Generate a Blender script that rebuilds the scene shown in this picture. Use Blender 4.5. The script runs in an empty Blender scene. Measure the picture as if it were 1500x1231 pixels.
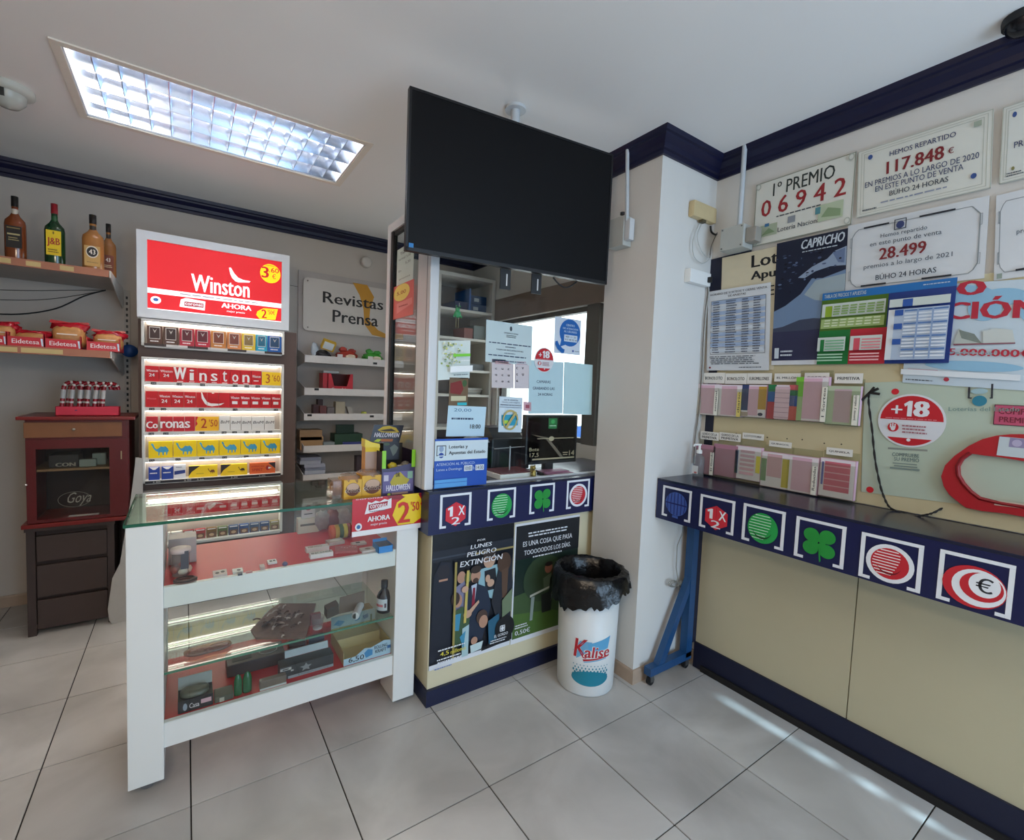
import bpy, math, random
from mathutils import Vector, Matrix
from mathutils.geometry import tessellate_polygon
SC = bpy.context.scene
COL = SC.collection
random.seed(7)
PI = math.pi

# ------------------------------------------------------------ camera
IMG_W, IMG_H = 1500, 1231
F_PX, CX, CY = 683.8, 726.55, 611.78
PITCH, ROLL, YAW = -0.0607, 0.0388, 0.5882
CAM = Vector((0, 0, 1.44))
_fw = Vector((math.sin(YAW)*math.cos(PITCH), math.cos(YAW)*math.cos(PITCH), math.sin(PITCH)))
_r0 = Vector((math.cos(YAW), -math.sin(YAW), 0))
_u0 = _r0.cross(_fw)
_rt = _r0*math.cos(ROLL) + _u0*math.sin(ROLL)
_up = -_r0*math.sin(ROLL) + _u0*math.cos(ROLL)
cd = bpy.data.cameras.new('camera')
cam = bpy.data.objects.new('camera', cd)
COL.objects.link(cam)
cd.sensor_width = 36
cd.lens = F_PX/IMG_W*36
cd.shift_x = (IMG_W/2-CX)/IMG_W
cd.shift_y = (CY-IMG_H/2)/IMG_W
cd.clip_start = 0.02
M3 = Matrix((_rt, _up, -_fw)).transposed()
cam.matrix_world = Matrix.Translation(CAM) @ M3.to_4x4()
SC.camera = cam

# ------------------------------------------------------------ world, lights, exposure
SC.view_settings.view_transform = 'Standard'
SC.view_settings.look = 'None'
SC.view_settings.gamma = 1
SC.view_settings.use_curve_mapping = False
SC.view_settings.exposure = 0.0
W = bpy.data.worlds.new('world'); SC.world = W
W.use_nodes = True
nt = W.node_tree; nt.nodes.clear()
wo = nt.nodes.new('ShaderNodeOutputWorld'); bg = nt.nodes.new('ShaderNodeBackground')
tc = nt.nodes.new('ShaderNodeTexCoord'); sp = nt.nodes.new('ShaderNodeSeparateXYZ')
rp = nt.nodes.new('ShaderNodeValToRGB')
rp.color_ramp.elements[0].position = 0.0; rp.color_ramp.elements[0].color = (.6, .63, .66, 1)
rp.color_ramp.elements[1].position = 0.55; rp.color_ramp.elements[1].color = (.80, .90, 1.0, 1)
nt.links.new(tc.outputs['Generated'], sp.inputs[0]); nt.links.new(sp.outputs['Z'], rp.inputs[0])
nt.links.new(rp.outputs[0], bg.inputs[0]); bg.inputs[1].default_value = 4.5
nt.links.new(bg.outputs[0], wo.inputs[0])

def area(name, loc, rot, sx, sy, power, color):
    d = bpy.data.lights.new(name, 'AREA'); d.shape = 'RECTANGLE'; d.size = sx; d.size_y = sy
    d.energy = power; d.color = color
    o = bpy.data.objects.new(name, d); COL.objects.link(o); o.location = loc; o.rotation_euler = rot
    return o
# daylight entering through the glazed shop front behind the camera
area('shopfront_daylight', (1.35, -1.93, 1.2), (math.radians(90), 0, 0), 1.7, 2.1, 62, (.50, .73, 1.0))
# warm fill light added under the ceiling behind the camera
area('rear_warm_fill', (0.0, -0.7, 2.63), (0, 0, 0), 1.2, .6, 9, (1.0, .87, .70))
# warm fill added left of and behind the camera to brighten the ceiling
_g = bpy.data.lights.new('left_warm_fill', 'POINT'); _g.energy = 32; _g.color = (1.0, .83, .63); _g.shadow_soft_size = .12
_go = bpy.data.objects.new('left_warm_fill', _g); COL.objects.link(_go); _go.location = (-.5, -.1, 1.95)

# low sun added to draw the floor streaks through slots put in the unseen wall
_s = bpy.data.lights.new('sun', 'SUN'); _s.energy = 8.0; _s.color = (.55, .82, 1.0); _s.angle = math.radians(.95)
_so = bpy.data.objects.new('sun', _s); COL.objects.link(_so); _so.rotation_euler = (math.radians(55), 0, 0); _so.location = (2.1, -4, 4)

# ------------------------------------------------------------ pixel -> point on a real plane of the room
def at(px, py, ax, val):
    d = _fw*F_PX + _rt*(px-CX) - _up*(py-CY)
    k = 'xyz'.index(ax)
    return CAM + d*((val-CAM[k])/d[k])
def view(x0, y0, x1, y1, w):
    s = (x1-x0)/w
    return lambda a, b: (x0+a*s, y0+b*s)
RAW = lambda a, b: (a, b)

# ------------------------------------------------------------ materials
def lin(c):
    if isinstance(c, str):
        c = [int(c[i:i+2], 16) for i in (0, 2, 4)]
    return tuple((v/255/12.92) if v/255 <= .04045 else ((v/255+.055)/1.055)**2.4 for v in c)
MATS = {}
def mat(c, rough=.5, metal=0, emit=0, noise=.05, scale=30, bump=0, spec=.5, coat=0):
    key = (str(c), rough, metal, emit, noise, scale, bump, spec, coat)
    if key in MATS: return MATS[key]
    m = bpy.data.materials.new('paint_%d' % len(MATS)); m.use_nodes = True
    n = m.node_tree; b = n.nodes['Principled BSDF']
    col = lin(c)
    b.inputs['Roughness'].default_value = rough; b.inputs['Metallic'].default_value = metal
    b.inputs['Specular IOR Level'].default_value = spec
    if coat: b.inputs['Coat Weight'].default_value = coat
    t = n.nodes.new('ShaderNodeTexCoord'); no = n.nodes.new('ShaderNodeTexNoise')
    no.inputs['Scale'].default_value = scale; no.inputs['Detail'].default_value = 3
    n.links.new(t.outputs['Object'], no.inputs['Vector'])
    mx = n.nodes.new('ShaderNodeMix'); mx.data_type = 'RGBA'
    mx.inputs[6].default_value = (*[max(0, v*(1-noise)) for v in col], 1)
    mx.inputs[7].default_value = (*[min(1, v*(1+noise)) for v in col], 1)
    n.links.new(no.outputs['Fac'], mx.inputs[0]); n.links.new(mx.outputs[2], b.inputs['Base Color'])
    if emit:
        n.links.new(mx.outputs[2], b.inputs['Emission Color']); b.inputs['Emission Strength'].default_value = emit
    if bump:
        bp = n.nodes.new('ShaderNodeBump'); bp.inputs['Strength'].default_value = bump
        bp.inputs['Distance'].default_value = .003
        n.links.new(no.outputs['Fac'], bp.inputs['Height']); n.links.new(bp.outputs[0], b.inputs['Normal'])
    MATS[key] = m
    return m
def glass(tint='fbfdfc', ior=1.45, rough=0.0, haze=0.0):
    key = ('glass', tint, ior, rough, haze)
    if key in MATS: return MATS[key]
    m = bpy.data.materials.new('clear_%d' % len(MATS)); m.use_nodes = True
    n = m.node_tree; n.nodes.clear()
    o = n.nodes.new('ShaderNodeOutputMaterial'); mx = n.nodes.new('ShaderNodeMixShader')
    tr = n.nodes.new('ShaderNodeBsdfTransparent'); gl = n.nodes.new('ShaderNodeBsdfGlossy')
    fr = n.nodes.new('ShaderNodeFresnel'); ge = n.nodes.new('ShaderNodeNewGeometry'); mi_ = n.nodes.new('ShaderNodeMix'); mi_.inputs[2].default_value = ior; mi_.inputs[3].default_value = 1/ior
    n.links.new(ge.outputs['Backfacing'], mi_.inputs[0]); n.links.new(mi_.outputs[0], fr.inputs['IOR'])
    tr.inputs[0].default_value = (*lin(tint), 1); gl.inputs['Roughness'].default_value = rough
    src = tr.outputs[0]
    if haze:
        df = n.nodes.new('ShaderNodeBsdfDiffuse'); df.inputs[0].default_value = (.8, .8, .8, 1)
        nz = n.nodes.new('ShaderNodeTexNoise'); nz.inputs['Scale'].default_value = 60
        mm = n.nodes.new('ShaderNodeMath'); mm.operation = 'MULTIPLY'; mm.inputs[1].default_value = haze*2
        n.links.new(nz.outputs[0], mm.inputs[0])
        m2 = n.nodes.new('ShaderNodeMixShader'); n.links.new(mm.outputs[0], m2.inputs[0])
        n.links.new(tr.outputs[0], m2.inputs[1]); n.links.new(df.outputs[0], m2.inputs[2]); src = m2.outputs[0]
    n.links.new(fr.outputs[0], mx.inputs[0]); n.links.new(src, mx.inputs[1]); n.links.new(gl.outputs[0], mx.inputs[2])
    n.links.new(mx.outputs[0], o.inputs[0])
    MATS[key] = m
    return m
GLASS = glass(ior=1.36)
def P(c, r=.55, **k): return mat(c, r, noise=.02, **k)

# ------------------------------------------------------------ text shapes
_TX = {}
def text_geo(s, bold):
    k = (s, bold)
    if k not in _TX:
        cu = bpy.data.curves.new('t', 'FONT'); cu.body = s; cu.resolution_u = 2; cu.offset = bold
        o = bpy.data.objects.new('t', cu)
        me = bpy.data.meshes.new_from_object(o)
        vs = [(v.co.x, v.co.y) for v in me.vertices]; fs = [tuple(p.vertices) for p in me.polygons]
        bpy.data.objects.remove(o); bpy.data.meshes.remove(me); bpy.data.curves.remove(cu)
        if not vs: vs = [(0, 0)]
        x0 = min(v[0] for v in vs); x1 = max(v[0] for v in vs); y0 = min(v[1] for v in vs); y1 = max(v[1] for v in vs)
        _TX[k] = ([((v[0]-x0)/max(1e-6, x1-x0), (v[1]-y0)/max(1e-6, y1-y0)) for v in vs], fs)
    return _TX[k]

# ------------------------------------------------------------ mesh builder
class MB:
    def __init__(s): s.v = []; s.f = []; s.m = []; s.mats = []; s.sm = []
    def mi(s, m):
        if m not in s.mats: s.mats.append(m)
        return s.mats.index(m)
    def add(s, vs, fs, m, smooth=False):
        n = len(s.v); i = s.mi(m)
        s.v += [tuple(v) for v in vs]
        for f in fs: s.f.append([a+n for a in f]); s.m.append(i); s.sm.append(smooth)
        return s
    def box(s, x0, y0, z0, x1, y1, z1, m):
        vs = [(x, y, z) for x in (x0, x1) for y in (y0, y1) for z in (z0, z1)]
        return s.add(vs, [(0, 1, 3, 2), (4, 6, 7, 5), (0, 4, 5, 1), (2, 3, 7, 6), (0, 2, 6, 4), (1, 5, 7, 3)], m)
    def bbox(s, x0, y0, z0, x1, y1, z1, m, b=.004):
        # box with chamfered edges
        import bmesh
        bm = bmesh.new()
        bmesh.ops.create_cube(bm, size=1)
        for v in bm.verts:
            v.co = Vector(((x0+x1)/2+v.co.x*(x1-x0), (y0+y1)/2+v.co.y*(y1-y0), (z0+z1)/2+v.co.z*(z1-z0)))
        bmesh.ops.bevel(bm, geom=list(bm.edges), offset=b, segments=2, profile=.7, affect='EDGES')
        s.add([tuple(v.co) for v in bm.verts], [[v.index for v in f.verts] for f in bm.faces], m)
        bm.free(); return s
    def obox(s, O, U, V, N, m):
        O, U, V, N = map(Vector, (O, U, V, N))
        vs = [O+U*a+V*b+N*c for a in (0, 1) for b in (0, 1) for c in (0, 1)]
        return s.add(vs, [(0, 1, 3, 2), (4, 6, 7, 5), (0, 4, 5, 1), (2, 3, 7, 6), (0, 2, 6, 4), (1, 5, 7, 3)], m)
    def prism(s, pts, N, m, side=None):
        # closed extrusion of a planar polygon (3-d points) along N
        pts = [Vector(p) for p in pts]; N = Vector(N); n = len(pts)
        tri = tessellate_polygon([pts])
        vs = pts+[p+N for p in pts]
        s.add(vs, [tuple(t) for t in tri]+[tuple(a+n for a in reversed(t)) for t in tri], m)
        return s.add(vs, [(i, (i+1) % n, (i+1) % n+n, i+n) for i in range(n)], side or m)
    def lathe(s, prof, c, m, n=24, ax='z', smooth=True, sx=1, sy=1, caps=True):
        # prof: list of (radius, height)
        c = Vector(c); vs = []; fs = []
        for r, h in prof:
            for k in range(n):
                a = 2*PI*k/n; x = r*math.cos(a)*sx; y = r*math.sin(a)*sy
                vs.append(c+(Vector((x, y, h)) if ax == 'z' else Vector((x, h, y)) if ax == 'y' else Vector((h, x, y))))
        for j in range(len(prof)-1):
            for k in range(n):
                fs.append((j*n+k, j*n+(k+1) % n, (j+1)*n+(k+1) % n, (j+1)*n+k))
        s.add(vs, fs, m, smooth)
        if caps:
            if prof[0][0] > 1e-5: s.add(vs[:n], [tuple(range(n))], m)
            if prof[-1][0] > 1e-5: s.add(vs[-n:], [tuple(range(n))], m)
        return s
    def tube(s, pts, r, m, n=8, closed=False):
        pts = [Vector(p) for p in pts]; vs = []; L = len(pts)
        rs = r if isinstance(r, (list, tuple)) else [r]*L
        up = None
        for i, p in enumerate(pts):
            a = pts[i-1] if (i or closed) else p; b = pts[(i+1) % L] if (i < L-1 or closed) else p
            t = (b-a)
            if t.length < 1e-9: t = Vector((0, 0, 1))
            t.normalize()
            if up is None: up = Vector((0, 0, 1)) if abs(t.z) < .9 else Vector((1, 0, 0))
            u = up-t*up.dot(t)
            if u.length < 1e-5: u = t.orthogonal()
            u.normalize(); w = t.cross(u); up = u
            for k in range(n):
                q = 2*PI*k/n; vs.append(p+(u*math.cos(q)+w*math.sin(q))*rs[i])
        fs = []
        for i in range(L if closed else L-1):
            j = (i+1) % L
            for k in range(n): fs.append((i*n+k, i*n+(k+1) % n, j*n+(k+1) % n, j*n+k))
        s.add(vs, fs, m, True)
        if not closed: s.add(vs[:n]+vs[-n:], [tuple(range(n)), tuple(range(n, 2*n))], m)
        return s
    def blob(s, c, r, m, n=14, k=9, wob=0, seed=0, pw=1.0):
        # lumpy superellipsoid
        rnd = random.Random(seed); c = Vector(c); vs = []; fs = []
        sg = lambda x: math.copysign(abs(x)**pw, x)
        for j in range(k+1):
            th = PI*j/k
            for i in range(n):
                ph = 2*PI*i/n; w = 1+wob*(rnd.random()-.5)*2
                if j in (0, k): w = 1
                vs.append(c+Vector((r[0]*sg(math.sin(th))*sg(math.cos(ph))*w, r[1]*sg(math.sin(th))*sg(math.sin(ph))*w, r[2]*sg(math.cos(th))*w)))
        for j in range(k):
            for i in range(n): fs.append((j*n+i, j*n+(i+1) % n, (j+1)*n+(i+1) % n, (j+1)*n+i))
        return s.add(vs, fs, m, True)
    def fr(s, O, U, V, items, e0=.0006, W_=1, H_=1):
        """flat print in the frame O + u*U + v*V (u right, v down), floating e0 off the sheet"""
        O, U, V = map(Vector, (O, U, V)); N = V.cross(U).normalized()
        if N.dot(CAM-O) < 0: N = -N
        e = e0
        asp = U.length/V.length
        pt = lambda u, v: O+U*u+V*v+N*e
        for it in items:
            k = it[0]
            if k == 'R':
                _, u0, v0, u1, v1, c = it[:6]
                s.add([pt(u0, v0), pt(u1, v0), pt(u1, v1), pt(u0, v1)], [(0, 3, 2, 1)], c)
            elif k == 'P':
                pp = [Vector((a, -b, 0)) for a, b in it[1]]
                s.add([pt(a, b) for a, b in it[1]], [tuple(t) for t in tessellate_polygon([pp])], it[2])
            elif k in ('D', 'E'):   # disc: cu, cv, r (in v units), colour ; E: ru, rv
                if k == 'D': _, cu, cv, r, c = it[:5]; ru, rv = r/asp, r
                else: _, cu, cv, ru, rv, c = it[:6]
                n = 28
                s.add([pt(cu+ru*math.cos(2*PI*i/n), cv+rv*math.sin(2*PI*i/n)) for i in range(n)], [tuple(range(n))], c)
            elif k == 'T':
                _, tx, u0, v0, u1, v1, c = it[:7]; bd = it[7] if len(it) > 7 else .0; sl = it[8] if len(it) > 8 else 0
                vs, fs = text_geo(tx, 0); dl = max(0, bd-.004)*1.3/max(1, len(tx))
                for sh in ((0,) if not dl else (-dl, 0, dl)):
                    s.add([pt(u0+(u1-u0)*(a+sh)+sl*(v1-v0)*b/asp, v1+(v0-v1)*b) for a, b in vs], fs, c)
                    e += .00004
            elif k == 'L':   # rows of word-like dashes
                _, u0, v0, u1, v1, n, c = it[:7]; rnd = random.Random(int(u0*991+v0*77+n))
                vs = []; fs = []
                dh = (v1-v0)/n
                for i in range(n):
                    u = u0+(u1-u0)*rnd.random()*.05; ue = u1-(u1-u0)*rnd.random()*.18
                    while u < ue:
                        w = (u1-u0)*rnd.uniform(.03, .13); b = len(vs); uu = min(ue, u+w)
                        vs += [pt(u, v0+dh*(i+.25)), pt(uu, v0+dh*(i+.25)), pt(uu, v0+dh*(i+.7)), pt(u, v0+dh*(i+.7))]
                        fs.append((b, b+1, b+2, b+3)); u = uu+(u1-u0)*.02
                s.add(vs, fs, c)
            elif k == 'O':   # outline rect, line width w in v units
                _, u0, v0, u1, v1, w, c = it[:7]; wu = w/asp
                for q in ((u0, v0, u1, v0+w), (u0, v1-w, u1, v1), (u0, v0, u0+wu, v1), (u1-wu, v0, u1, v1)):
                    s.add([pt(q[0], q[1]), pt(q[2], q[1]), pt(q[2], q[3]), pt(q[0], q[3])], [(0, 1, 2, 3)], c)
            e += .00035
        return s
    def build(s, name, parent=None, loc=None, label=None, cat=None, group=None, kind=None, bevel=0):
        if loc is None:
            if parent is not None: loc = Vector((0, 0, 0))
            else:
                xs = [v[0] for v in s.v]; ys = [v[1] for v in s.v]; zs = [v[2] for v in s.v]
                loc = Vector(((min(xs)+max(xs))/2, (min(ys)+max(ys))/2, min(zs)))
        base = Vector(loc)
        wl = WL.get(parent.name, Vector()) if parent is not None else Vector()
        if parent is not None: base = wl.copy()
        me = bpy.data.meshes.new(name)
        me.from_pydata([(v[0]-base.x, v[1]-base.y, v[2]-base.z) for v in s.v], [], s.f)
        for m in s.mats: me.materials.append(m)
        me.polygons.foreach_set('material_index', s.m); me.polygons.foreach_set('use_smooth', s.sm)
        me.update()
        o = bpy.data.objects.new(name, me); COL.objects.link(o)
        if parent is not None: o.parent = parent; WL[o.name] = wl.copy()
        else: o.location = base; WL[o.name] = base
        tag(o, label, cat, group, kind)
        return o
WL = {}
def tag(o, label=None, cat=None, group=None, kind=None):
    if label: o['label'] = label
    if cat: o['category'] = cat
    if group: o['group'] = group
    if kind: o['kind'] = kind
def thing(name, label, cat, loc, group=None):
    o = bpy.data.objects.new(name, None); o.empty_display_size = .05; COL.objects.link(o); o.location = loc
    tag(o, label, cat, group); WL[o.name] = Vector(loc); return o
def struct(name, mb, parent=None, kind='structure'):
    return mb.build(name, parent, kind=None if parent is not None else kind, loc=None if parent is not None else Vector((0, 0, 0)))

# ------------------------------------------------------------ printed sheets
class Sheet:
    """a flat sheet / board lying on the plane ax=val; corners measured in the photo and projected on that plane"""
    def __init__(s, V, ax, val, q, bg, th=.0015, back=None, rect=False):
        s.view = V; s.ax = ax; s.val = val
        TL, TR, BR, BL = [at(*V(*c), ax, val) for c in q]
        s.U = ((TR-TL)+(BR-BL))/2; s.V = ((BL-TL)+(BR-TR))/2
        c = (TL+TR+BR+BL)/4
        if rect:   # true rectangle with level edges
            z = s.V.z; h = Vector((s.U.x, s.U.y, 0)); s.U = h; s.V = Vector((0, 0, z))
        s.O = c-s.U/2-s.V/2
        N = s.V.cross(s.U).normalized()
        if N.dot(CAM-c) < 0: N = -N
        s.N = N; s.items = []; s.bg = bg
        s.mb = MB(); s.mb.obox(s.O-N*th, s.U, s.V, N*th, bg)
    def uv(s, a, b):
        p = at(*s.view(a, b), s.ax, s.val)-s.O
        uu, uv_, vv = s.U.dot(s.U), s.U.dot(s.V), s.V.dot(s.V)
        d = uu*vv-uv_*uv_; pu, pv = p.dot(s.U), p.dot(s.V)
        return ((pu*vv-pv*uv_)/d, (pv*uu-pu*uv_)/d)
    def R(s, a, b, c, d, col): s.items.append(('R', *s.uv(a, b), *s.uv(c, d), col)); return s
    def Q(s, pts, col): s.items.append(('P', [s.uv(*p) for p in pts], col)); return s
    def D(s, a, b, r, col, fx=1):
        u, v = s.uv(a, b); rv = abs(s.uv(a, b+r)[1]-v); asp = s.U.length/s.V.length
        s.items.append(('E', u, v, rv/asp*fx, rv, col)); return s
    def T(s, tx, a, b, c, d, h, col, bold=.01, sl=0):
        """text: baseline from (a,b) to (c,d), letter height h (view px)"""
        u0, v0 = s.uv(a, b); u1, v1 = s.uv(c, d); ht = v0-s.uv(a, b-h)[1]; v = (v0+v1)/2
        ht2 = ht
        s.items.append(('T', tx, u0, v-ht2, u1, v, col, bold, sl)); return s
    def add(s, *it): s.items += it; return s
    def build(s, name, label=None, cat=None, group=None, parent=None):
        s.mb.fr(s.O, s.U, s.V, s.items)
        return s.mb.build(name, parent, label=label, cat=cat, group=group)

WHITE = P('e9e9e6'); BLACK = P('141416'); RED = P('d01c2a'); NAVY = P('16195a', .35); YEL = P('f5d21c'); GREEN = P('1f9a46')
PAPER = P('e4e8e6'); INK = P('2a2c34'); BLUE = P('1a63b4')

# ============================================================ SETTING
YB, XR, ZC = 3.93, 2.30, 2.655          # back wall, right wall, ceiling
XL, YF = -1.03, -2.0
def marble():
    m = bpy.data.materials.new('floor_tile_glaze'); m.use_nodes = True; n = m.node_tree; b = n.nodes['Principled BSDF']
    g = n.nodes.new('ShaderNodeNewGeometry'); a = n.nodes.new('ShaderNodeTexNoise'); a.inputs['Scale'].default_value = 2.6; a.inputs['Detail'].default_value = 7; a.inputs['Distortion'].default_value = .6
    r = n.nodes.new('ShaderNodeValToRGB'); r.color_ramp.elements[0].position = .3; r.color_ramp.elements[0].color = (*lin('a8a5a1'), 1)
    r.color_ramp.elements[1].position = .72; r.color_ramp.elements[1].color = (*lin('cdcac6'), 1)
    oi = n.nodes.new('ShaderNodeObjectInfo'); hs = n.nodes.new('ShaderNodeHueSaturation'); mr = n.nodes.new('ShaderNodeMapRange')
    mr.inputs[3].default_value = .93; mr.inputs[4].default_value = 1.07
    n.links.new(oi.outputs['Random'], mr.inputs[0]); n.links.new(mr.outputs[0], hs.inputs['Value'])
    n.links.new(g.outputs['Position'], a.inputs['Vector']); n.links.new(a.outputs['Fac'], r.inputs[0]); n.links.new(r.outputs[0], hs.inputs['Color'])
    n.links.new(hs.outputs[0], b.inputs['Base Color']); b.inputs['Roughness'].default_value = .33
    bp = n.nodes.new('ShaderNodeBump'); bp.inputs['Strength'].default_value = .12; bp.inputs['Distance'].default_value = .002
    a2 = n.nodes.new('ShaderNodeTexNoise'); a2.inputs['Scale'].default_value = 14; n.links.new(g.outputs['Position'], a2.inputs['Vector'])
    n.links.new(a2.outputs['Fac'], bp.inputs['Height']); n.links.new(bp.outputs[0], b.inputs['Normal'])
    return m
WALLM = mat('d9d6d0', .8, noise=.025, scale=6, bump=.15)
CEILM = mat('f1efec', .85, noise=.015, scale=3, bump=.1)
GROUT = mat('2b2724', .9, scale=40)
CROWN = mat('070a30', .45, noise=.1)
SKIRT = mat('b09a86', .4, noise=.15, scale=12)

fl = struct('floor', MB().box(XL-.1, YF-.1, -.12, XR+.15, YB+.1, -.004, GROUT))
TS, TX, TY = .4516, .4654, 1.777
bm_t = MB().bbox(.0022, .0022, -.02, TS-.0022, TS-.0022, 0, marble(), .002)
tile0 = None
i0, i1 = math.floor((XL-TX)/TS), math.ceil((XR-TX)/TS)
j0, j1 = math.floor((YF-TY)/TS), math.ceil((YB-TY)/TS)
for i in range(i0, i1):
    for j in range(j0, j1):
        if tile0 is None:
            o = tile0 = bm_t.build('floor_tile', fl)
        else:
            o = tile0.copy(); COL.objects.link(o)
        o.location = (TX+i*TS, TY+j*TS, 0)
# walls
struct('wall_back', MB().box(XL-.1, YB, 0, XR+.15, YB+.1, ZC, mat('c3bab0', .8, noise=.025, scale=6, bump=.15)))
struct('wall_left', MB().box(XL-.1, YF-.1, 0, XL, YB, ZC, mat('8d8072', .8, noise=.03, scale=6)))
WY = [(1.83, 2.25), (2.37, 3.45)]; WZ0, WZ1 = 1.08, 2.04
w = MB()
w.box(XR, YF-.1, 0, XR+.15, WY[0][0], ZC, WALLM).box(XR, WY[1][1], 0, XR+.15, YB, ZC, WALLM)
w.box(XR, WY[0][0], 0, XR+.15, WY[1][1], WZ0, WALLM).box(XR, WY[0][0], WZ1, XR+.15, WY[1][1], ZC, WALLM)
w.box(XR, WY[0][1], WZ0, XR+.15, WY[1][0], WZ1, mat('55504a', .5))
struct('wall_right', w)
w = MB(); w.box(XL, YF-.1, 0, .45, YF, ZC, WALLM).box(2.215, YF-.1, 0, XR, YF, ZC, WALLM).box(.45, YF-.1, 2.3, 2.215, YF, ZC, WALLM)
SLM = mat('9a9c9e', .5)
w.box(2.07, YF-.005, 0, 2.13, YF, 2.3, SLM).box(2.16, YF-.005, 0, 2.215, YF, 2.3, SLM)
zs_ = [0]+[v for a, b in ((.24, .34), (.38, .48), (.54, .63), (.70, .82), (.85, 1.17)) for v in ((a+2)*.7, (b+2)*.7)]+[2.3]  # slots shaped so that the added sun lands as streaks on the floor
for k in range(0, len(zs_), 2): w.box(2.13, YF-.005, zs_[k], 2.16, YF, zs_[k+1], SLM)
struct('wall_front', w)
struct('window_3', MB().box(.45, YF-.06, 0, 2.07, YF-.04, 2.3, mat('cfd6dc', .5)).box(.45, YF-.04, 0, .5, YF, 2.3, SLM).box(2.02, YF-.04, 0, 2.07, YF, 2.3, SLM))  # unseen opaque panel added to keep the sun out of the opening
PX, PY0, PY1 = 1.855, 1.465, 1.79
struct('wall_pillar', MB().box(PX, PY0, 0, XR, PY1, ZC, WALLM))
# ceiling with the recess of the light fitting
LX0, LX1, LY0, LY1 = -.385, .765, 2.435, 3.0
c = MB()
for b in ((XL-.1, YF-.1, LX0, YB+.1), (LX1, YF-.1, XR+.15, YB+.1), (LX0, YF-.1, LX1, LY0), (LX0, LY1, LX1, YB+.1)):
    c.box(b[0], b[1], ZC, b[2], b[3], ZC+.2, CEILM)
struct('ceiling', c)
# windows of the booth
DARKF = mat('3d3a36', .45)
for k, (a, b) in enumerate(WY):
    f = MB(); t = .035
    for q in ((a, WZ0, a+t, WZ1), (b-t, WZ0, b, WZ1), (a, WZ0, b, WZ0+t), (a, WZ1-t, b, WZ1)):
        f.box(XR+.03, q[0], q[1], XR+.08, q[2], q[3], DARKF)
    wf = struct('window_%d' % (k+1), f)
    MB().box(XR+.05, a+t, WZ0+t, XR+.056, b-t, WZ1-t, GLASS).build('pane', wf)
hb = MB().box(XR-.02, 1.80, WZ1, XR, 3.5, 2.225, mat('7d6a5c', .5, noise=.15, scale=5))
struct('trim_2', hb)
# crown moulding swept along the walls
def sweep(path, prof, m):
    """path: (x,y) polyline with the room on its right-hand side; prof: (distance from wall, z)"""
    n = len(path); mb = MB(); vs = []; K = len(prof)
    for i, p in enumerate(path):
        p = Vector(p); d0 = (p-Vector(path[i-1])).normalized() if i else None
        d1 = (Vector(path[i+1])-p).normalized() if i < n-1 else None
        n0 = Vector((d0.y, -d0.x)) if d0 else None; n1 = Vector((d1.y, -d1.x)) if d1 else None
        if n0 is None: q = n1
        elif n1 is None: q = n0
        else: q = (n0+n1)/(1+n0.dot(n1))
        for d, z in prof: vs.append((p.x+q.x*d, p.y+q.y*d, z))
    fs = [(i*K+k, (i+1)*K+k, (i+1)*K+(k+1) % K, i*K+(k+1) % K) for i in range(n-1) for k in range(K)]
    fs += [tuple(range(K)), tuple(range((n-1)*K, n*K))]
    return mb.add(vs, fs, m)
CP = [(0, 2.56), (.012, 2.56), (.014, 2.578), (.024, 2.582), (.03, 2.602), (.05, 2.622), (.052, 2.632), (.062, 2.636), (.068, 2.655), (0, 2.655)]
struct('trim_1', sweep([(XL, YF), (XL, YB), (XR, YB), (XR, PY1), (PX, PY1), (PX, PY0), (XR, PY0), (XR, YF)], CP, CROWN))
SK = [(0, 0), (.012, 0), (.012, .062), (.009, .07), (0, .07)]
struct('baseboard_pillar', sweep([(XR, PY1), (PX, PY1), (PX, PY0), (XR, PY0), (XR, 1.395)], SK, SKIRT))
struct('baseboard_back', sweep([(XL, YB), (XR, YB)], SK, SKIRT))
struct('baseboard_left', sweep([(XL, YF), (XL, YB)], SK, SKIRT))

# ============================================================ RECESSED LIGHT
ALU = mat('b4c4dc', .22, metal=.9, noise=.02)  # bluish tint puts the reflected daylight into the metal colour
lt = thing('ceiling_light', 'long recessed fluorescent ceiling light with silver louvre grid over the cigarette display', 'light', ((LX0+LX1)/2, (LY0+LY1)/2, ZC))
f = MB(); fw_ = .03
for q in ((LX0-fw_, LY0-fw_, LX1+fw_, LY0), (LX0-fw_, LY1, LX1+fw_, LY1+fw_), (LX0-fw_, LY0, LX0, LY1), (LX1, LY0, LX1+fw_, LY1)):
    f.box(q[0], q[1], ZC-.006, q[2], q[3], ZC, mat('ece4d8', .5))
f.build('frame', lt)
h = MB(); hm = mat('e8eef4', .4)
h.box(LX0, LY0, ZC+.14, LX1, LY1, ZC+.15, hm)
for q in ((LX0, LY0, LX1, LY0+.006), (LX0, LY1-.006, LX1, LY1), (LX0, LY0, LX0+.006, LY1), (LX1-.006, LY0, LX1, LY1)): h.box(q[0], q[1], ZC, q[2], q[3], ZC+.15, hm)
h.build('housing', lt)
TUBE = mat('ffeedb', .5, emit=27, noise=0)
cw = (LY1-LY0)/4
for k in range(4):
    y = LY0+cw*(k+.5)
    MB().tube([(LX0+.03, y, ZC+.1), (LX1-.03, y, ZC+.1)], .014, TUBE, 12).build('fluorescent_tube', lt)
for k in range(5):   # lengthwise rails: curved mirror profile
    y = LY0+cw*k; r_ = MB(); y = min(max(y, LY0+.008), LY1-.008)
    r_.prism([(LX0, y-.002, ZC+.004), (LX0, y+.002, ZC+.004), (LX0, y+.02, ZC+.06), (LX0, y-.02, ZC+.06)], (LX1-LX0, 0, 0), ALU)
    r_.build('louvre_rail', lt)
bl0 = None
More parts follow.
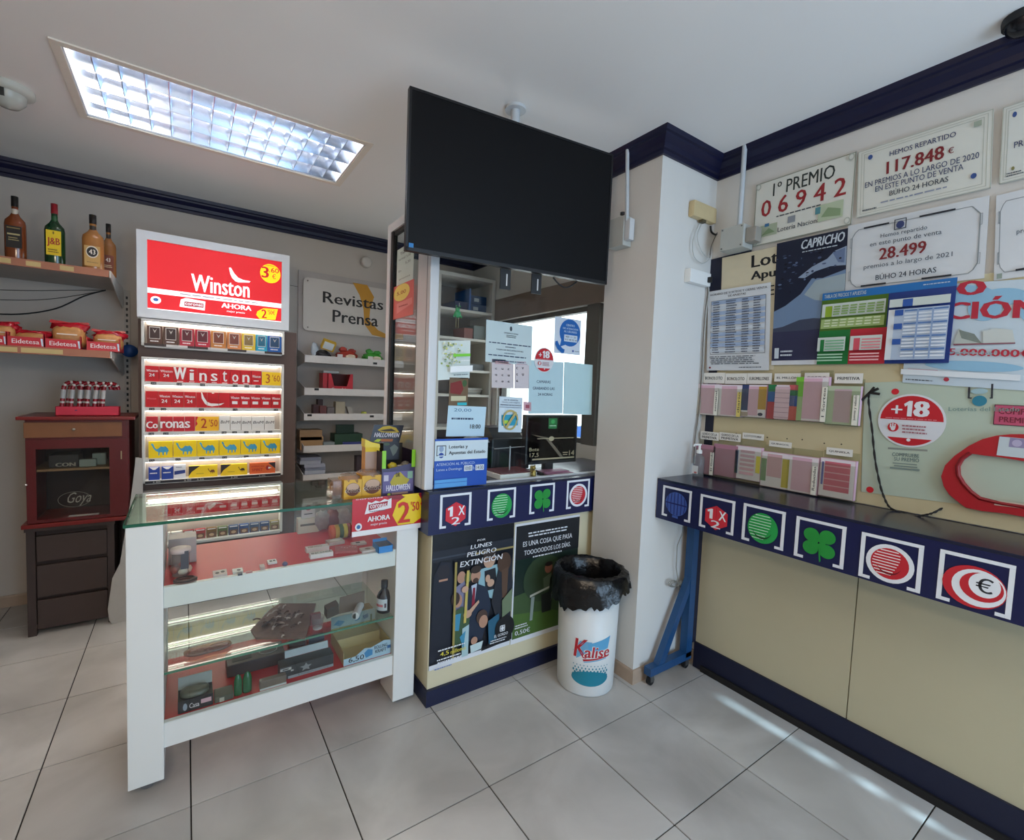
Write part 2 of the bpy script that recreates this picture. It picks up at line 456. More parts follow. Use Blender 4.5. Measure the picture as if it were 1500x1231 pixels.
for k in range(1, 14):
    x = LX0+(LX1-LX0)*k/14
    if bl0 is None:
        b = MB().prism([(-.0015, LY0+.006, ZC+.006), (.0015, LY0+.006, ZC+.006), (.010, LY0+.006, ZC+.05), (-.010, LY0+.006, ZC+.05)], (0, LY1-LY0-.012, 0), ALU)
        b.v = [(v[0]+(LX0+LX1)/2, v[1], v[2]) for v in b.v]
        bl0 = b.build('louvre_blade', lt); o = bl0
    else: o = bl0.copy(); COL.objects.link(o)
    o.location = (x-(LX0+LX1)/2, 0, 0)

# ============================================================ BOOTH COUNTER
CREAM = mat('d9cfae', .5, noise=.04, scale=8); APR = mat('141b4a', .32, noise=.05); TOPB = mat('1c2138', .22, noise=.06, scale=9); KICK = mat('131a3c', .45)
bc = thing('booth_counter', 'cream and navy counter of the glazed sales booth with white bracketed emblems', 'counter', (1.37, 2.05, 0))
MB().box(.905, 1.832, .075, XR-.006, 2.3, .8, CREAM).build('body', bc)
MB().box(.895, 1.816, 0, XR-.006, 2.3, .075, KICK).build('kick_plate', bc)
MB().box(.874, 1.806, .793, XR-.005, 1.832, .975, APR).box(.874, 1.832, .793, .9, 2.3, .975, APR).build('apron', bc)
MB().box(.871, 1.802, .975, XR-.005, 2.34, .987, TOPB).build('countertop', bc)

def emblem_items(kind, u0=0, v0=0, u1=1, v1=1):
    S = lambda u, v: (u0+(u1-u0)*u, v0+(v1-v0)*v)
    du, dv = u1-u0, v1-v0; W2 = P('e9edf2'); it = []
    def R(a, b, c, d, m): it.append(('R', *S(a, b), *S(c, d), m))
    def E(a, b, ru, rv, m): it.append(('E', *S(a, b), ru*du, rv*dv, m))
    def Q(p, m): it.append(('P', [S(*q) for q in p], m))
    R(0, 0, 1, .07, W2); R(0, .07, .075, 1, W2); R(.925, .07, 1, 1, W2); R(.075, .93, .2, 1, W2); R(.8, .93, .925, 1, W2)
    if kind == 'dice':
        Rd = P('d42a3a'); Q([(.5, .25), (.82, .42), (.82, .78), (.5, .98), (.18, .78), (.18, .42)], Rd)
        D_ = P('a81c2c'); R(.495, .28, .505, .62, D_)
        it.append(('P', [S(.24, .42), S(.36, .37), S(.4, .37), S(.4, .67), S(.31, .67), S(.31, .46), S(.25, .48)], W2)); it.append(('T', 'X', *S(.58, .38), *S(.78, .66), W2, .03))
        it.append(('T', '2', *S(.37, .7), *S(.63, .92), W2, .03))
    elif kind in ('smile', 'ball'):
        if kind == 'smile': E(.5, .56, .36, .4, P('1fa04a')); st, cc = P('bfe8c6'), (.5, .56, .36, .4)
        else: E(.5, .55, .39, .41, W2); E(.5, .55, .31, .33, P('c4202e')); st, cc = P('f3e3e2'), (.5, .55, .31, .33)
        for k in range(9):
            t = -.82+k*.19; hw = math.sqrt(max(0, 1-t*t))
            if hw > .1: R(cc[0]-hw*cc[2]*.9, cc[1]+t*cc[3]-.011, cc[0]+hw*cc[2]*(.75-.07*k), cc[1]+t*cc[3]+.011, st)
        pts = [(cc[0]+cc[2]*.65*math.cos(a), cc[1]+cc[3]*.7*math.sin(a)) for a in [PI*(.12+.76*i/12) for i in range(13)]]
        pts2 = [(cc[0]+cc[2]*.65*math.cos(a), cc[1]+cc[3]*.6*math.sin(a)) for a in [PI*(.12+.76*i/12) for i in range(12, -1, -1)]]
        Q(pts+pts2, P('10401f' if kind == 'smile' else '6a0d16'))
    elif kind == 'clover':
        g = P('1f9138')
        for a, b in ((.34, .37), (.66, .35), (.34, .68), (.67, .69)):
            E(a, b, .16, .165, g)
        for a, b in ((.42, .45), (.58, .44), (.42, .6), (.58, .6)): E(a, b, .09, .1, g)
        Q([(.49, .55), (.52, .55), (.57, .95), (.54, .98)], g)
    elif kind == 'globe':
        l = P('3c5aa8'); E(.5, .52, .37, .38, l); n_ = P('1a2266')
        for k in range(6):
            x = .22+k*.112; hh = .36*math.sqrt(max(0, 1-((x-.5)/.38)**2)); Q([(x-.012, .52-hh), (x+.012, .52-hh), (x+.012+(x-.5)*.1, .52), (x+.012, .52+hh), (x-.012, .52+hh), (x-.012+(x-.5)*.1, .52)], n_)
        R(.13, .5, .87, .54, n_); R(.4, .9, .6, .97, l)
    elif kind == 'euro':
        Rr = P('c5202e'); E(.5, .58, .43, .4, Rr); E(.56, .58, .36, .35, W2); E(.6, .55, .29, .27, Rr); E(.64, .5, .21, .23, W2)
        it.append(('T', '\u20ac', *S(.53, .36), *S(.75, .64), INK, .02))
    return it
def emblem(V, ax, val, q, kind, parent, label):
    s = Sheet(V, ax, val, q, APR, .0012, rect=True)
    s.add(*emblem_items(kind)); return s.build('emblem', label, parent=parent)
V6 = view(600, 690, 960, 1050, 1231)
for q, k, l in (([(152, 120), (310, 108), (305, 270), (150, 290)], 'dice', 'red cube emblem reading 1 X 2'), ([(390, 92), (533, 85), (527, 232), (388, 250)], 'smile', 'green striped ball emblem with smile'),
                ([(602, 70), (727, 60), (723, 200), (600, 218)], 'clover', 'green clover emblem'), ([(787, 47), (905, 42), (895, 178), (785, 190)], 'ball', 'red striped ball emblem')):
    emblem(V6, 'y', 1.8045, q, k, bc, l)

# posters on the booth counter
s = Sheet(V6, 'y', 1.829, [(118, 322), (525, 262), (500, 868), (95, 1008)], P('12161f', .3), .002, rect=True)
w_ = P('e6e8ec', .4)
s.add(('R', 0, .965, 1, 1, w_))
# crowd on a commuter train
skin, skin2, suit, teal, pale = P('b58a72'), P('c49f86'), P('1d2a3f'), P('3f8fb0'), P('a9c7cc')
s.add(('R', 0, .12, 1, .2, P('1e232e')), ('R', .0, .17, .5, .182, P('39404c')), ('R', .5, .185, 1, .2, P('9b8a55')))
s.add(('P', [(.02, .3), (.1, .2), (.2, .22), (.25, .33), (.24, .9), (.0, .95)], P('1b1f2c')), ('E', .13, .28, .07, .05, P('25222a')), ('R', .08, .335, .18, .35, skin))
s.add(('P', [(.27, .42), (.38, .38), (.45, .5), (.42, .7), (.25, .7)], P('7f7f9a')), ('E', .34, .35, .05, .045, skin), ('E', .42, .36, .045, .04, P('6c7a52')))
s.add(('P', [(.55, .32), (.85, .3), (.92, .5), (.85, .62), (.55, .5)], P('8fb6c0')), ('P', [(.62, .34), (.76, .33), (.8, .5), (.64, .5)], P('1a1c24')), ('E', .68, .26, .075, .062, skin2), ('E', .68, .215, .08, .03, P('3a2c24')), ('R', .62, .25, .76, .258, P('2a2a2e')))
s.add(('P', [(.42, .45), (.52, .42), (.66, .47), (.72, .62), (.62, .88), (.44, .86)], suit), ('P', [(.46, .43), (.53, .42), (.5, .62)], P('b9c8da')), ('P', [(.48, .45), (.51, .45), (.51, .6), (.47, .62)], P('8a1f36')), ('E', .51, .36, .06, .055, skin), ('E', .51, .31, .065, .03, P('33261f')), ('E', .51, .395, .035, .02, P('4a352c')))
s.add(('P', [(.8, .32), (.97, .28), (1, .5), (.98, .8), (.8, .76), (.72, .6)], P('23262f')), ('E', .87, .3, .09, .08, P('4c3526')), ('P', [(.84, .36), (.93, .34), (.92, .6), (.86, .58)], P('5a4232')))
s.add(('E', .66, .4, .03, .03, skin2), ('E', .7, .44, .045, .03, skin2), ('E', .3, .52, .05, .05, skin), ('E', .27, .5, .05, .05, P('3a2a24')), ('P', [(.24, .6), (.36, .57), (.45, .68), (.4, .86), (.25, .88)], P('3f5a3c')), ('P', [(.26, .62), (.34, .62), (.32, .75), (.26, .74)], teal))
s.add(('E', .42, .64, .05, .03, skin2), ('P', [(.42, .62), (.55, .55), (.56, .57), (.45, .65)], skin2), ('E', .6, .69, .07, .055, P('4c3830')), ('E', .62, .73, .055, .05, skin), ('P', [(.68, .74), (.82, .7), (.84, .9), (.7, .93)], P('28607c')), ('P', [(.36, .74), (.44, .72), (.44, .96), (.36, .96)], pale), ('P', [(.33, .8), (.4, .76), (.38, .9)], teal), ('E', .51, .86, .04, .03, skin))
s.add(('R', .245, .22, .27, .95, P('a1914f')), ('P', [(.39, .3), (.42, .3), (.4, .7), (.37, .7)], P('c9b660')), ('E', .375, .44, .04, .025, skin2), ('P', [(.46, .89), (.62, .88), (.6, .94), (.47, .95)], P('c6dada')), ('P', [(.85, .6), (.98, .52), (.98, .7), (.86, .74)], P('6f7f62')))
s.add(('E', .9, .83, .13, .1, P('0c0d12')), ('P', [(.6, .95), (1, .84), (1, .94), (.6, .96)], P('0c0d12')))
for tx, u0, v0, u1, v1 in (('POR', .5, .065, .6, .09), ('LUNES', .42, .1, .68, .14), ('PELIGRO', .38, .15, .74, .195), ('EXTINCI\u00d3N', .3, .2, .82, .262)):
    s.add(('T', tx, u0, v0+.01-(.0), u1, v1, w_, .02, .15))
s.add(('O', .83, .8, .9, .85, .008, w_), ('E', .865, .825, .02, .015, w_), ('T', 'EL GORDO', .76, .862, .94, .885, w_, .02), ('L', .7, .895, .95, .93, 2, w_))
s.add(('L', .06, .84, .4, .862, 1, w_), ('T', '4,5', .1, .865, .2, .9, P('e8d84a'), .02), ('T', 'millones', .22, .87, .4, .9, P('e8d84a'), .01), ('L', .06, .908, .38, .95, 2, w_), ('L', .03, .973, .25, .99, 1, P('5577bb')))
s.build('poster', 'dark poster of commuters crowded on a train headed LUNES PELIGRO EXTINCION', 'poster')
s = Sheet(V6, 'y', 1.8312, [(528, 262), (838, 226), (838, 770), (505, 862)], P('20302a', .3), .0004, rect=True)
s.add(('R', 0, 0, 1, .02, w_), ('R', 0, 0, .02, 1, w_), ('R', 0, .96, 1, 1, w_), ('R', .02, .02, 1, .3, P('15171c')), ('P', [(.02, .6), (1, .52), (1, .96), (.02, .96)], P('3d5530')), ('P', [(.02, .75), (.6, .8), (1, .9), (1, .96), (.02, .96)], P('4a6a2c')), ('E', .45, .5, .3, .2, P('33462e')))
s.add(('L', .18, .08, .85, .13, 2, w_), ('T', 'ES UNA COSA QUE PASA', .12, .155, .88, .205, w_, .02), ('T', 'TOOOOODOS LOS D\u00cdAS.', .14, .22, .86, .27, w_, .02), ('L', .25, .285, .75, .31, 1, w_))
s.add(('E', .52, .42, .06, .045, P('8a5a48')), ('E', .52, .385, .06, .02, P('241a18')), ('P', [(.44, .5), (.6, .46), (.62, .6), (.46, .62)], P('566650')), ('P', [(.25, .62), (.7, .56), (.7, .575), (.25, .64)], P('b8bdb0')), ('P', [(.27, .64), (.32, .64), (.3, .84), (.26, .84)], P('8d9a94')), ('P', [(.42, .64), (.6, .62), (.58, .8), (.44, .8)], P('1c211f')), ('L', .04, .84, .25, .88, 2, w_), ('T', '0,50\u20ac', .05, .89, .27, .935, w_, .02))
s.build('poster', 'dark green poster of a person at a school desk, partly behind the waste bin', 'poster')

# ============================================================ BOOTH GLAZING
ALW = mat('d2d4d6', .35, noise=.03, scale=4); GASK = BLACK
bs = thing('booth_screen', 'white framed glass screen standing on the booth counter', 'glass screen', (1.35, 1.87, .987))
MB().bbox(.862, 1.832, .988, .904, 1.965, 2.42, ALW, .008).box(.8605, 1.86, .99, .8625, 1.864, 2.42, mat('8d9092', .5)).build('post', bs)
MB().box(.905, 1.868, .995, XR-.006, 1.874, 2.1, GLASS).build('front_pane', bs)
MB().box(.858, 1.967, .995, .864, 2.235, 2.17, GLASS).build('side_pane', bs)
MB().box(.843, 2.262, .988, .873, 2.3, 2.23, ALW).box(.843, 1.967, 2.19, .873, 2.262, 2.23, ALW).build('end_frame', bs)
MB().box(.847, 2.235, .99, .87, 2.262, 2.19, GASK).box(.852, 1.967, 2.17, .868, 2.235, 2.19, GASK).box(.85, 1.967, .988, .87, 2.262, .995, ALW).build('gasket', bs)
MB().box(.905, 1.862, .988, XR-.005, 1.88, .996, ALW).build('sill_channel', bs)

# ============================================================ RIGHT COUNTER
rc = thing('wall_counter', 'long navy shelf counter along the right wall with six bracketed emblems', 'counter', (2.12, .1, 0))
CX0, CY1, CY0 = 1.955, 1.46, -.25
MB().box(CX0, CY0, .832, CX0+.022, CY1, 1.02, APR).box(CX0+.022, CY1-.02, .832, 2.285, CY1, 1.02, APR).build('apron', rc)
MB().bbox(CX0-.002, CY0, 1.02, XR-.004, CY1+.0, 1.031, TOPB, .002).build('countertop', rc)
MB().box(2.262, CY0, .0, XR-.002, 1.40, .135, P('0e1330')).box(2.25, CY0, .0, 2.262, 1.35, .03, P('15110f', .7)).build('kick_plate', rc)
BASEP = mat('c3ba9a', .55, noise=.03, scale=10)
for a, b in ((.716, 1.40), (-.24, .712)):
    MB().box(2.275, a, .135, XR-.002, b, 1.018, BASEP).build('base_panel', rc)
MB().box(2.24, 1.40, .135, XR-.002, 1.445, .832, P('10142e')).build('end_post', rc)
VR = view(950, 680, 1500, 930, 1500)
for q, k, l in (([(57, 82), (173, 110), (168, 235), (55, 205)], 'globe', 'blue globe emblem'), ([(207, 118), (347, 150), (340, 285), (203, 250)], 'dice', 'red cube emblem reading 1 X 2'),
                ([(380, 155), (548, 192), (540, 345), (372, 303)], 'smile', 'green striped ball emblem with smile'), ([(592, 207), (793, 252), (778, 418), (580, 368)], 'clover', 'green clover emblem'),
                ([(852, 270), (1105, 328), (1083, 513), (838, 450)], 'ball', 'red striped ball emblem'), ([(1165, 342), (1473, 405), (1445, 617), (1148, 540)], 'euro', 'red and white rings emblem with euro sign')):
    emblem(VR, 'x', CX0-.0015, q, k, rc, l)
# blue steel castor stand at the counter's end
SB = mat('1d4a78', .4, noise=.15, scale=15)
st = thing('steel_stand', 'blue steel stand on castors with diagonal brace at the end of the wall counter', 'stand', (2.1, 1.42, 0))
yb = 1.413
MB().box(2.185, yb-.02, .07, 2.232, yb+.02, .83, SB).build('upright', st)
MB().box(1.90, yb-.02, .055, 2.232, yb+.02, .095, SB).build('foot_bar', st)
MB().prism([(1.965, yb-.017, .095), (2.012, yb-.017, .095), (2.185, yb-.017, .42), (2.185, yb-.017, .5)], (0, .034, 0), SB).build('brace', st)
for x in (1.925, 2.21):
    c_ = MB().lathe([(.022, -.009), (.022, .009)], (x, yb, .023), BLACK, 16, 'y').build('castor_wheel', st)
    MB().box(x-.012, yb-.014, .02, x+.012, yb-.0095, .056, P('777777', .4, metal=.8)).box(x-.012, yb+.0095, .02, x+.012, yb+.014, .056, P('777777', .4, metal=.8)).build('castor_fork', st)
# cable with a tied coil hanging under the counter
CAB = P('8d8a80')
pA = lambda a, b, y=1.44: at(*view(940, 740, 1060, 1020, 528)(a, b), 'y', y)
cb = MB()
cb.tube([pA(265, 140), pA(262, 180), pA(230, 260), pA(222, 400), pA(235, 500), pA(245, 560), pA(262, 595)], .0022, CAB)
cb.tube([pA(318, 150), pA(312, 280), pA(330, 340), pA(326, 480), pA(290, 520), pA(262, 500), pA(285, 555), pA(300, 620)], .0022, CAB)
for k in range(3):
    for sgn in (-1, 1):
        pts = [pA(236+sgn*(34+30*math.cos(a))*(1-.08*k), 508+(22-4*k)*math.sin(a)) for a in [2*PI*i/14 for i in range(14)]]
        cb.tube([p+Vector((0, -.004*k, 0)) for p in pts], .002, CAB, 6, True)
cb.build('cable_coil', label='grey cable tied in a coil hanging under the wall counter end', cat='cable')

# ============================================================ RIGHT WALL: boards and posters
BX = XR
PEG = mat('c9bd98', .7, noise=.04, scale=12)
pb = thing('display_board', 'cream pegboard with small holes on the right wall above the counter', 'board', (BX-.005, .5, 1.031))
pts = [at(1035, 432, 'x', BX), at(1500, 330, 'x', BX)]
bd = MB().box(BX-.01, -.24, 1.034, BX-.001, 1.435, 1.9, PEG)
bd.build('panel', pb)
hl = MB(); HO = P('3a3226')
for k in range(9):
    hl.lathe([(.003, -.0004), (.003, .0004)], (BX-.0105, 1.33-.075*k+.012*(k % 2), 1.262+.003*(k % 3)), HO, 8, 'x')
for k in range(3): hl.lathe([(.003, -.0004), (.003, .0004)], (BX-.0105, .66-.2*k, 1.5), HO, 8, 'x')
h_ = hl.build('peg_hole', pb, kind='stuff')
MB().box(BX-.014, 1.39, 1.034, BX-.0102, 1.435, 1.9, P('14162a')).build('edge_strip', pb)
VT = view(1090, 140, 1500, 420, 1500)
DG = P('4a5058'); MB_ = P('3b4468'); DR = P('7e1c22'); FRM = P('b9bcae')
def plate(q, name, label, items, val=BX-.013, bgc='dcdcd2', V=VT, cat='sign'):
    s = Sheet(V, 'x', val, q, mat(bgc, .5, noise=.02), .003, rect=False)
    s.add(*items); return s
SH = (.0, .0)
s = plate([(65, 480), (605, 300), (572, 690), (48, 812)], 'prize_sign', '', [])
s.add(('O', .0, .0, 1, 1, .012, P('8d917e')), ('T', '1\u00ba PREMIO', .2, .07, .82, .27, P('2c3430'), .02), ('T', '0 6 9 4 2', .08, .3, .93, .56, P('98242a'), .035), ('L', .25, .59, .75, .63, 1, DG))
s.add(('R', .38, .66, .46, .76, P('8d9298')), ('T', 'Loter\u00eda Nacional', .28, .79, .72, .86, P('3a4450'), .015), ('R', .08, .7, .27, .88, P('a9b59c')), ('R', .13, .68, .18, .73, P('3b72a0')), ('R', .69, .62, .92, .86, P('b5c2a4')), ('R', .66, .64, .71, .74, P('4f8790')), ('P', [(.72, .8), (.78, .68), (.9, .74), (.9, .84)], P('8aa078')), ('P', [(.1, .86), (.18, .76), (.25, .84)], P('7e9470')))
for a, b in ((.0, .0), (.93, .0), (.0, .88), (.93, .88)): s.add(('E', a+.035, b+.06, .028, .05, P('b4b8ac')), ('E', a+.035, b+.06, .018, .032, P('d6d8ce')))
s.build('prize_sign', 'cream sign headed 1 PREMIO with red number 06942', 'sign')
def frame3(s):
    s.add(('O', .0, .0, 1, 1, .01, FRM), ('O', .03, .035, .97, .965, .006, FRM), ('O', .055, .07, .945, .93, .005, P('a5a99c')))
s = plate([(615, 300), (1335, 75), (1325, 490), (600, 660)], '', '', []); frame3(s)
s.add(('T', 'HEMOS REPARTIDO', .27, .14, .76, .21, MB_, .02), ('T', '117.848', .25, .28, .68, .46, DR, .05), ('T', '\u20ac', .71, .34, .75, .42, DR, .02), ('T', 'EN PREMIOS A LO LARGO DE 2020', .07, .5, .92, .58, MB_, .015), ('T', 'EN ESTE PUNTO DE VENTA', .16, .6, .82, .68, MB_, .015), ('T', 'B\u00daHO 24 HORAS', .28, .7, .72, .79, P('343a44'), .02), ('L', .18, .84, .8, .88, 1, P('8a93a8')))
s.add(('E', .11, .14, .02, .035, P('33508c')), ('E', .89, .8, .02, .035, P('33508c')), ('R', .88, .1, .93, .17, P('a0aa98')), ('L', .05, .9, .18, .94, 1, DG))
s.build('prize_plaque', 'framed plaque reading HEMOS REPARTIDO 117.848', 'plaque')
s = plate([(1395, 55), (2060, -150), (2050, 300), (1360, 485)], '', '', [], bgc='d9dad2'); frame3(s)
s.add(('E', .11, .14, .02, .035, P('33508c')), ('T', 'PREMIOS A LO LARGO', .12, .5, .9, .58, MB_, .015), ('L', .06, .88, .22, .94, 2, DG), ('E', .12, .84, .015, .025, P('8a8450')))
s.build('prize_plaque', 'framed plaque cut by the photo edge right of the 117.848 plaque', 'plaque')
def oct_frame(s):
    c = P('8e9496')
    pts = [(.1, .09), (.9, .09), (.94, .17), (.955, .2), (.955, .8), (.93, .88), (.9, .92), (.1, .92), (.06, .86), (.045, .8), (.045, .2), (.07, .13)]
    for i in range(len(pts)):
        a, b = Vector(pts[i]), Vector(pts[(i+1) % len(pts)]); d = (b-a).normalized()*.004; n = Vector((d.y, -d.x))
        s.add(('P', [tuple(a-n), tuple(b-n), tuple(b+n*1.3), tuple(a+n*1.3)], c))
    for q in ((.03, .2, .045, .34), (.03, .68, .045, .82), (.955, .2, .972, .34), (.955, .68, .972, .82)): s.add(('O', *q, .006, c))
s = plate([(560, 705), (1310, 530), (1290, 985), (535, 1060)], '', '', [], bgc='d5d8da'); oct_frame(s)
k_ = P('20242c')
s.add(('R', .14, .075, .34, .1, k_), ('R', .56, .075, .8, .1, k_), ('R', .14, .905, .34, .93, k_), ('R', .6, .905, .8, .93, k_), ('O', .38, .06, .47, .2, .01, k_), ('E', .425, .14, .03, .05, P('34406e')))
s.add(('T', 'Hemos repartido', .28, .22, .62, .29, DG, .02), ('T', 'en este punto de venta', .2, .31, .72, .39, DG, .02), ('T', '28.499', .28, .42, .62, .58, DR, .05), ('T', 'premios a lo largo de 2021', .16, .62, .8, .7, DG, .015), ('T', 'B\u00daHO 24 HORAS', .26, .77, .7, .86, P('2c3440'), .02))
s.build('prize_plaque', 'plain plaque with black corner lines reading 28.499', 'plaque')
s = plate([(1355, 520), (2010, 395), (2000, 880), (1335, 1010)], '', '', [], bgc='d5d8da'); oct_frame(s)
s.add(('R', .2, .905, .4, .93, k_), ('R', .03, .93, .08, .99, P('8f9c90')), ('T', 'premios a lo largo', .2, .45, .7, .52, DG, .015))
s.build('prize_plaque', 'plain plaque cut by the photo edge beside the 28.499 plaque', 'plaque')

V2 = view(1020, 340, 1260, 570, 1285)
# navy backing, cream lottery board
s = Sheet(V2, 'x', BX-.011, [(100, 245), (430, 110), (430, 470), (95, 480)], P('11142c'), .003); s.build('backing_sheet', 'dark navy sheet showing behind the cream board on the right wall', 'sheet')
s = Sheet(V2, 'x', BX-.0145, [(200, 205), (640, 110), (600, 1080), (180, 1080)], mat('d3c8ab', .6, noise=.03), .003)
s.T('Lot', 435, 280, 640, 245, 95, BLACK, .05).T('Apu', 430, 400, 620, 365, 85, BLACK, .05).T('del E', 430, 520, 610, 490, 75, BLACK, .05)
s.build('shop_board', 'cream board with heavy black letters Lot and Apu', 'sign')
s = Sheet(V2, 'x', BX-.019, [(632, 90), (1190, -30), (1135, 1035), (590, 1045)], P('1b2136', .35), .002)
wh = P('c9d2da')
s.add(('P', [(0, .56), (.18, .52), (.4, .44), (.55, .33), (.7, .34), (1, .3), (1, .66), (.7, .655), (.45, .68), (.2, .71), (0, .7)], P('6f87a6')), ('P', [(.45, .45), (.6, .35), (1, .33), (1, .55), (.6, .5)], P('9aa9b0')), ('P', [(0, .7), (.15, .69), (.4, .645), (.6, .64), (.8, .655), (1, .68), (1, .72), (0, .74)], P('3a4258')), ('R', 0, .73, 1, .965, P('2a2c4c')), ('R', 0, .965, 1, 1, P('d5d8dc')))
s.add(('P', [(.35, .31), (.55, .24), (.75, .2), (.85, .15), (1, .13), (1, .27), (.8, .26), (.6, .28), (.45, .32)], P('8fa0b8')), ('P', [(.82, .16), (.98, .14), (.98, .25), (.9, .24)], P('66789a')))
rnd = random.Random(3)
for k in range(70):
    a, b = rnd.random()*.97, .12+rnd.random()*.38
    if b > .5-.25*a: continue
    s.add(('E', a, b, rnd.uniform(.006, .03), rnd.uniform(.003, .009), rnd.choice([P('4a5878'), P('5f7090'), P('0d1020'), P('35405c')])))
s.add(('T', 'CAPRICHO', .4, .03, 1.0-.02, .1, wh, .05, .15), ('L', .42, .115, .98, .13, 1, wh), ('T', '1', .08, .865, .14, .95, wh, .05), ('L', .16, .88, .38, .94, 2, wh))
s.build('poster', 'dark snow landscape poster with CAPRICHO lettering and climbing arm', 'poster')
s = Sheet(V2, 'x', BX-.023, [(105, 462), (570, 402), (582, 1078), (70, 1092)], mat('d4d8dc', .5, noise=.02), .0015)
bl = P('9fb2cf'); bl2 = P('c9d2dc')
s.add(('T', 'HORARIO DE SORTEOS Y CIERRE VENTA', .04, .035, .95, .06, INK, .02), ('T', 'DE APUESTAS', .35, .075, .63, .1, INK, .02), ('O', .06, .13, .94, .8, .004, INK))
for k in range(10): s.add(('R', .065, .135+k*.066, .935, .135+k*.066+.045, bl if k % 2 == 0 or k in (3, 7) else bl2))
for a, b in ((.1, .22), (.32, .5), (.58, .7), (.76, .88)): s.add(('L', a, .14, b, .79, 22, P('4a4f60')))
s.add(('L', .06, .82, .9, .93, 5, P('5a6068')), ('E', .07, .965, .018, .012, DR), ('L', .55, .955, .9, .975, 1, INK))
s.build('schedule_sheet', 'white and pale blue timetable sheet HORARIO DE SORTEOS on the right wall', 'sheet')
V3 = view(1190, 380, 1500, 570, 1500)
s = Sheet(V3, 'x', BX-.017, [(700, 180), (1900, 130), (1850, 940), (628, 885)], mat('c4d3dc', .5, noise=.02), .0015)
cy = P('8fbcd6'); rr = P('b8243a')
for e in ((.35, .12, .2, .1), (.6, .15, .14, .08), (.45, .8, .3, .05), (.8, .3, .1, .1), (.5, .25, .1, .12)): s.add(('E', *e, cy if e[1] > .1 else bl))
s.T('O', 1035, 262, 1215, 245, 100, rr, .08).T('CI\u00d3N', 950, 445, 1620, 395, 150, rr, .06)
s.Q([(1000, 605), (1040, 490), (1200, 590), (1200, 603)], P('b9c0b8')).Q([(1210, 603), (1210, 510), (1300, 490), (1420, 500), (1440, 598)], P('c9cec8')).Q([(1040, 500), (1150, 530), (1205, 600), (1060, 560)], P('7e8880')).Q([(1002, 600), (1440, 590), (1440, 600), (1002, 612)], P('8a5560'))
s.T('5.000.000\u20ac', 965, 700, 1560, 675, 52, rr, .05)
s.add(('L', .3, .66, .6, .69, 1, P('9aa8b0'))); s.R(680, 775, 890, 810, P('c2a8b4')); s.add(('L', .02, .955, .22, .975, 1, INK)); s.D(953, 852, 15, P('b03040')); s.R(630, 815, 1480, 820, P('dfe5e8'))
s.build('poster', 'pale blue poster with red CION lettering, open book and 5.000.000', 'poster')
s = Sheet(V3, 'x', BX-.026, [(70, 245), (1035, 125), (960, 735), (35, 745)], P('223a86', .4), .002)
O_, g1, g2, g3, r1, wt, lb = P('1f6fb4', .4), P('4a6e1e', .4), P('86a860'), P('1e7a3c', .4), P('c32c3c', .4), P('ccd6d0'), P('b4c4d8')
s.add(('R', 0, 0, 1, .1, O_), ('R', 0, .1, .545, .55, g1), ('R', 0, .53, .27, 1, g3), ('R', .27, .53, .56, 1, r1), ('R', .56, .1, 1, 1, P('1d3a80', .4)), ('T', 'TABLA DE PRECIOS Y APUESTAS', .02, .025, .37, .075, wt, .02), ('L', .78, .03, .98, .06, 1, lb))
s.add(('R', .01, .16, .53, .34, wt), ('R', .04, .19, .1, .34, P('8fae2c')), ('R', .01, .37, .53, .5, P('a9c27a')))
for r in range(4):
    for c in range(6): s.add(('R', .115+c*.07, .195+r*.035, .17+c*.07, .215+r*.035, g2))
for r in range(3):
    for c in range(7): s.add(('R', .05+c*.068, .385+r*.038, .1+c*.068, .405+r*.038, P('d3dfb8')))
s.add(('R', .01, .63, .25, .82, wt), ('R', .035, .66, .07, .82, g3), ('R', .29, .63, .54, .82, wt), ('R', .32, .66, .37, .82, P('d05060')))
for r in range(4): s.add(('R', .08, .67+r*.038, .24, .69+r*.038, P('7fb890')), ('R', .385, .67+r*.038, .53, .69+r*.038, P('e08a90')))
for r in range(3): s.add(('R', .02, .86+r*.04, .24, .88+r*.04, P('a8d0b0')), ('R', .3, .86+r*.04, .53, .88+r*.04, P('eab0b0')))
s.add(('R', .575, .2, .985, .3, wt), ('R', .67, .21, .74, .3, P('2a56a4')), ('R', .575, .33, .985, .96, lb), ('R', .575, .33, .62, .96, P('dde2e6')))
for r in range(15): s.add(('R', .69, .345+r*.04, .98, .365+r*.04, P('5a7eb4') if r % 4 == 0 else P('dfe6ee')))
for r in (.34, .51, .7): s.add(('R', .625, r, .685, r+.07, P('2a56a4')))
for c in (.78, .88): s.add(('R', c, .345, c+.012, .95, P('8fa6c8')))
s.build('price_table', 'green, red and blue price chart TABLA DE PRECIOS on the right wall', 'sign')

V5 = view(1240, 550, 1500, 800, 1280)
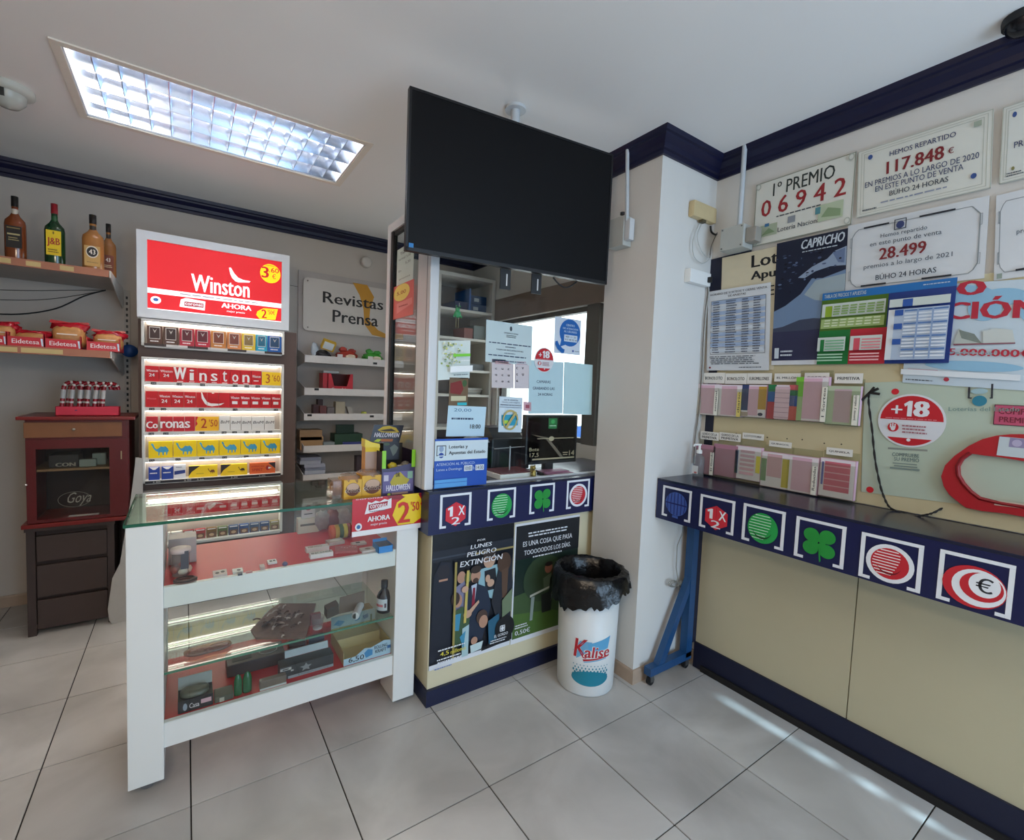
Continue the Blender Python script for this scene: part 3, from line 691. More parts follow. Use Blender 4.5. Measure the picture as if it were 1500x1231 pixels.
# translucent green display sheet
s = Sheet(V5, 'x', BX-.0125, [(140, 40), (1900, 10), (1900, 1050), (90, 850)], mat('b9c6b4', .35, noise=.05, scale=4), .002)
s.add(('R', .0, .0, .004, 1, P('8a8f78'))); s.D(352, 118, 22, RED).D(170, 825, 22, RED)
s.R(300, 532, 585, 536, P('8a9088')).T('COMPRUEBE', 330, 585, 525, 592, 26, P('5a7072'), .02).T('SU PREMIO', 345, 618, 525, 625, 26, P('5a7072'), .02).R(335, 635, 510, 642, P('7e8e88')).R(345, 655, 512, 660, P('7e8e88')).R(315, 672, 530, 678, P('7e8e88'))
TQ = P('2a7f96')
s.R(880, 62, 1060, 72, INK).R(880, 62, 892, 165, INK).R(1046, 62, 1058, 165, INK).R(880, 160, 905, 168, INK).R(1035, 160, 1058, 168, INK).D(962, 185, 38, TQ).D(960, 115, 20, P('9fbcc2'), 2.2).T('Loter\u00edas del Estado', 740, 255, 1250, 262, 28, P('7e9890'), .02)
s.build('display_sheet', 'pale green plastic sheet pinned with red pins behind the red display', 'sheet')
s = Sheet(V5, 'x', BX-.0165, [(215, 130), (705, 150), (705, 530), (215, 510)], P('dcdde0'), .0001, rect=True)
# round over-18 sticker as real disc
def sticker18(O, U, V, N, parent=None, **kw):
    n = 40; mb = MB(); pts = [O+U*(.5+.5*math.cos(2*PI*i/n))+V*(.5+.5*math.sin(2*PI*i/n)) for i in range(n)]
    mb.prism(pts, -N*.001, P('dcdde0'))
    arc = lambda a0, a1, r: [(.5+r*math.cos(a0+(a1-a0)*i/20), .5+r*math.sin(a0+(a1-a0)*i/20)) for i in range(21)]
    Rd = P('c41f2c', .4); Wh = P('e6e6e8')
    mb.fr(O, U, V, [('P', arc(PI+.02, 2*PI-.02, .465), Rd), ('P', arc(PI*.25, PI*.75, .465), Rd), ('T', '+', .2, .22, .36, .38, Wh, .03), ('P', [(.385, .19), (.46, .13), (.51, .13), (.51, .42), (.44, .42), (.44, .21), (.4, .24)], Wh), ('T', '8', .55, .13, .74, .42, Wh, .1), ('L', .1, .45, .9, .48, 1, P('e08a90')),
                        ('E', .25, .64, .085, .085, Rd), ('E', .25, .66, .035, .045, Wh), ('R', .2, .575, .22, .65, Wh), ('R', .235, .56, .255, .65, Wh), ('R', .27, .575, .29, .65, Wh), ('L', .38, .57, .78, .75, 3, P('a86a72')), ('E', .5, .86, .03, .03, Wh)])
    return mb.build('age_sticker', parent, **kw)
c0 = at(*V5(462, 328), 'x', BX-.016); rz = (at(*V5(462, 135), 'x', BX-.016)-at(*V5(462, 522), 'x', BX-.016)).z/2; ry = abs(at(*V5(215, 330), 'x', BX-.016).y-at(*V5(706, 340), 'x', BX-.016).y)/2
r_ = (rz+ry)/2
sticker18(c0+Vector((0, ry, rz)), Vector((0, -2*ry, 0)), Vector((0, 0, -2*rz)), Vector((-1, 0, 0)), label='large round red and white +18 sticker on the right wall', cat='sticker')
s = Sheet(V5, 'x', BX-.0165, [(1070, 210), (1650, 235), (1640, 395), (1055, 355)], mat('c2506e', .5), .001)
s.add(('O', 0, 0, 1, 1, .03, P('4a1828')), ('T', 'COMPRUEBE SU', .06, .15, .95, .45, P('7a2038'), .03), ('T', 'PREMIO', .08, .58, .5, .85, P('7a2038'), .03)); s.build('pink_sign', 'small pink label COMPRUEBE PREMIO over the red display', 'label')
# red rounded display frame
rf = thing('ring_display', 'red rounded open-frame display with white label standing out of the right wall', 'display', tuple(at(*V5(980, 980), 'x', BX-.06)))
RP = mat('b3202a', .35, noise=.05)
def P5(a, b, d=.03): return at(*V5(a, b), 'x', BX-d)
outer = [(1900, 520), (1280, 425), (1180, 425), (1080, 435), (980, 460), (880, 510), (780, 580), (710, 650), (682, 730), (700, 800), (740, 860), (800, 910), (860, 955), (980, 980), (1130, 995), (1280, 1022), (1900, 1100)]
inner = [(1900, 930), (1280, 945), (1120, 920), (960, 880), (900, 835), (850, 780), (815, 720), (812, 660), (840, 610), (900, 565), (1000, 580), (1100, 590), (1280, 620), (1900, 700)]
fm = MB(); fm.prism([P5(a, b, .035) for a, b in outer+inner], Vector((.02, 0, 0)), RP); fm.prism([P5(a, b, .035) for a, b in [(1895, 520), (2080, 600), (2160, 800), (2080, 1020), (1895, 1100), (1895, 930), (1960, 890), (1990, 800), (1960, 730), (1895, 700)]], Vector((.02, 0, 0)), RP); fm.build('ring_frame', rf)
bv = MB(); lp = [(a, b) for a, b in outer[2:]]
bv.tube([P5(a, b, .035) for a, b in [(1900, 940), (1280, 950), (1120, 925), (960, 888), (895, 838), (843, 782), (805, 722), (800, 655), (832, 600), (895, 560)]], .006, mat('8e1820', .4), 8); bv.build('inner_bead', rf)
s = Sheet(V5, 'x', BX-.0365, [(1110, 437), (1700, 500), (1690, 640), (1075, 580)], P('c3cdd0'), .002); s.R(1180, 450, 1700, 570, P('8f86a8')); s.D(1230, 490, 25, P('b7acc6')); s.build('label_plate', 'white plate with violet screen', parent=rf)
s = Sheet(V5, 'x', BX-.0365, [(1080, 905), (1600, 965), (1590, 1000), (1060, 935)], P('cdb6a6'), .001); s.build('lower_label', 'pale strip label', parent=rf)
# twisted black cord
cd_ = MB(); K2 = P('17130f')
path = [P5(a, b, d) for a, b, d in ((165, 120, .03), (160, 200, .022), (185, 400, .022), (205, 600, .022), (240, 780, .022), (275, 890, .025), (320, 960, .03), (420, 1000, .035), (500, 1020, .05), (560, 1010, .05), (620, 995, .045), (690, 960, .03))]
def smooth(p, n=5):
    out = []
    for i in range(len(p)-1):
        a, b, c, d = p[max(0, i-1)], p[i], p[i+1], p[min(len(p)-1, i+2)]
        for k in range(n):
            t = k/n; out.append(.5*((2*b)+(c-a)*t+(2*a-5*b+4*c-d)*t*t+(3*b-a-3*c+d)*t**3))
    return out+[p[-1]]
pp = smooth(path)
for s_ in (0, 1): cd_.tube([p+Vector((.0, .0022*math.cos(i*1.3+PI*s_), .0022*math.sin(i*1.3+PI*s_))) for i, p in enumerate(pp)], .0025, K2, 6)
cd_.tube([P5(110, 180), P5(165, 125), P5(230, 95)], .005, K2, 6).tube([P5(165, 125), P5(240, 135)], .005, K2, 6).tube([P5(160, 130), P5(200, 85)], .004, K2, 6)
cd_.tube([P5(500, 1020, .05), P5(520, 1060, .07), P5(600, 1110, .09)], .002, K2, 6)
cd_.build('cord', label='twisted black cord hanging from a hook beside the +18 sticker', cat='cord')

# ------------------------------------------------------------ slip holders
V4 = view(1010, 530, 1270, 740, 1500)
ACR = glass('f6f8f4', 1.35, .05, .02)
pk = 'dcb2c4'
def holder(hq, sq, label, hdr, stripes, side=None, sidecol='e9e6d8'):
    """clear wall pocket with a stack of slips, header card above"""
    T_, B_ = at(*V4(*sq[0]), 'x', BX-.045), at(*V4(*sq[1]), 'x', BX-.045)
    y0, y1 = T_.y, B_.y
    z1 = T_.z; z0 = B_.z
    zc_ = (at(*V4(sq[0][0], sq[1][1]), 'x', BX-.045).z+B_.z)/2
    z0 = max(zc_, 1.034)
    h = thing('slip_holder', label, 'slip holder', (BX-.03, (y0+y1)/2, z0), 'betting slip holders on the right wall')
    f = MB(); f.box(BX-.05, y1-.0005, z0, BX-.0485, y0+.0005, z1-.02, ACR).box(BX-.05, y1-.0005, z0, BX-.012, y0+.0005, z0+.002, ACR).box(BX-.014, y1-.0005, z0, BX-.0125, y0+.0005, z1+.03, ACR)
    f.build('pocket', h)
    sl = MB(); m0 = P(pk if isinstance(stripes, str) else stripes[0])
    sl.box(BX-.046, y1, z0+.003, BX-.026, y0, z1, m0)
    O, U, V = Vector((BX-.046, y0, z1)), Vector((0, y1-y0, 0)), Vector((0, 0, z0+.003-z1))
    it = [('R', .02, .01, .98, .99, P('e9e0e6'))]
    if stripes == 'plain': it += [('R', .14, .04, .78, .96, P(pk))]
    elif stripes == 'multi': it += [('R', 0, 0, .28, .3, P('1f7a4a')), ('R', 0, .2, .28, .55, P('2a62a8')), ('R', 0, .5, .28, 1, P('b83a44')), ('R', .72, 0, 1, .2, P('c2565c')), ('R', .72, .15, 1, .3, P('2f7a52')), ('R', .72, .3, 1, .6, P('2c4c9c')), ('R', .72, .6, 1, 1, P('b5564a')), ('R', .25, .05, .75, .98, P('d6b8c0'))]+[('R', .25, .23+.14*k, .75, .238+.14*k, P('604050')) for k in range(6)]
    elif stripes == 'navy': it += [('R', 0, 0, .28, .8, P('33406c')), ('R', .28, .05, .68, .95, P(pk)), ('R', .68, .05, 1, .75, P('c2953a')), ('E', .8, .9, .1, .05, P('38304c')), ('R', 0, .85, .3, .98, P('b49a86'))]
    elif stripes == 'lime': it += [('R', 0, 0, .24, .45, P('7cc23a')), ('R', .24, .03, .8, .95, P(pk)), ('R', 0, .45, .24, 1, P('a9c08c'))]
    elif stripes == 'palegreen': it += [('R', 0, 0, 1, 1, P('b8c4a8')), ('R', .24, .08, .75, .94, P('c4a8b0'))]
    elif stripes == 'pink': it += [('R', 0, 0, 1, 1, P('b47e92'))]
    elif stripes == 'lines': it += [('R', 0, .15, .12, .85, P('4a6a9c'))]+[('R', .2, .12+.13*k, .75, .2+.13*k, P('d9aeb8')) for k in range(6)]+[('R', .82, .25, .98, .75, P('d8c84a'))]
    elif stripes == 'greenpink': it += [('R', 0, .2, .2, .85, P('7f9c74')), ('R', .22, .05, .74, .7, P('d4acb4')), ('R', .76, .15, 1, .95, P('cdb84a'))]
    elif stripes == 'grid': it += [('R', .14, .08, .86, .84, P('cf6a7c'))]+[('R', .14, .18+.17*k, .86, .21+.17*k, P('dfa8b0')) for k in range(4)]+[('R', .06, .1, .12, .7, P('6a6ca8'))]
    sl.fr(O, U, V, it, .0004); sl.build('slips', h)
    if side:   # vertical printed strip, reading upwards
        t = MB(); sx = y1+.021
        t.box(BX-.0535, y1+.002, z0+.004, BX-.0515, sx, z0+(z1-z0)*.78, P(sidecol))
        O2 = Vector((BX-.0535, sx, z0+.02)); t.fr(O2, Vector((0, 0, (z1-z0)*.68)), Vector((0, -.019, 0)), [('T', side, .04, .2, .96, .75, INK, .02)], .0004)
        t.build('side_strip', h)
    if hdr:
        T2, B2 = at(*V4(*hq[0]), 'x', BX-.03), at(*V4(*hq[1]), 'x', BX-.03)
        t = MB(); t.box(BX-.03, B2.y, B2.z, BX-.028, T2.y, T2.z, P('e6e4dc'))
        hs = hdr.split('|')
        t.fr(Vector((BX-.03, T2.y, T2.z)), Vector((0, B2.y-T2.y, 0)), Vector((0, 0, B2.z-T2.z)), [('T', q, .1, (.35 if len(hs) == 1 else .15+.42*i), .9, (.65 if len(hs) == 1 else .45+.42*i), INK, .03) for i, q in enumerate(hs)], .0004)
        t.build('header_card', h)
    return h
holder(((120, 95), (295, 185)), ((75, 188), (240, 455)), 'clear pocket of pink slips headed BONOLOTO, farthest left of top row, side strip semanal', 'BONOLOTO', 'plain', 'semanal')
holder(((305, 100), (480, 190)), ((250, 195), (435, 468)), 'clear pocket of pink slips headed BONOLOTO with yellowish side strip diario', 'BONOLOTO', 'plain', 'diario', 'd8c46a')
holder(((490, 98), (690, 190)), ((450, 195), (640, 475)), 'clear pocket of navy and gold edged slips headed EUROMILLONES', 'EUROMILLONES', 'navy')
holder(((720, 100), (935, 170)), ((672, 195), (900, 495)), 'clear pocket of red, blue and green edged slips with scribbled header', 'EL MILL\u00d3N', 'multi')
holder(((975, 95), (1175, 180)), ((908, 130), (1155, 510)), 'clear pocket of lime edged slips with side strip 1 Sorteo', 'GORDO', 'lime', '1 Sorteo')
holder(((1230, 100), (1460, 185)), ((1165, 205), (1425, 540)), 'clear pocket of pale green slips headed PRIMITIVA with side strip jueves y sabado', 'PRIMITIVA', 'palegreen', 'jueves y sabado')
holder(((95, 585), (245, 670)), ((30, 690), (205, 950)), 'clear pocket of dark pink slips behind the hand gel with side strip El Gordo', 'GORDO DE LA|PRIMITIVA', 'pink', 'El Gordo')
holder(((255, 595), (430, 680)), ((210, 692), (395, 975)), 'clear pocket of plain dark pink slips headed GORDO DE LA PRIMITIVA', 'GORDO DE LA|PRIMITIVA', 'pink')
holder(((450, 598), (625, 668)), ((395, 705), (595, 1005)), 'clear pocket of lined blue edged slips headed LOTOTURF', 'LOTOTURF', 'lines')
holder(((675, 665), (860, 735)), ((615, 755), (830, 1075)), 'clear pocket of green and yellow edged slips headed QUINIGOL', 'QUINIGOL', 'greenpink')
holder(None, ((840, 785), (1075, 1120)), 'clear pocket of white slips with side strip Reducidas and no header', None, 'plain', 'Reducidas')
holder(((1160, 722), (1375, 808)), ((1110, 808), (1385, 1160)), 'clear pocket of red gridded slips headed QUINIELA', 'QUINIELA', 'grid')

# hand gel pump bottle
b0 = at(1022, 699, 'z', 1.031)
gp = thing('pump_bottle', 'clear hand gel pump bottle on the end of the wall counter', 'bottle', (b0.x, b0.y+.0, 1.031))
x, y, z = b0.x, b0.y, 1.031
MB().lathe([(.001, 0), (.025, 0), (.027, .006), (.027, .095), (.022, .108), (.011, .116), (.011, .124)], (x, y, z), glass('dfe6ea', 1.3, .05, .12), 20).build('bottle_body', gp)
MB().box(x-.0282, y-.016, z+.02, x-.0274, y+.016, z+.06, P('d4d8da')).box(x-.0286, y-.01, z+.022, x-.0283, y+.004, z+.03, P('c06a6a')).build('bottle_label', gp)
MB().lathe([(.014, .122), (.014, .138), (.006, .142), (.006, .165)], (x, y, z), WHITE, 16).tube([(x+.012, y, z+.166), (x-.028, y+.01, z+.166), (x-.034, y+.012, z+.158)], .005, WHITE).build('pump', gp)

# ------------------------------------------------------------ boxes, conduits, cables at the corner
VC = view(880, 180, 1160, 480, 1149)
def cq(a, b, ax, v): return at(*VC(a, b), ax, v)
cr = mat('cdb88c', .5)
p0, p1 = cq(562, 455, 'y', PY0-.03), cq(690, 610, 'y', PY0-.03)
t = thing('junction_box', 'cream rounded connection box near the top of the pillar corner', 'box', ((p0.x+p1.x)/2, PY0, p1.z))
MB().bbox(p0.x, PY0-.035, p1.z, p1.x, PY0, p0.z-.003, cr, .012).build('cover', t)
MB().box((p0.x+p1.x)/2-.02, PY0-.032, p1.z-.012, (p0.x+p1.x)/2+.012, PY0-.01, p1.z, P('5a5038')).build('cable_plug', t)
p0, p1 = cq(548, 870, 'y', PY0-.04), cq(665, 985, 'y', PY0-.04)
t = thing('wall_socket', 'white power socket box on the pillar below the cream box', 'socket', ((p0.x+p1.x)/2, PY0, p1.z))
MB().bbox(p0.x, PY0-.035, p1.z, p1.x, PY0, p0.z, WHITE, .006).build('socket_body', t)
MB().box(p1.x-.03, PY0-.05, (p0.z+p1.z)/2-.016, p1.x-.012, PY0-.035, (p0.z+p1.z)/2+.01, BLACK).build('plug', t)
c_ = MB(); CW = P('b9b8b2')
def tb(mb, pts, r, m, v=PY0-.02, ax='y'): mb.tube(smooth([cq(a, b, ax, v) for a, b in pts]), r, m, 6)
tb(c_, [(590, 610), (555, 700), (560, 800), (610, 845), (655, 815), (660, 780)], .0022, CW)
tb(c_, [(605, 610), (580, 680), (600, 760), (640, 810), (655, 800)], .0022, CW)
tb(c_, [(700, 660), (665, 740), (655, 810)], .002, P('4a4a48'))
c_.build('cable_loop', label='thin looped cables between the cream box and the socket', cat='cable')
c_ = MB(); tb(c_, [(660, 620), (665, 655), (690, 672), (720, 660)], .005, BLACK, PY0-.015); c_.build('black_cable', label='short black cable running to the grey wall box', cat='cable')
c_ = MB()
for d, a in ((0, 632), (8, 640)):
    tb(c_, [(a, 950), (a+10, 1010), (a-6, 1150), (a-16, 1300), (a-26, 1500), (a-46, 1750), (a-66, 1900), (a-76, 2050)], .0025, CW if d else P('6b5f50'), PY0-.012-d*.0005)
c_.build('drop_cable', label='pair of cables running down the corner from the socket to the counter', cat='cable')
# grey box on conduit at the right wall
GB = mat('b4b6b0', .5); PV = mat('c2c8cc', .4)
def conduit_box(cx, cy, face, z0, z1, half, label, ptop):
    t = thing('conduit_box', label, 'box', (cx, cy, z0))
    return t
p0, p1 = cq(722, 640, 'x', XR-.1), cq(852, 742, 'x', XR-.1)
bx0, by1, by0 = XR-.1, p0.y, p1.y
t = thing('conduit_box', 'grey box with white conduit to the ceiling on the right wall by the corner', 'box', (XR-.05, (by0+by1)/2, p1.z))
MB().bbox(XR-.1, by0, p1.z, XR-.011, by1, p0.z, GB, .004).build('box_body', t)
m_ = MB()
for yy in (by0+.01, by1-.01):
    for zz in (p0.z-.01, p1.z+.01): MB().lathe([(.004, -.002), (.004, .001)], (XR-.1, yy, zz), P('6a6a66'), 8, 'x').build('screw', t)
pc = cq(835, 600, 'x', XR-.06); pt_ = cq(827, 105, 'x', XR-.06)
MB().tube([(XR-.06, pc.y, p0.z), (XR-.06, pc.y, ZC)], .011, PV, 12).build('conduit', t)
MB().bbox(XR-.085, by0-.05, p1.z+.02, XR-.03, by0, p0.z-.02, P('9a948a'), .008).build('end_fitting', t)
# twin on the pillar's left face
pb0, pb1 = cq(62, 600, 'x', PX-.05), cq(140, 735, 'x', PX-.05)
ya, yb_ = pb1.y, pb0.y
t = thing('conduit_box', 'grey box with white conduit to the ceiling on the pillar beside the television', 'box', (PX-.05, (ya+yb_)/2, pb1.z))
MB().bbox(PX-.06, ya, pb1.z, PX-.001, yb_, pb0.z+.01, GB, .003).build('box_body', t)
MB().tube([(PX-.05, ya-.01, pb0.z-.02), (PX-.05, ya+.012, ZC)], .009, PV, 12).build('conduit', t)
MB().bbox(PX-.055, ya-.035, pb1.z+.02, PX-.02, ya, pb0.z-.01, P('c9cbcc'), .008).build('end_fitting', t)
MB().lathe([(.001, 0), (.011, 0), (.011, .012), (.001, .014)], (PX-.062, ya+.01, pb0.z+.012), BLACK, 10).build('black_cap', t)

# dark dome at the top right
pd = at(1502, 22, 'z', ZC)
t = thing('ceiling_camera', 'black dome camera on the ceiling at the top right', 'camera', tuple(pd))
MB().lathe([(.001, -.06), (.02, -.057), (.038, -.045), (.045, -.025)], pd, mat('15151a', .2), 20).build('dome', t)
MB().lathe([(.05, -.025), (.052, -.01), (.05, 0)], pd, BLACK, 20).build('base_ring', t)
# white dome at the left
pd = at(12, 128, 'z', ZC)
t = thing('ceiling_camera', 'white dome camera on the ceiling at the left edge', 'camera', tuple(pd))
MB().lathe([(.085, 0), (.085, -.02), (.07, -.028), (.06, -.03)], pd, mat('c4c6be', .4), 28).build('base_ring', t)
MB().lathe([(.06, -.03), (.056, -.055), (.035, -.08), (.001, -.088)], pd, mat('b9bab2', .25), 24).build('dome', t)
MB().box(pd.x-.03, pd.y-.062, pd.z-.06, pd.x+.0, pd.y-.045, pd.z-.028, P('2a2b28')).build('lens_slot', t)
pd = at(537, 384, 'y', YB-.03)
MB().lathe([(.045, 0), (.045, -.035), (.035, -.045), (.001, -.046)], (pd.x, YB, pd.z), mat('cfc8bf', .5), 28, 'y').build('wall_sensor', label='round white sensor on the back wall above the magazine sign', cat='sensor')

# ============================================================ TELEVISION
A_ = Vector((.6932, 1.7018, 0)); B_ = Vector((1.6566, 1.589, 0)); ux = (B_-A_).normalized(); ny = Vector((ux.y, -ux.x, 0))
tv = thing('television', 'large dark flat television hanging from the ceiling above the booth counter', 'television', ((A_.x+B_.x)/2, (A_.y+B_.y)/2, 1.955))
TZ1, TZ0, TW = 2.548, 1.952, .97
def tvb(u0, u1, d0, d1, z0, z1, m): return ('o', A_+ux*u0+ny*d0+Vector((0, 0, z0)), ux*(u1-u0), Vector((0, 0, z1-z0)), ny*(d1-d0), m)
def addo(mb, t): mb.obox(t[1], t[2], t[3], t[4], t[5]); return mb
TVK = mat('0b0b0f', .4, noise=.02)
addo(MB(), tvb(0, TW, -.022, 0, TZ0, TZ1, TVK)).build('back_shell', tv)
f = MB(); bz = .009
for q in ((0, TW, TZ1-bz, TZ1), (0, TW, TZ0, TZ0+.014), (0, bz, TZ0, TZ1), (TW-bz, TW, TZ0, TZ1)): addo(f, tvb(q[0], q[1], 0, .004, q[2], q[3], TVK))
f.build('bezel', tv)
addo(MB(), tvb(bz, TW-bz, 0, .002, TZ0+.014, TZ1-bz, mat('07070a', .45, noise=.02, spec=.2))).build('screen', tv)
addo(MB(), tvb(.012, .03, .004, .0048, TZ0+.012, TZ0+.028, P('2a78b8'))).build('sticker', tv, label='small blue sticker')
addo(MB(), tvb(0.25, .7, -.06, -.022, TZ0+.1, TZ1-.1, TVK)).build('rear_housing', tv)
mp = A_+ux*.49+ny*(-.08)
MB().tube([mp+Vector((0, 0, TZ1-.2)), mp+Vector((0, 0, ZC-.01))], .02, PV, 14).lathe([(.045, -.012), (.045, 0)], (mp.x, mp.y, ZC), PV, 20).build('ceiling_mount', tv)
for u in (.42, .575):
    m_ = MB(); addo(m_, tvb(u, u+.05, -.03, -.024, TZ0-.085, TZ0, BLACK)); addo(m_, tvb(u+.028, u+.034, -.024, -.0235, TZ0-.07, TZ0-.02, P('c8c8c8'))); m_.build('hanging_bracket', tv)
MB().tube(smooth([A_+ux*(.69+.13*i/6)+ny*(-.03)+Vector((0, 0, TZ0-.035*math.sin(PI*i/6))) for i in range(7)], 3), .004, BLACK, 6).build('cable', tv)

# ============================================================ WASTE BIN
bcx, bcy = 1.665, 1.605
wb = thing('waste_bin', 'tall white round waste bin with KALISE print and black liner', 'bin', (bcx, bcy, 0))
BINM = mat('dfe1df', .4, noise=.02)
MB().lathe([(.001, .001), (.132, .001), (.138, .01), (.15, .55), (.146, .55), (.134, .015), (.001, .013)], (bcx, bcy, 0), BINM, 48).build('bin_body', wb)
# printed logo wrapped on the cylinder
def wrapfr(items, ang0, ang1, z0, z1, r0):
    base = MB(); U = Vector((1, 0, 0)); base.fr(Vector((0, 0, 0)), U, Vector((0, 0, -1)), items, 0)
    return base
lg = MB()
VK = view(600, 690, 960, 1050, 1231)
def cyl(u, v, e):   # u,v in print space -> on the bin wall; angle centred towards the camera side
    a = 3.45+u*1.3; z = .30-v*.245; r = .138+(.012)*(z/.55)+.0008+e
    return Vector((bcx+r*math.cos(a), bcy+r*math.sin(a), z))
def addw(vs2, fs, m, e): lg.add([cyl(u, v, e) for u, v in vs2], fs, m)
def clipu(p, c, side):
    out = []
    for i in range(len(p)):
        a, b = p[i], p[(i+1) % len(p)]; ia, ib = (a[0]-c)*side >= 0, (b[0]-c)*side >= 0
        if ia: out.append(a)
        if ia != ib: t = (c-a[0])/(b[0]-a[0]); out.append((c, a[1]+t*(b[1]-a[1])))
    return out
def polyw(pts, m, e):
    # cut into narrow upright strips so that the print follows the curve
    n = 24
    for k in range(n):
        q = clipu(clipu(list(pts), k/n, 1), (k+1)/n, -1)
        if len(q) > 2: addw(q, [tuple(t) for t in tessellate_polygon([[Vector((a, -b, 0)) for a, b in q]])], m, e)
KB, KB2, KR = P('5fa6cf', .4), P('1c8096', .4), P('b8202c', .4)
polyw([(.02, .32), (.2, .1), (.5, .1), (.4, .3), (.12, .46)], P('6fa9cc', .4), .0); polyw([(.4, .14), (1, .0), (.94, .24), (.6, .3), (.42, .26)], KB, .0004)
def txw(tx, u0, v0, u1, v1, m, e, sl=.12, bold=.04):
    vs, fs = text_geo(tx, 0); [addw([(u0+sh+(u1-u0)*a+sl*(v1-v0)*b, v1+(v0-v1)*b) for a, b in vs], fs, m, e+abs(sh)*.001) for sh in (-bold*.18, 0, bold*.18)]
for du, dv, m, e in ((.0, .0, WHITE, .0008),): txw('K', .04, .05, .38, .44, m, e, bold=.1); txw('alise', .3, .18, 1.0, .42, m, e, bold=.1)
txw('K', .05, .06, .37, .43, KR, .0014, bold=.05); txw('alise', .32, .19, .98, .41, KR, .0014, bold=.04)
polyw([(.28, .455), (.95, .38), (.95, .4), (.3, .49)], KR, .0012); polyw([(.3, .5), (.9, .42), (.9, .435), (.32, .515)], KB, .0012)
n = 24; polyw([(.5+.5*math.cos(2*PI*i/n), .84+.15*math.sin(2*PI*i/n)) for i in range(n)], KB2, .0)
for r in range(5):
    for c in range(11):
        u, v = .05+c*.09+(r % 2)*.045, .58+r*.055; d = .012+.006*r
        if u < .98: addw([(u+d*math.cos(2*PI*i/8), v+d*1.1*math.sin(2*PI*i/8)) for i in range(8)], [tuple(range(8))], KB2, .0006)
lg.build('printed_logo', wb, label='red and blue printed ice-cream logo')
# liner: crumpled skirt folded over the rim
lin_m = mat('0b0b0d', .26, noise=.1, bump=1.0, scale=45)
mb = MB(); n = 96; rows = []; rnd = random.Random(5)
nz = lambda a, k: .35*math.sin(a*3+k*1.3)+.3*math.sin(a*7+k*2.9+math.sin(a*4))+.22*math.sin(a*13-k*2.3)+.25*math.sin(a*29+k*4.7+2*math.sin(a*6))
prof = [(-.036, .36, 0), (-.024, .45, .003), (-.016, .53, .004), (.0, .572, .007), (.008, .588, .008), (.02, .575, .012), (.028, .548, .014), (.032, .53, .014), (.034, .512, .013)]
for j, (dr, z, w) in enumerate(prof):
    for i in range(n):
        a = 2*PI*i/n
        drop = .0
        if j >= 6:
            # hangs much lower on the left side seen from the front
            d = (math.cos(a-PI*1.05)+1)/2; drop = (j-5)*.03*max(0, d**3)+(j-5)*.009*nz(a, 1)
        r = .146+dr+w*nz(a, j*.6)+(.012 if j >= 5 else 0)
        mb_z = z-drop+.006*nz(a, j+3)
        rows.append((bcx+r*math.cos(a), bcy+r*math.sin(a), mb_z))
fs = [(j*n+i, j*n+(i+1) % n, (j+1)*n+(i+1) % n, (j+1)*n+i) for j in range(len(prof)-1) for i in range(n)]
mb.add(rows, fs, lin_m, True); mb.lathe([(.001, .3), (.11, .34), (.117, .37)], (bcx, bcy, 0), lin_m, 32)
mb.build('bin_liner', wb, label='crumpled black bin liner folded over the rim')

# ============================================================ PAPERS ON THE BOOTH GLASS
YG = 1.8665
VA, VBB, VC1, VC2 = view(560, 360, 740, 560, 1108), view(560, 540, 740, 740, 1108), view(700, 380, 900, 560, 1368), view(700, 540, 900, 740, 1231)
PALE = mat('c5d6d8', .5, noise=.02); DKB = P('2c3a5c')
s = Sheet(VBB, 'y', 1.83, [(475, 622), (945, 640), (945, 1040), (465, 1090)], P('1d52b4', .3), .003, rect=True)
s.add(('R', .0, .04, 1, .44, P('cfdfe6')), ('O', .03, .13, .2, .34, .016, INK), ('E', .115, .33, .045, .055, P('2a4aa0')), ('E', .115, .2, .04, .06, P('8fa6c6')), ('R', .05, .33, .18, .35, P('cfdfe6')))
s.add(('T', 'Loter\u00edas y', .25, .13, .6, .22, INK, .03), ('T', 'Apuestas del Estado', .25, .25, .95, .34, INK, .03), ('T', 'ATENCI\u00d3N AL P\u00daBLICO:', .03, .47, .75, .54, P('bcd0f0'), .015), ('T', 'Lunes a Domingo', .03, .59, .5, .66, P('bcd0f0'), .015), ('R', .54, .56, .7, .68, P('d8e2ee')), ('R', .76, .56, .93, .68, P('d8e2ee')), ('T', '10:00', .56, .58, .68, .66, INK, .02), ('T', '14:30', .78, .58, .91, .66, INK, .02), ('T', 'h', .71, .58, .735, .66, P('bcd0f0'), .01), ('R', 0, .82, .6, .985, P('5aa2e0')), ('R', 0, .885, .6, .895, P('1d52b4')))
s.build('hours_sign', 'blue and white opening hours board Loterias y Apuestas del Estado on the counter', 'sign')
s = Sheet(VBB, 'y', YG, [(600, 335), (935, 345), (920, 612), (570, 612)], mat('bfdcea', .3, noise=.02), .001)
s.add(('T', '20,00', .15, .08, .6, .2, P('4a7aa0'), .01), ('L', .1, .36, .75, .48, 1, DKB), ('T', '18:00', .6, .6, .88, .74, INK, .03)); s.build('handwritten_sheet', 'pale blue handwritten sheet with 18:00 above the hours board', 'sheet')
s = Sheet(VA, 'y', YG, [(505, 862), (798, 850), (785, 1200), (500, 1210)], P('d9e4e0', .3), .001)  # tree outside, mirrored in the glass, painted on a flat sheet
rnd = random.Random(11)
for k in range(70): s.add(('E', .08+rnd.random()*.7*(.6+.4*rnd.random()), .05+rnd.random()*.6, rnd.uniform(.015, .04), rnd.uniform(.01, .03), rnd.choice([P('c9cf78'), P('e6e6c0'), P('9cae5a'), P('7f9468'), P('f0f0e4')])))
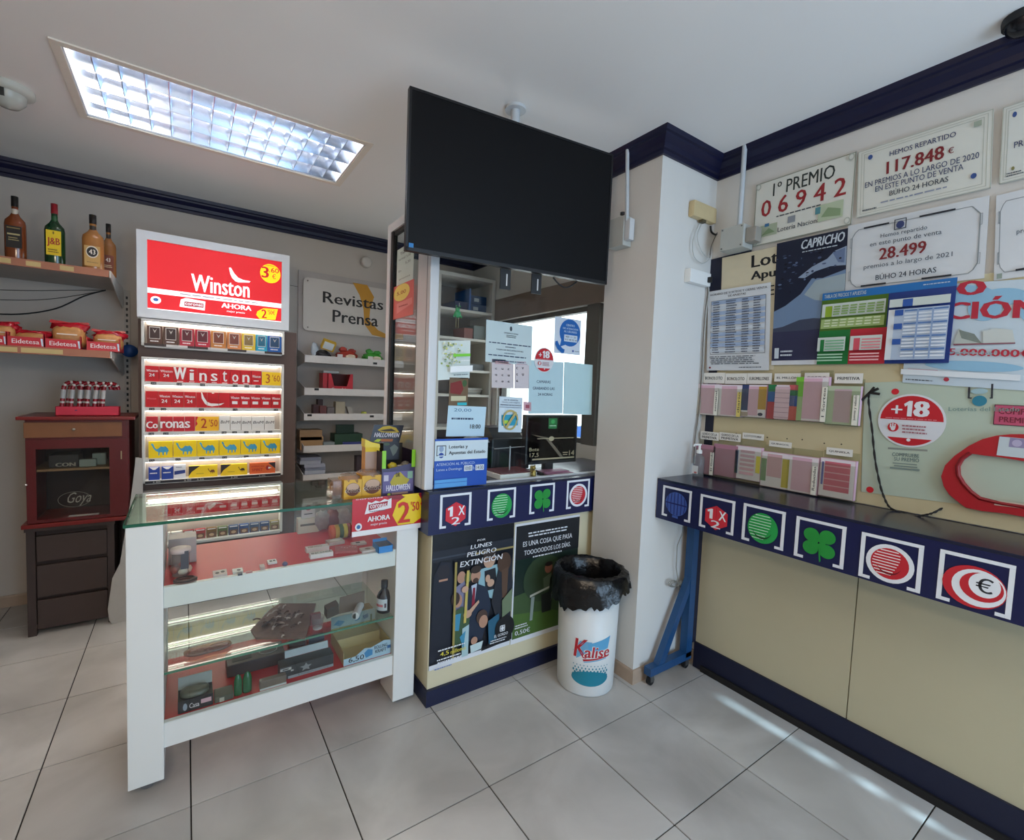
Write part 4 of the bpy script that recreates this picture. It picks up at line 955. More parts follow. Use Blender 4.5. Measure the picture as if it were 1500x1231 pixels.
s.add(('R', .38, .35, .92, .42, P('7cd23a')), ('L', .6, .5, .95, .56, 1, P('f4f8f8')), ('R', .3, .66, 1, .82, P('f4f8f8')), ('L', .4, .86, .9, .92, 1, P('6a7a80'))); s.build('tree_reflection', 'yellow green painted reflection of a sunlit tree on the booth glass', 'reflection')
s = Sheet(VBB, 'y', YG, [(605, 85), (780, 80), (765, 340), (600, 335)], P('6c5436', .35), .001)  # dark red reflection in the glass, painted as a flat card
s.add(('P', [(.05, .2), (.6, .1), (.75, .4), (.6, .6), (.05, .55)], P('7c2018')), ('E', .8, .2, .12, .12, P('3c5a2c')), ('R', .1, .65, .9, .82, P('c8c2a0')), ('R', .45, .88, .95, .98, P('2ab4c0'))); s.build('reflection_card', 'small dark red painted reflection below the tree reflection', 'card')
s = Sheet(VC1, 'y', YG, [(85, 600), (548, 675), (535, 1062), (75, 1028)], PALE, .001)
s.add(('E', .52, .14, .025, .06, P('3a4650')), ('T', 'COMUNIDAD DE CANARIAS', .37, .24, .68, .27, DG, .02), ('L', .42, .29, .64, .37, 2, DG), ('L', .03, .5, .98, .55, 1, DKB), ('L', .4, .58, .65, .62, 1, DKB), ('T', 'HOJAS DE RECLAMACIONES', .22, .66, .8, .7, DKB, .02), ('L', .38, .74, .65, .77, 1, DKB), ('L', .03, .8, .96, .85, 1, DKB), ('L', .1, .93, .9, .97, 1, DKB)); s.build('notice_sheet', 'pale official notice sheet with small crest at the middle of the booth glass', 'notice')
s = Sheet(VC1, 'y', YG, [(775, 570), (1035, 615), (1022, 962), (762, 938)], P('d2dbe6', .4), .001)
Bb = P('1763b0', .4)
s.add(('E', .58, .4, .4, .38, Bb), ('P', [(.25, .62), (.55, .7), (.2, .82)], Bb), ('T', 'CENTRO', .42, .16, .75, .22, P('cfe0f0'), .02), ('T', 'DE ATENCI\u00d3N', .3, .25, .88, .31, P('cfe0f0'), .02), ('T', 'AL USUARIO', .34, .34, .84, .4, P('cfe0f0'), .02), ('R', .35, .46, .86, .65, P('cfdcea')), ('T', '900 11 23', .4, .49, .8, .54, INK, .01), ('T', '913 48 92 66', .38, .57, .84, .62, INK, .01))
s.add(('P', [(.03, .68), (.1, .66), (.16, .76), (.3, .86), (.38, .88), (.36, .97), (.28, .99), (.1, .88), (.02, .76)], Bb), ('E', .7, .9, .03, .03, P('2a4aa0')), ('L', .76, .89, .98, .92, 1, DG)); s.build('phone_notice', 'white sheet with blue speech bubble and telephone receiver on the booth glass', 'notice')
s = Sheet(VC2, 'y', YG+.0, [(125, -85), (325, -75), (322, 180), (125, 172)], P('cdc4c6', .5), .001)
for k in range(9): s.add(('T', 'cuco'[k % 4], .15+.28*(k % 3), .3+.22*(k//3), .23+.28*(k % 3), .36+.22*(k//3), INK, .02))
s.add(('L', .1, .05, .9, .18, 2, P('c89aa4'))); s.build('ticket_sheet', 'pinkish ticket sheet with small doodles, left of its pair under the notice', 'ticket')
s = Sheet(VC2, 'y', YG, [(330, -80), (462, -75), (460, 180), (330, 182)], P('cfc6c9', .5), .001)
for k in range(5): s.add(('T', 'cvtu6'[k], .1+.4*(k % 2), .25+.22*(k//2), .22+.4*(k % 2), .33+.22*(k//2), INK, .02))
s.add(('L', .1, .05, .9, .18, 2, P('c89aa4'))); s.build('ticket_sheet', 'pinkish ticket sheet with small doodles, right of its pair under the notice', 'ticket')
s = Sheet(VC2, 'y', YG-.0, [(462, -70), (772, -62), (765, 412), (455, 400)], mat('b7d3da', .5, noise=.02), .001)
s.T('CAMARAS', 530, 132, 655, 134, 26, DKB, .01).T('GRABANDO LAS', 495, 190, 690, 195, 26, DKB, .01).T('24 HORAS', 540, 245, 670, 246, 24, DKB, .01); s.build('camera_notice', 'pale blue sheet reading CAMARAS GRABANDO LAS 24 HORAS on the booth glass', 'notice')
s = Sheet(VC2, 'y', YG, [(776, -62), (1038, -30), (1022, 417), (772, 412)], mat('b9d6da', .5, noise=.02), .001); s.add(('R', .0, .0, .008, 1, P('8ea6ac'))); s.build('blank_sheet', 'blank pale blue sheet right of the camera notice', 'sheet')
s = Sheet(VC2, 'y', YG-.0015, [(193, 253), (405, 262), (390, 578), (186, 572)], P('cddde6', .4), .001)
s.add(('T', 'NO SE ADMITEN', .2, .07, .8, .11, DKB, .02), ('T', 'PAGOS CON TARJETA', .12, .14, .88, .18, DKB, .02), ('T', 'MENORES DE RECAUDOS', .05, .21, .95, .25, DKB, .02), ('R', 0, .29, 1, .3, DKB), ('P', [(.1, .52), (.8, .48), (.82, .8), (.12, .82)], P('2a9ab8')), ('R', .22, .66, .4, .76, P('b4d84a')))
for i in range(24):
    a0, a1 = 2*PI*i/24, 2*PI*(i+1)/24; c_, r1, r2 = (.46, .64), 1.0, .82
    s.add(('P', [(.46+.33*r1*math.cos(a0), .65+.29*r1*math.sin(a0)), (.46+.33*r1*math.cos(a1), .65+.29*r1*math.sin(a1)), (.46+.33*r2*math.cos(a1), .65+.29*r2*math.sin(a1)), (.46+.33*r2*math.cos(a0), .65+.29*r2*math.sin(a0))], P('b8a868')))
s.add(('P', [(.64, .4), (.72, .44), (.3, .9), (.22, .86)], P('b8a868'))); s.build('card_notice', 'white notice with a crossed out bank card on the booth glass', 'notice')
s = Sheet(VC2, 'y', YG, [(412, 300), (482, 305), (480, 385), (412, 380)], P('d0a8b2', .5), .001); s.add(('R', .25, .3, .75, .7, P('a05060'))); s.build('pink_slip', 'tiny pink slip right of the crossed out card notice', 'slip')
c0 = at(*VC1(665, 1010), 'y', YG-.003); rr_ = abs(at(*VC1(665, 885), 'y', YG).z-at(*VC1(665, 1135), 'y', YG).z)/2
sticker18(c0+Vector((-rr_, 0, rr_)), Vector((2*rr_, 0, 0)), Vector((0, 0, -2*rr_)), Vector((0, -1, 0)), label='small round +18 sticker on the booth glass', cat='sticker')
# papers inside the side pane
XS = .8555
V7 = view(500, 330, 660, 480, 1313)
s = Sheet(V7, 'x', XS, [(672, 300), (868, 190), (865, 690), (665, 690)], P('c6d4cc', .4), .001, rect=True)
s.add(('T', 'Tabaco', .2, .12, .85, .19, INK, .02), ('T', 'normal 5,00', .12, .27, .85, .35, P('5a6460'), .01), ('T', '5,30', .55, .44, .85, .52, P('5a6460'), .01), ('T', 'En', .14, .6, .3, .66, P('5a6460'), .01), ('T', 'precios', .2, .84, .85, .9, P('5a6460'), .01)); s.build('price_note', 'pale green price note in the top of the narrow side glass', 'notice')
s = Sheet(V7, 'x', XS, [(625, 700), (870, 700), (862, 1105), (625, 1110)], P('d96a62', .4), .001, rect=True)
s.add(('E', .42, .25, .4, .25, P('e8cf6a')), ('P', [(.2, .55), (.95, .5), (.95, .68), (.2, .85)], P('e89088')), ('T', '5,00', .2, .2, .65, .32, P('b0502c'), .02), ('L', .3, .62, .8, .7, 1, P('b0403c'))); s.build('promo_card', 'pink red card with yellow disc in the narrow side glass', 'card')

# ============================================================ ON THE BOOTH COUNTER
ZT = .9875
def pt(V, a, b, ax, v): return at(*V(a, b), ax, v)
# monitor facing the customer
m0, m1 = pt(VC2, 425, 850, 'y', 1.98), pt(VC2, 880, 905, 'y', 1.98)
mt = pt(VC2, 430, 415, 'y', 1.98); mz1 = (mt.z+pt(VC2, 880, 425, 'y', 1.98).z)/2; mz0 = (m0.z+pt(VC2, 840, 835, 'y', 1.98).z)/2-.01
mo = thing('customer_monitor', 'black customer monitor showing jackpot figures behind the booth glass', 'monitor', ((m0.x+m1.x)/2, 2.0, ZT))
MB().bbox(m0.x, 1.98, mz0, m1.x, 2.02, mz1, mat('1b1d22', .4), .006).build('housing', mo)
MB().box((m0.x+m1.x)/2-.03, 2.0, ZT, (m0.x+m1.x)/2+.03, 2.03, mz0+.05, mat('1b1d22', .4)).bbox((m0.x+m1.x)/2-.1, 1.94, ZT, (m0.x+m1.x)/2+.1, 2.07, ZT+.012, mat('1b1d22', .4), .004).build('foot', mo)
s = MB(); O = Vector((m0.x+.012, 1.979, mz1-.012)); U = Vector((m1.x-m0.x-.024, 0, 0)); V_ = Vector((0, 0, mz0-mz1+.028))
s.obox(O+Vector((0, .001, 0)), U, V_, Vector((0, .0005, 0)), mat('1e2228', .2))
tk = P('b8a98a')
s.fr(O, U, V_, [('R', .4, .02, .58, .26, P('1c7a38')), ('E', .49, .1, .04, .05, P('3cb05a')), ('L', .42, .17, .56, .22, 1, P('bfe0c4')), ('P', [(.05, .38), (.4, .46), (.75, .94), (.68, .94), (.36, .5)], P('6e6252')), ('R', .1, .93, .98, .965, tk), ('R', .18, .475, .95, .49, tk), ('E', .47, .49, .055, .055, tk), ('T', 'Bote', .03, .68, .22, .76, tk, .01), ('T', '17,5', .04, .8, .22, .9, tk, .01), ('L', .72, .8, .84, .9, 2, tk), ('T', '14', .86, .78, .97, .9, tk, .01)]); s.build('screen', mo)
# white ticket tray with thin post
t0, t1 = pt(VC2, 95, 985, 'z', ZT), pt(VC2, 530, 990, 'z', ZT)
f0 = pt(VC2, 200, 1020, 'y', 1.9); f1 = pt(VC2, 530, 990, 'y', 1.9)
tr = thing('ticket_tray', 'low white tray with red top plate and thin metal post on the booth counter', 'tray', ((f0.x+f1.x)/2, 1.96, ZT))
MB().bbox(f0.x-.0, 1.9, ZT, f1.x, 2.08, ZT+.025, WHITE, .003).build('tray_body', tr)
MB().box(f0.x+.01, 1.91, ZT+.025, f1.x-.01, 2.07, ZT+.03, P('6a3a40', .4)).build('top_plate', tr)
mm_ = P('b9bcbe', .3, metal=.8); px_ = pt(VC2, 285, 870, 'y', 1.99)
MB().tube([(px_.x, 1.99, ZT+.02), (px_.x, 1.99, ZT+.155)], .004, mm_).tube([(px_.x-.1, 1.99, ZT+.145), (px_.x+.1, 1.99, ZT+.15)], .0025, mm_).build('post', tr)
# golden figurine
gx = pt(VC2, 485, 940, 'y', 1.9)
GOLD = mat('a08a4a', .3, metal=.7, bump=.8, scale=120)
fg = thing('gold_figurine', 'small gold cat-like figurine beside the customer monitor', 'figurine', (gx.x, 1.885, ZT))
MB().blob((gx.x, 1.885, ZT+.022), (.016, .013, .022), GOLD, wob=.12, seed=1).blob((gx.x-.004, 1.882, ZT+.052), (.013, .012, .012), GOLD, wob=.08, seed=2).build('figure_body', fg)
MB().lathe([(.004, 0), (.001, .01)], (gx.x-.013, 1.882, ZT+.06), GOLD, 8).build('ear', fg); MB().lathe([(.004, 0), (.001, .01)], (gx.x+.005, 1.882, ZT+.06), GOLD, 8).build('ear', fg)
MB().tube([(gx.x-.012, 1.88, ZT+.03), (gx.x-.026, 1.875, ZT+.04), (gx.x-.026, 1.873, ZT+.066)], .005, GOLD).build('raised_paw', fg)
for k, (a, b, c_) in enumerate(((675, 945, 'lower'), (690, 925, 'upper'))):
    q = pt(VC2, a, b+20, 'z', ZT)
    MB().bbox(1.62-.01*k, 1.9+.02*k, ZT+.008*k, 1.8-.02*k, 1.99+.01*k, ZT+.007+.008*k, mat('a06a86', .5, noise=.1), .001).build('booklet', label='purple pink booklet on the booth counter, %s of the two' % c_, cat='booklet', group='booklets on the booth counter')
# till printer inside
q0, q1 = pt(VC2, 130, 620, 'y', 2.12), pt(VC2, 425, 860, 'y', 2.12)
tp = thing('ticket_printer', 'black ticket printer behind the glass left of the monitor', 'printer', ((q0.x+q1.x)/2, 2.2, ZT))
MB().bbox(q0.x, 2.12, ZT, q1.x+.03, 2.32, q0.z-.01, mat('191a1e', .4), .012).build('printer_body', tp)
MB().prism([(q0.x+.02, 2.14, q0.z-.01), (q0.x+.02, 2.3, q0.z-.01), (q0.x+.02, 2.3, q0.z+.05), (q0.x+.02, 2.2, q0.z+.045)], (q1.x-q0.x-.03, 0, 0), mat('2a2c32', .35)).build('lid', tp)
MB().box(q0.x-.09, 2.14, ZT, q0.x-.01, 2.3, ZT+.16, mat('26272b', .5)).build('side_unit', tp)
for k in range(5): MB().obox((q0.x-.1+.004*k, 2.14, ZT+.161+.003*k), (.085, .01*(k-2), 0), (0, .14, 0), (0, 0, .0025), P('b8bcc0')).build('paper', label='loose paper on the black unit beside the printer, %s' % ('lowest', 'second lowest', 'middle', 'second highest', 'topmost')[k], cat='paper', group='loose papers by the printer')
# blue office chair
cx_ = pt(VC2, 985, 650, 'y', 2.75)
oc = thing('office_chair', 'blue upholstered office chair inside the booth', 'chair', (cx_.x, 2.75, 0))
CB = mat('20457e', .75, noise=.12, bump=.3, scale=60)
bz_ = pt(VC2, 985, 530, 'y', 2.75).z
MB().blob((cx_.x, 2.78, bz_-.24), (.25, .055, .25), CB, 20, 12, pw=.55).build('backrest', oc)
MB().blob((cx_.x, 2.55, .5), (.24, .23, .05), CB, 20, 10, pw=.6).build('seat', oc)
MB().tube([(cx_.x, 2.83, bz_-.35), (cx_.x, 2.83, .48), (cx_.x, 2.6, .45)], .018, BLACK).build('back_bar', oc)
MB().tube([(cx_.x, 2.57, .46), (cx_.x, 2.57, .1)], .025, BLACK, 12).build('gas_column', oc)
for k in range(5):
    a = 2*PI*k/5+.3; l_ = MB().tube([(cx_.x, 2.57, .11), (cx_.x+.27*math.cos(a), 2.57+.27*math.sin(a), .07)], .016, BLACK).build('base_leg', oc)
    MB().lathe([(.024, -.01), (.024, .01)], (cx_.x+.26*math.cos(a), 2.57+.26*math.sin(a), .026), BLACK, 12, 'y').build('castor', l_)
# black case in front, holder & green dangling ornament
oz = pt(VA, 680, 560, 'y', 1.89); gz = P('1c8a4c', .4)
on = thing('hanging_ornament', 'small green figure ornament with thin dangling legs hanging behind the glass', 'ornament', (oz.x, 1.89, oz.z-.1))
MB().blob((oz.x, 1.89, oz.z-.028), (.017, .012, .017), gz).blob((oz.x, 1.89, oz.z-.008), (.011, .01, .011), gz).build('ornament_body', on)
for d in (-1, 1):
    MB().tube([(oz.x+d*.006, 1.89, oz.z-.044), (oz.x+d*.006, 1.89, oz.z-.09)], .0012, P('9a8a5a')).build('leg', on); MB().tube([(oz.x+d*.014, 1.89, oz.z-.03), (oz.x+d*.021, 1.888, oz.z-.044)], .004, gz).build('arm', on)
MB().blob((oz.x-.009, 1.885, oz.z+.006), (.004, .004, .004), gz).blob((oz.x+.009, 1.885, oz.z+.006), (.004, .004, .004), gz).build('eye', on)
MB().tube([(oz.x, 1.876, oz.z+.004), (oz.x, 1.876, oz.z+.02)], .001, P('cccccc')).build('hook', on)

# ============================================================ WHITE SHELVING AT THE BACK OF THE BOOTH
ysh = 3.52; W3 = mat('cfcac2', .55, noise=.03)
bk = thing('booth_shelving', 'tall white open shelving at the back of the booth', 'shelves', (2.02, 3.7, 0))
a0, a1 = pt(VA, 505, 300, 'y', ysh).x, XR-.01; zt_ = pt(VA, 560, 225, 'y', ysh).z
for x0_, x1_ in ((a0, a0+.03), (a1-.03, a1)): MB().box(x0_, ysh, 0, x1_, YB-.02, zt_, W3).build('side_panel', bk)
MB().box(a0+.03, ysh, zt_-.03, a1-.03, YB-.02, zt_, W3).build('top_panel', bk)
MB().box(a0+.03, YB-.03, 0, a1-.03, YB-.021, zt_-.03, mat('6f5c52', .6)).build('back_panel', bk)
zs_ = [pt(VA, 770, 580, 'y', ysh).z, pt(VA, 860, 845, 'y', ysh).z, pt(VA, 880, 1128, 'y', ysh).z, pt(VBB, 870, 238, 'y', ysh).z, 1.1, .75, .4, .05]
for z in zs_: MB().box(a0+.03, ysh, z-.02, a1-.03, YB-.03, z, W3).build('shelf', bk)
def bxt(name, label, cat, x0, y0, z0, x1, y1, z1, m, group=None, lab=None, b=.004):
    t = thing(name, label, cat, ((x0+x1)/2, (y0+y1)/2, z0), group)
    MB().bbox(x0, y0, z0, x1, y1, z1, m, b).build('box_body', t)
    if lab: MB().box(x0+(x1-x0)*lab[0], y0-.001, z0+(z1-z0)*lab[1], x0+(x1-x0)*lab[2], y0, z0+(z1-z0)*lab[3], lab[4]).build('box_label', t)
    return t
wl_ = P('b8c4cc')
bxt('storage_box', 'dark blue storage box, upper of the two stacked on the top booth shelf', 'box', 2.09, 3.6, zs_[0]+.075, 2.25, 3.85, zs_[0]+.15, mat('1c4470', .5), lab=(.2, .3, .5, .7, wl_))
bxt('storage_box', 'dark blue storage box, lower of the two stacked on the top booth shelf', 'box', 2.08, 3.6, zs_[0], 2.25, 3.85, zs_[0]+.073, mat('1c4470', .5), lab=(.2, .3, .5, .7, wl_))
bxt('storage_box', 'low navy box on the top booth shelf left of the stacked pair', 'box', 1.93, 3.6, zs_[0], 2.06, 3.85, zs_[0]+.08, mat('22305a', .5))
bxt('binder', 'upright blue binder on the top booth shelf', 'binder', 2.062, 3.58, zs_[0], 2.078, 3.85, zs_[0]+.2, mat('1f5aa0', .5))
bxt('storage_box', 'pale grey box on the second booth shelf', 'box', 2.13, 3.6, zs_[1], 2.25, 3.8, zs_[1]+.13, mat('8a9490', .5))
bxt('storage_box', 'red brown box on the second booth shelf', 'box', 2.03, 3.6, zs_[1], 2.12, 3.8, zs_[1]+.1, mat('8a4a40', .5))
for k in range(3): MB().obox((2.05+.012*k, 3.6, zs_[3]+.02*k), (.18, .02, 0), (-.01, .2, 0), (0, 0, .018), P(('8c8c8a', 'a09c94', 'b4b0aa')[k])).build('paper_stack', label='bundle of papers on the fourth booth shelf, %s of three' % ('bottom', 'middle', 'top')[k], cat='papers', group='paper bundles on the booth shelf')
bxt('storage_box', 'flat grey box on the third booth shelf', 'box', 2.08, 3.6, zs_[2], 2.25, 3.8, zs_[2]+.06, mat('70747a', .5))
MB().blob((2.12, 3.7, zs_[2]+.09), (.03, .03, .03), mat('a8a49c', .6), wob=.1).build('crumpled_ball', label='crumpled pale ball on the flat grey box', cat='ball')

# ============================================================ LEFT SHELVES WITH BOTTLES
VL, VL2, VCB = view(0, 200, 210, 560, 718), view(0, 420, 210, 700, 923), view(0, 500, 240, 960, 642)
SHZ1, SHZ2, SHX = 2.0, 1.563, -.333
SHM = mat('b0aaa2', .5); STRIP = mat('a5694f', .45, noise=.05)
def wall_shelf(z, label, tags):
    t = thing('wall_shelf', label, 'shelf', (-1.1, 3.6, z-.04))
    MB().box(XL+.01, 3.33, z-.022, SHX-.01, YB-.02, z, SHM).build('shelf_plate', t)
    MB().box(XL+.01, 3.318, z-.036, SHX-.012, 3.33, z+.002, STRIP).build('front_strip', t)
    MB().prism([(SHX-.01, 3.32, z+.0), (SHX-.01, 3.32, z-.036), (SHX-.01, YB-.02, z-.13), (SHX-.01, YB-.02, z)], (.006, 0, 0), mat('d0ccc4', .5)).build('bracket', t)
    for x0, x1 in tags: MB().box(x0, 3.3165, z-.03, x1, 3.3178, z-.006, mat('c8b078', .5)).build('price_tag', t)
    return t
tx = lambda V, a, b, y=3.32: at(*V(a, b), 'y', y).x
wall_shelf(SHZ1, 'upper wall shelf with brown strip and price tags carrying the liquor bottles', [(tx(VL, -60, 600), tx(VL, 55, 610)), (tx(VL, 130, 620), tx(VL, 205, 635)), (tx(VL, 300, 640), tx(VL, 370, 655))])
wall_shelf(SHZ2, 'lower wall shelf with brown strip carrying the red bread trays', [(tx(VL2, -60, 370), tx(VL2, 112, 380)), (tx(VL2, 135, 385), tx(VL2, 405, 400))])
up = thing('shelf_upright', 'slotted metal shelf upright on the back wall left of the cigarette display', 'upright', (-.315, YB-.005, .3))
MB().box(-.333, YB-.018, .3, -.303, YB-.001, 1.99, mat('b3aca4', .5)).build('rail', up)
s = MB()
for k in range(44): s.box(-.323, YB-.0186, .34+k*.037, -.312, YB-.0181, .34+k*.037+.018, BLACK)
s.build('slot', up, kind='stuff')
def bottle(cx, y, h, w, name_l, body, neckc, capc, label_items, lz0, lz1, lcol, flat=.75, glassy=True):
    t = thing('liquor_bottle', name_l, 'bottle', (cx, y, SHZ1+.002), 'liquor bottles on the upper wall shelf')
    z = SHZ1+.002; r = w/2
    bm = mat(body, .12, noise=.08, coat=.3)
    MB().lathe([(.001, .0), (r*.95, 0), (r, .006), (r, h*.56), (r*.93, h*.62), (r*.5, h*.69), (r*.32, h*.74), (r*.3, h*.86)], (cx, y, z), bm, 28, sy=flat).build('bottle_body', t)
    MB().lathe([(r*.34, h*.84), (r*.34, h), (.001, h)], (cx, y, z), mat(capc, .35), 18).build('cap', t)
    MB().lathe([(r*.31, h*.72), (r*.32, h*.8)], (cx, y, z), mat(neckc, .4), 18, caps=False).build('neck_band', t)
    lb = MB(); n = 12; O = (cx-r*.93, y-r*flat-.0015, z+h*lz1); lb.box(cx-r*.7, y-r*flat-.0012, z+h*lz0, cx+r*.7, y-r*flat+.004, z+h*lz1, P(lcol))
    lb.fr((cx-r*.7, y-r*flat-.0012, z+h*lz1), (r*1.4, 0, 0), (0, 0, h*(lz0-lz1)), label_items, .0005); lb.build('bottle_label', t)
    return t
bxs = [(80, 603, 305, 112), (277, 630, 342, 106), (468, 655, 397, 112), (545, 665, 450, 70)]
def bpos(i, y):
    cx, zb, zt, w = bxs[i]; p = at(*VL(cx, zb), 'y', y); q = at(*VL(cx-w/2, zb), 'y', y); r = at(*VL(cx+w/2, zb), 'y', y)
    return p.x, (at(*VL(cx, zt), 'y', y).z-SHZ1), r.x-q.x
x, h, w = bpos(0, 3.4); bottle(x, 3.4, h, w, 'amber whisky bottle with black label, leftmost on the upper shelf', '7a3c1c', 'c9c0b0', '181512', [('R', .1, .35, .9, .42, P('b8a878')), ('L', .15, .5, .85, .7, 2, P('a89868')), ('R', .08, .08, .92, .12, P('98804c'))], .18, .52, '1d1713')
x, h, w = bpos(1, 3.4); bottle(x, 3.4, h, w, 'green whisky bottle with yellow J&B label and red cap', '123a1c', '1a5028', '8f1420', [('T', 'J&B', .08, .3, .92, .66, P('a8281c'), .05), ('E', .5, .1, .06, .06, P('8a7018')), ('L', .1, .74, .9, .92, 2, P('6a4a14'))], .15, .55, 'e8c416')
x, h, w = bpos(2, 3.4); bottle(x, 3.4, h, w, 'golden liqueur bottle with oval 43 label and black cap', 'a8703a', '3a3028', '1a1614', [('E', .5, .3, .4, .3, P('e0d4c0')), ('E', .5, .3, .34, .24, P('1a1410')), ('T', '43', .3, .18, .7, .42, P('e8e0d0'), .04), ('L', .15, .78, .9, .86, 1, P('8a6a40'))], .06, .42, 'c89c58')
x, h, w = bpos(3, 3.56); bottle(x, 3.56, h+.01, .07, 'golden liqueur bottle half hidden behind the 43 bottle', '9c6434', '3a3028', '1a1614', [('T', '43', .3, .18, .7, .42, P('e8e0d0'), .04), ('L', .15, .6, .9, .8, 2, P('e0c8a0'))], .1, .4, '7a3820')

# wires on the wall
WIR = P('4a4640')
for k, (pts, r, l) in enumerate((([(-100, 765), (150, 772), (380, 770), (530, 770)], .002, 'thin cable along the wall between the shelves, top one'), ([(-100, 815), (150, 820), (330, 805), (530, 770)], .002, 'thin cable along the wall between the shelves, middle one'), ([(-100, 885), (100, 890), (280, 862), (420, 800), (530, 770)], .004, 'thick dark cable drooping along the wall between the shelves'))):
    MB().tube(smooth([at(*VL(a, b), 'y', YB-.006) for a, b in pts]), r, WIR if k < 2 else BLACK, 6).build('cable', label=l, cat='cable')
MB().tube([at(425, 418, 'y', YB-.004), at(600, 449, 'y', YB-.004)], .0015, WIR, 6).build('cable', label='thin wire along the back wall between light box and magazine unit', cat='cable')
# blue disc end
q = at(*VL2(835, 415), 'y', 3.9); MB().lathe([(.001, 0), (.045, 0), (.045, .012), (.001, .012)], (q.x, 3.88, q.z), mat('1c4f96', .35), 24, 'y', sy=.9).build('blue_disc', label='blue plastic disc beside the slotted upright at the lower shelf end', cat='disc')

# bread trays
RT = mat('c21f30', .4, noise=.06); BRD = mat('c08850', .5, noise=.25, scale=50, bump=.5); WRP = mat('b01828', .25, noise=.25, scale=60)
def bread_bag(cx, cy, z, w, h, label, seed, tilt=0):
    t = thing('bread_bag', label, 'bread', (cx, cy, z), 'bags of bread on the lower wall shelf')
    MB().blob((cx, cy, z+h*.42), (w*.46, .05, h*.42), BRD, 18, 10, wob=.06, seed=seed, pw=.6).build('loaf', t)
    MB().blob((cx+.004, cy+.006, z+h*.78), (w*.5, .036, h*.2), WRP, 20, 9, wob=.22, seed=seed+9, pw=.75).prism([(cx-w*.56, cy, z+h*.95), (cx-w*.2, cy, z+h*.84), (cx+w*.25, cy, z+h*.86), (cx+w*.56, cy, z+h*.97), (cx+w*.5, cy, z+h*1.04), (cx, cy, z+h*.99), (cx-w*.5, cy, z+h*1.05)], (0, .004, 0), WRP).box(cx-w*.3, cy-.052, z+h*.5, cx+w*.25, cy-.0515, z+h*.54, P('e8dcd0', .2)).build('wrapper', t)
for k, (x0, x1, top) in enumerate(((-150, 38, 292), (48, 280, 302), (292, 518, 325), (558, 770, 345))):
    X0, X1 = tx(VL2, x0, top, 3.34), tx(VL2, x1, top, 3.34)
    t = thing('bread_tray', 'red open card tray lettered Eidetesa, %s on the lower shelf' % ('leftmost', 'second from left', 'third from left', 'rightmost')[k], 'tray', ((X0+X1)/2, 3.42, SHZ2+.002), 'red bread trays on the lower shelf')
    z = SHZ2+.002; zt_ = z+.048
    b = MB(); b.box(X0, 3.335, z, X1, 3.337, zt_, RT); b.fr((X0, 3.335, zt_), (X1-X0, 0, 0), (0, 0, z-zt_), [('T', 'Eidetesa', .12, .25, .88, .72, P('ecdcdc'), .04), ('P', [(.92, .1), (.98, .1), (1, .9), (.95, .9)], P('c8dce8'))])
    b.build('front_panel', t)
    MB().box(X0, 3.337, z, X0+.002, 3.55, z+.07, RT).box(X1-.002, 3.337, z, X1, 3.55, z+.07, RT).box(X0, 3.548, z, X1, 3.55, z+.09, RT).box(X0, 3.337, z, X1, 3.55, z+.002, RT).build('tray_body', t)
q = lambda a, b: tx(VL2, a, b, 3.42)
bread_bag(q(450, 300), 3.42, SHZ2+.005, .15, .145, 'tall bag of sliced bread standing in the third tray', 4)
bread_bag(q(700, 300), 3.42, SHZ2+.005, .14, .115, 'bag of bread with bright red top in the rightmost tray', 6)
bread_bag(q(210, 300), 3.42, SHZ2+.005, .15, .085, 'low flat red bag of bread in the second tray', 8)
bread_bag(q(5, 260), 3.42, SHZ2+.005, .13, .12, 'bag of bread at the left photo edge above the leftmost tray', 12)

# ============================================================ RED CABINET
CAY = 3.4; RC = mat('5a0d10', .35, noise=.12, scale=8); RC2 = mat('74120f', .35, noise=.1)
cz1, cz0 = 1.2, .6
ca = thing('glass_cabinet', 'dark red wooden cabinet with glazed door standing on a brown drawer chest', 'cabinet', (-.485, 3.58, cz0))
CX0_, CX1_ = -.705, -.272
MB().box(CX0_, CAY+.01, cz0+.02, CX0_+.018, 3.75, cz1-.02, RC).box(CX1_-.018, CAY+.01, cz0+.02, CX1_, 3.75, cz1-.02, RC).box(CX0_, 3.74, cz0+.02, CX1_, 3.755, cz1-.02, mat('2a1412', .7)).box(CX0_+.018, CAY+.02, cz0+.3, CX1_-.018, 3.74, cz0+.312, mat('7a5a36', .5)).build('carcass', ca)
MB().bbox(CX0_-.03, CAY-.015, cz1-.018, CX1_+.03, 3.77, cz1, RC2, .004).build('top_board', ca)
MB().bbox(CX0_-.02, CAY-.012, cz0, CX1_+.02, 3.77, cz0+.022, RC2, .004).build('bottom_board', ca)
def cp(a, b, y=CAY): return at(*VCB(a, b), 'y', y)
dz1, dz0 = cp(285, 318).z, cp(285, 376).z
d_ = MB().bbox(cp(92, 340).x, CAY-.004, dz0, cp(478, 340).x, CAY+.01, dz1, mat('7c4c28', .5, noise=.15, scale=14), .002).build('drawer', ca)
MB().lathe([(.001, -.016), (.007, -.014), (.007, -.006), (.003, 0)], (cp(290, 345).x, CAY-.003, cp(290, 345).z), P('b9b0a0', .3, metal=.6), 12, 'y').build('knob', d_)
gz1, gz0, gx0, gx1 = cp(285, 420).z, cp(285, 690).z, cp(142, 550).x, cp(430, 550).x
dd = MB(); DX0, DX1, DZ1, DZ0 = CX0_+.004, CX1_-.004, dz0-.012, cz0+.026
for qd in ((DX0, DZ0, gx0, DZ1), (gx1, DZ0, DX1, DZ1), (gx0, DZ0, gx1, gz0), (gx0, gz1, gx1, DZ1)): dd.box(qd[0], CAY-.002, qd[1], qd[2], CAY+.012, qd[3], RC)
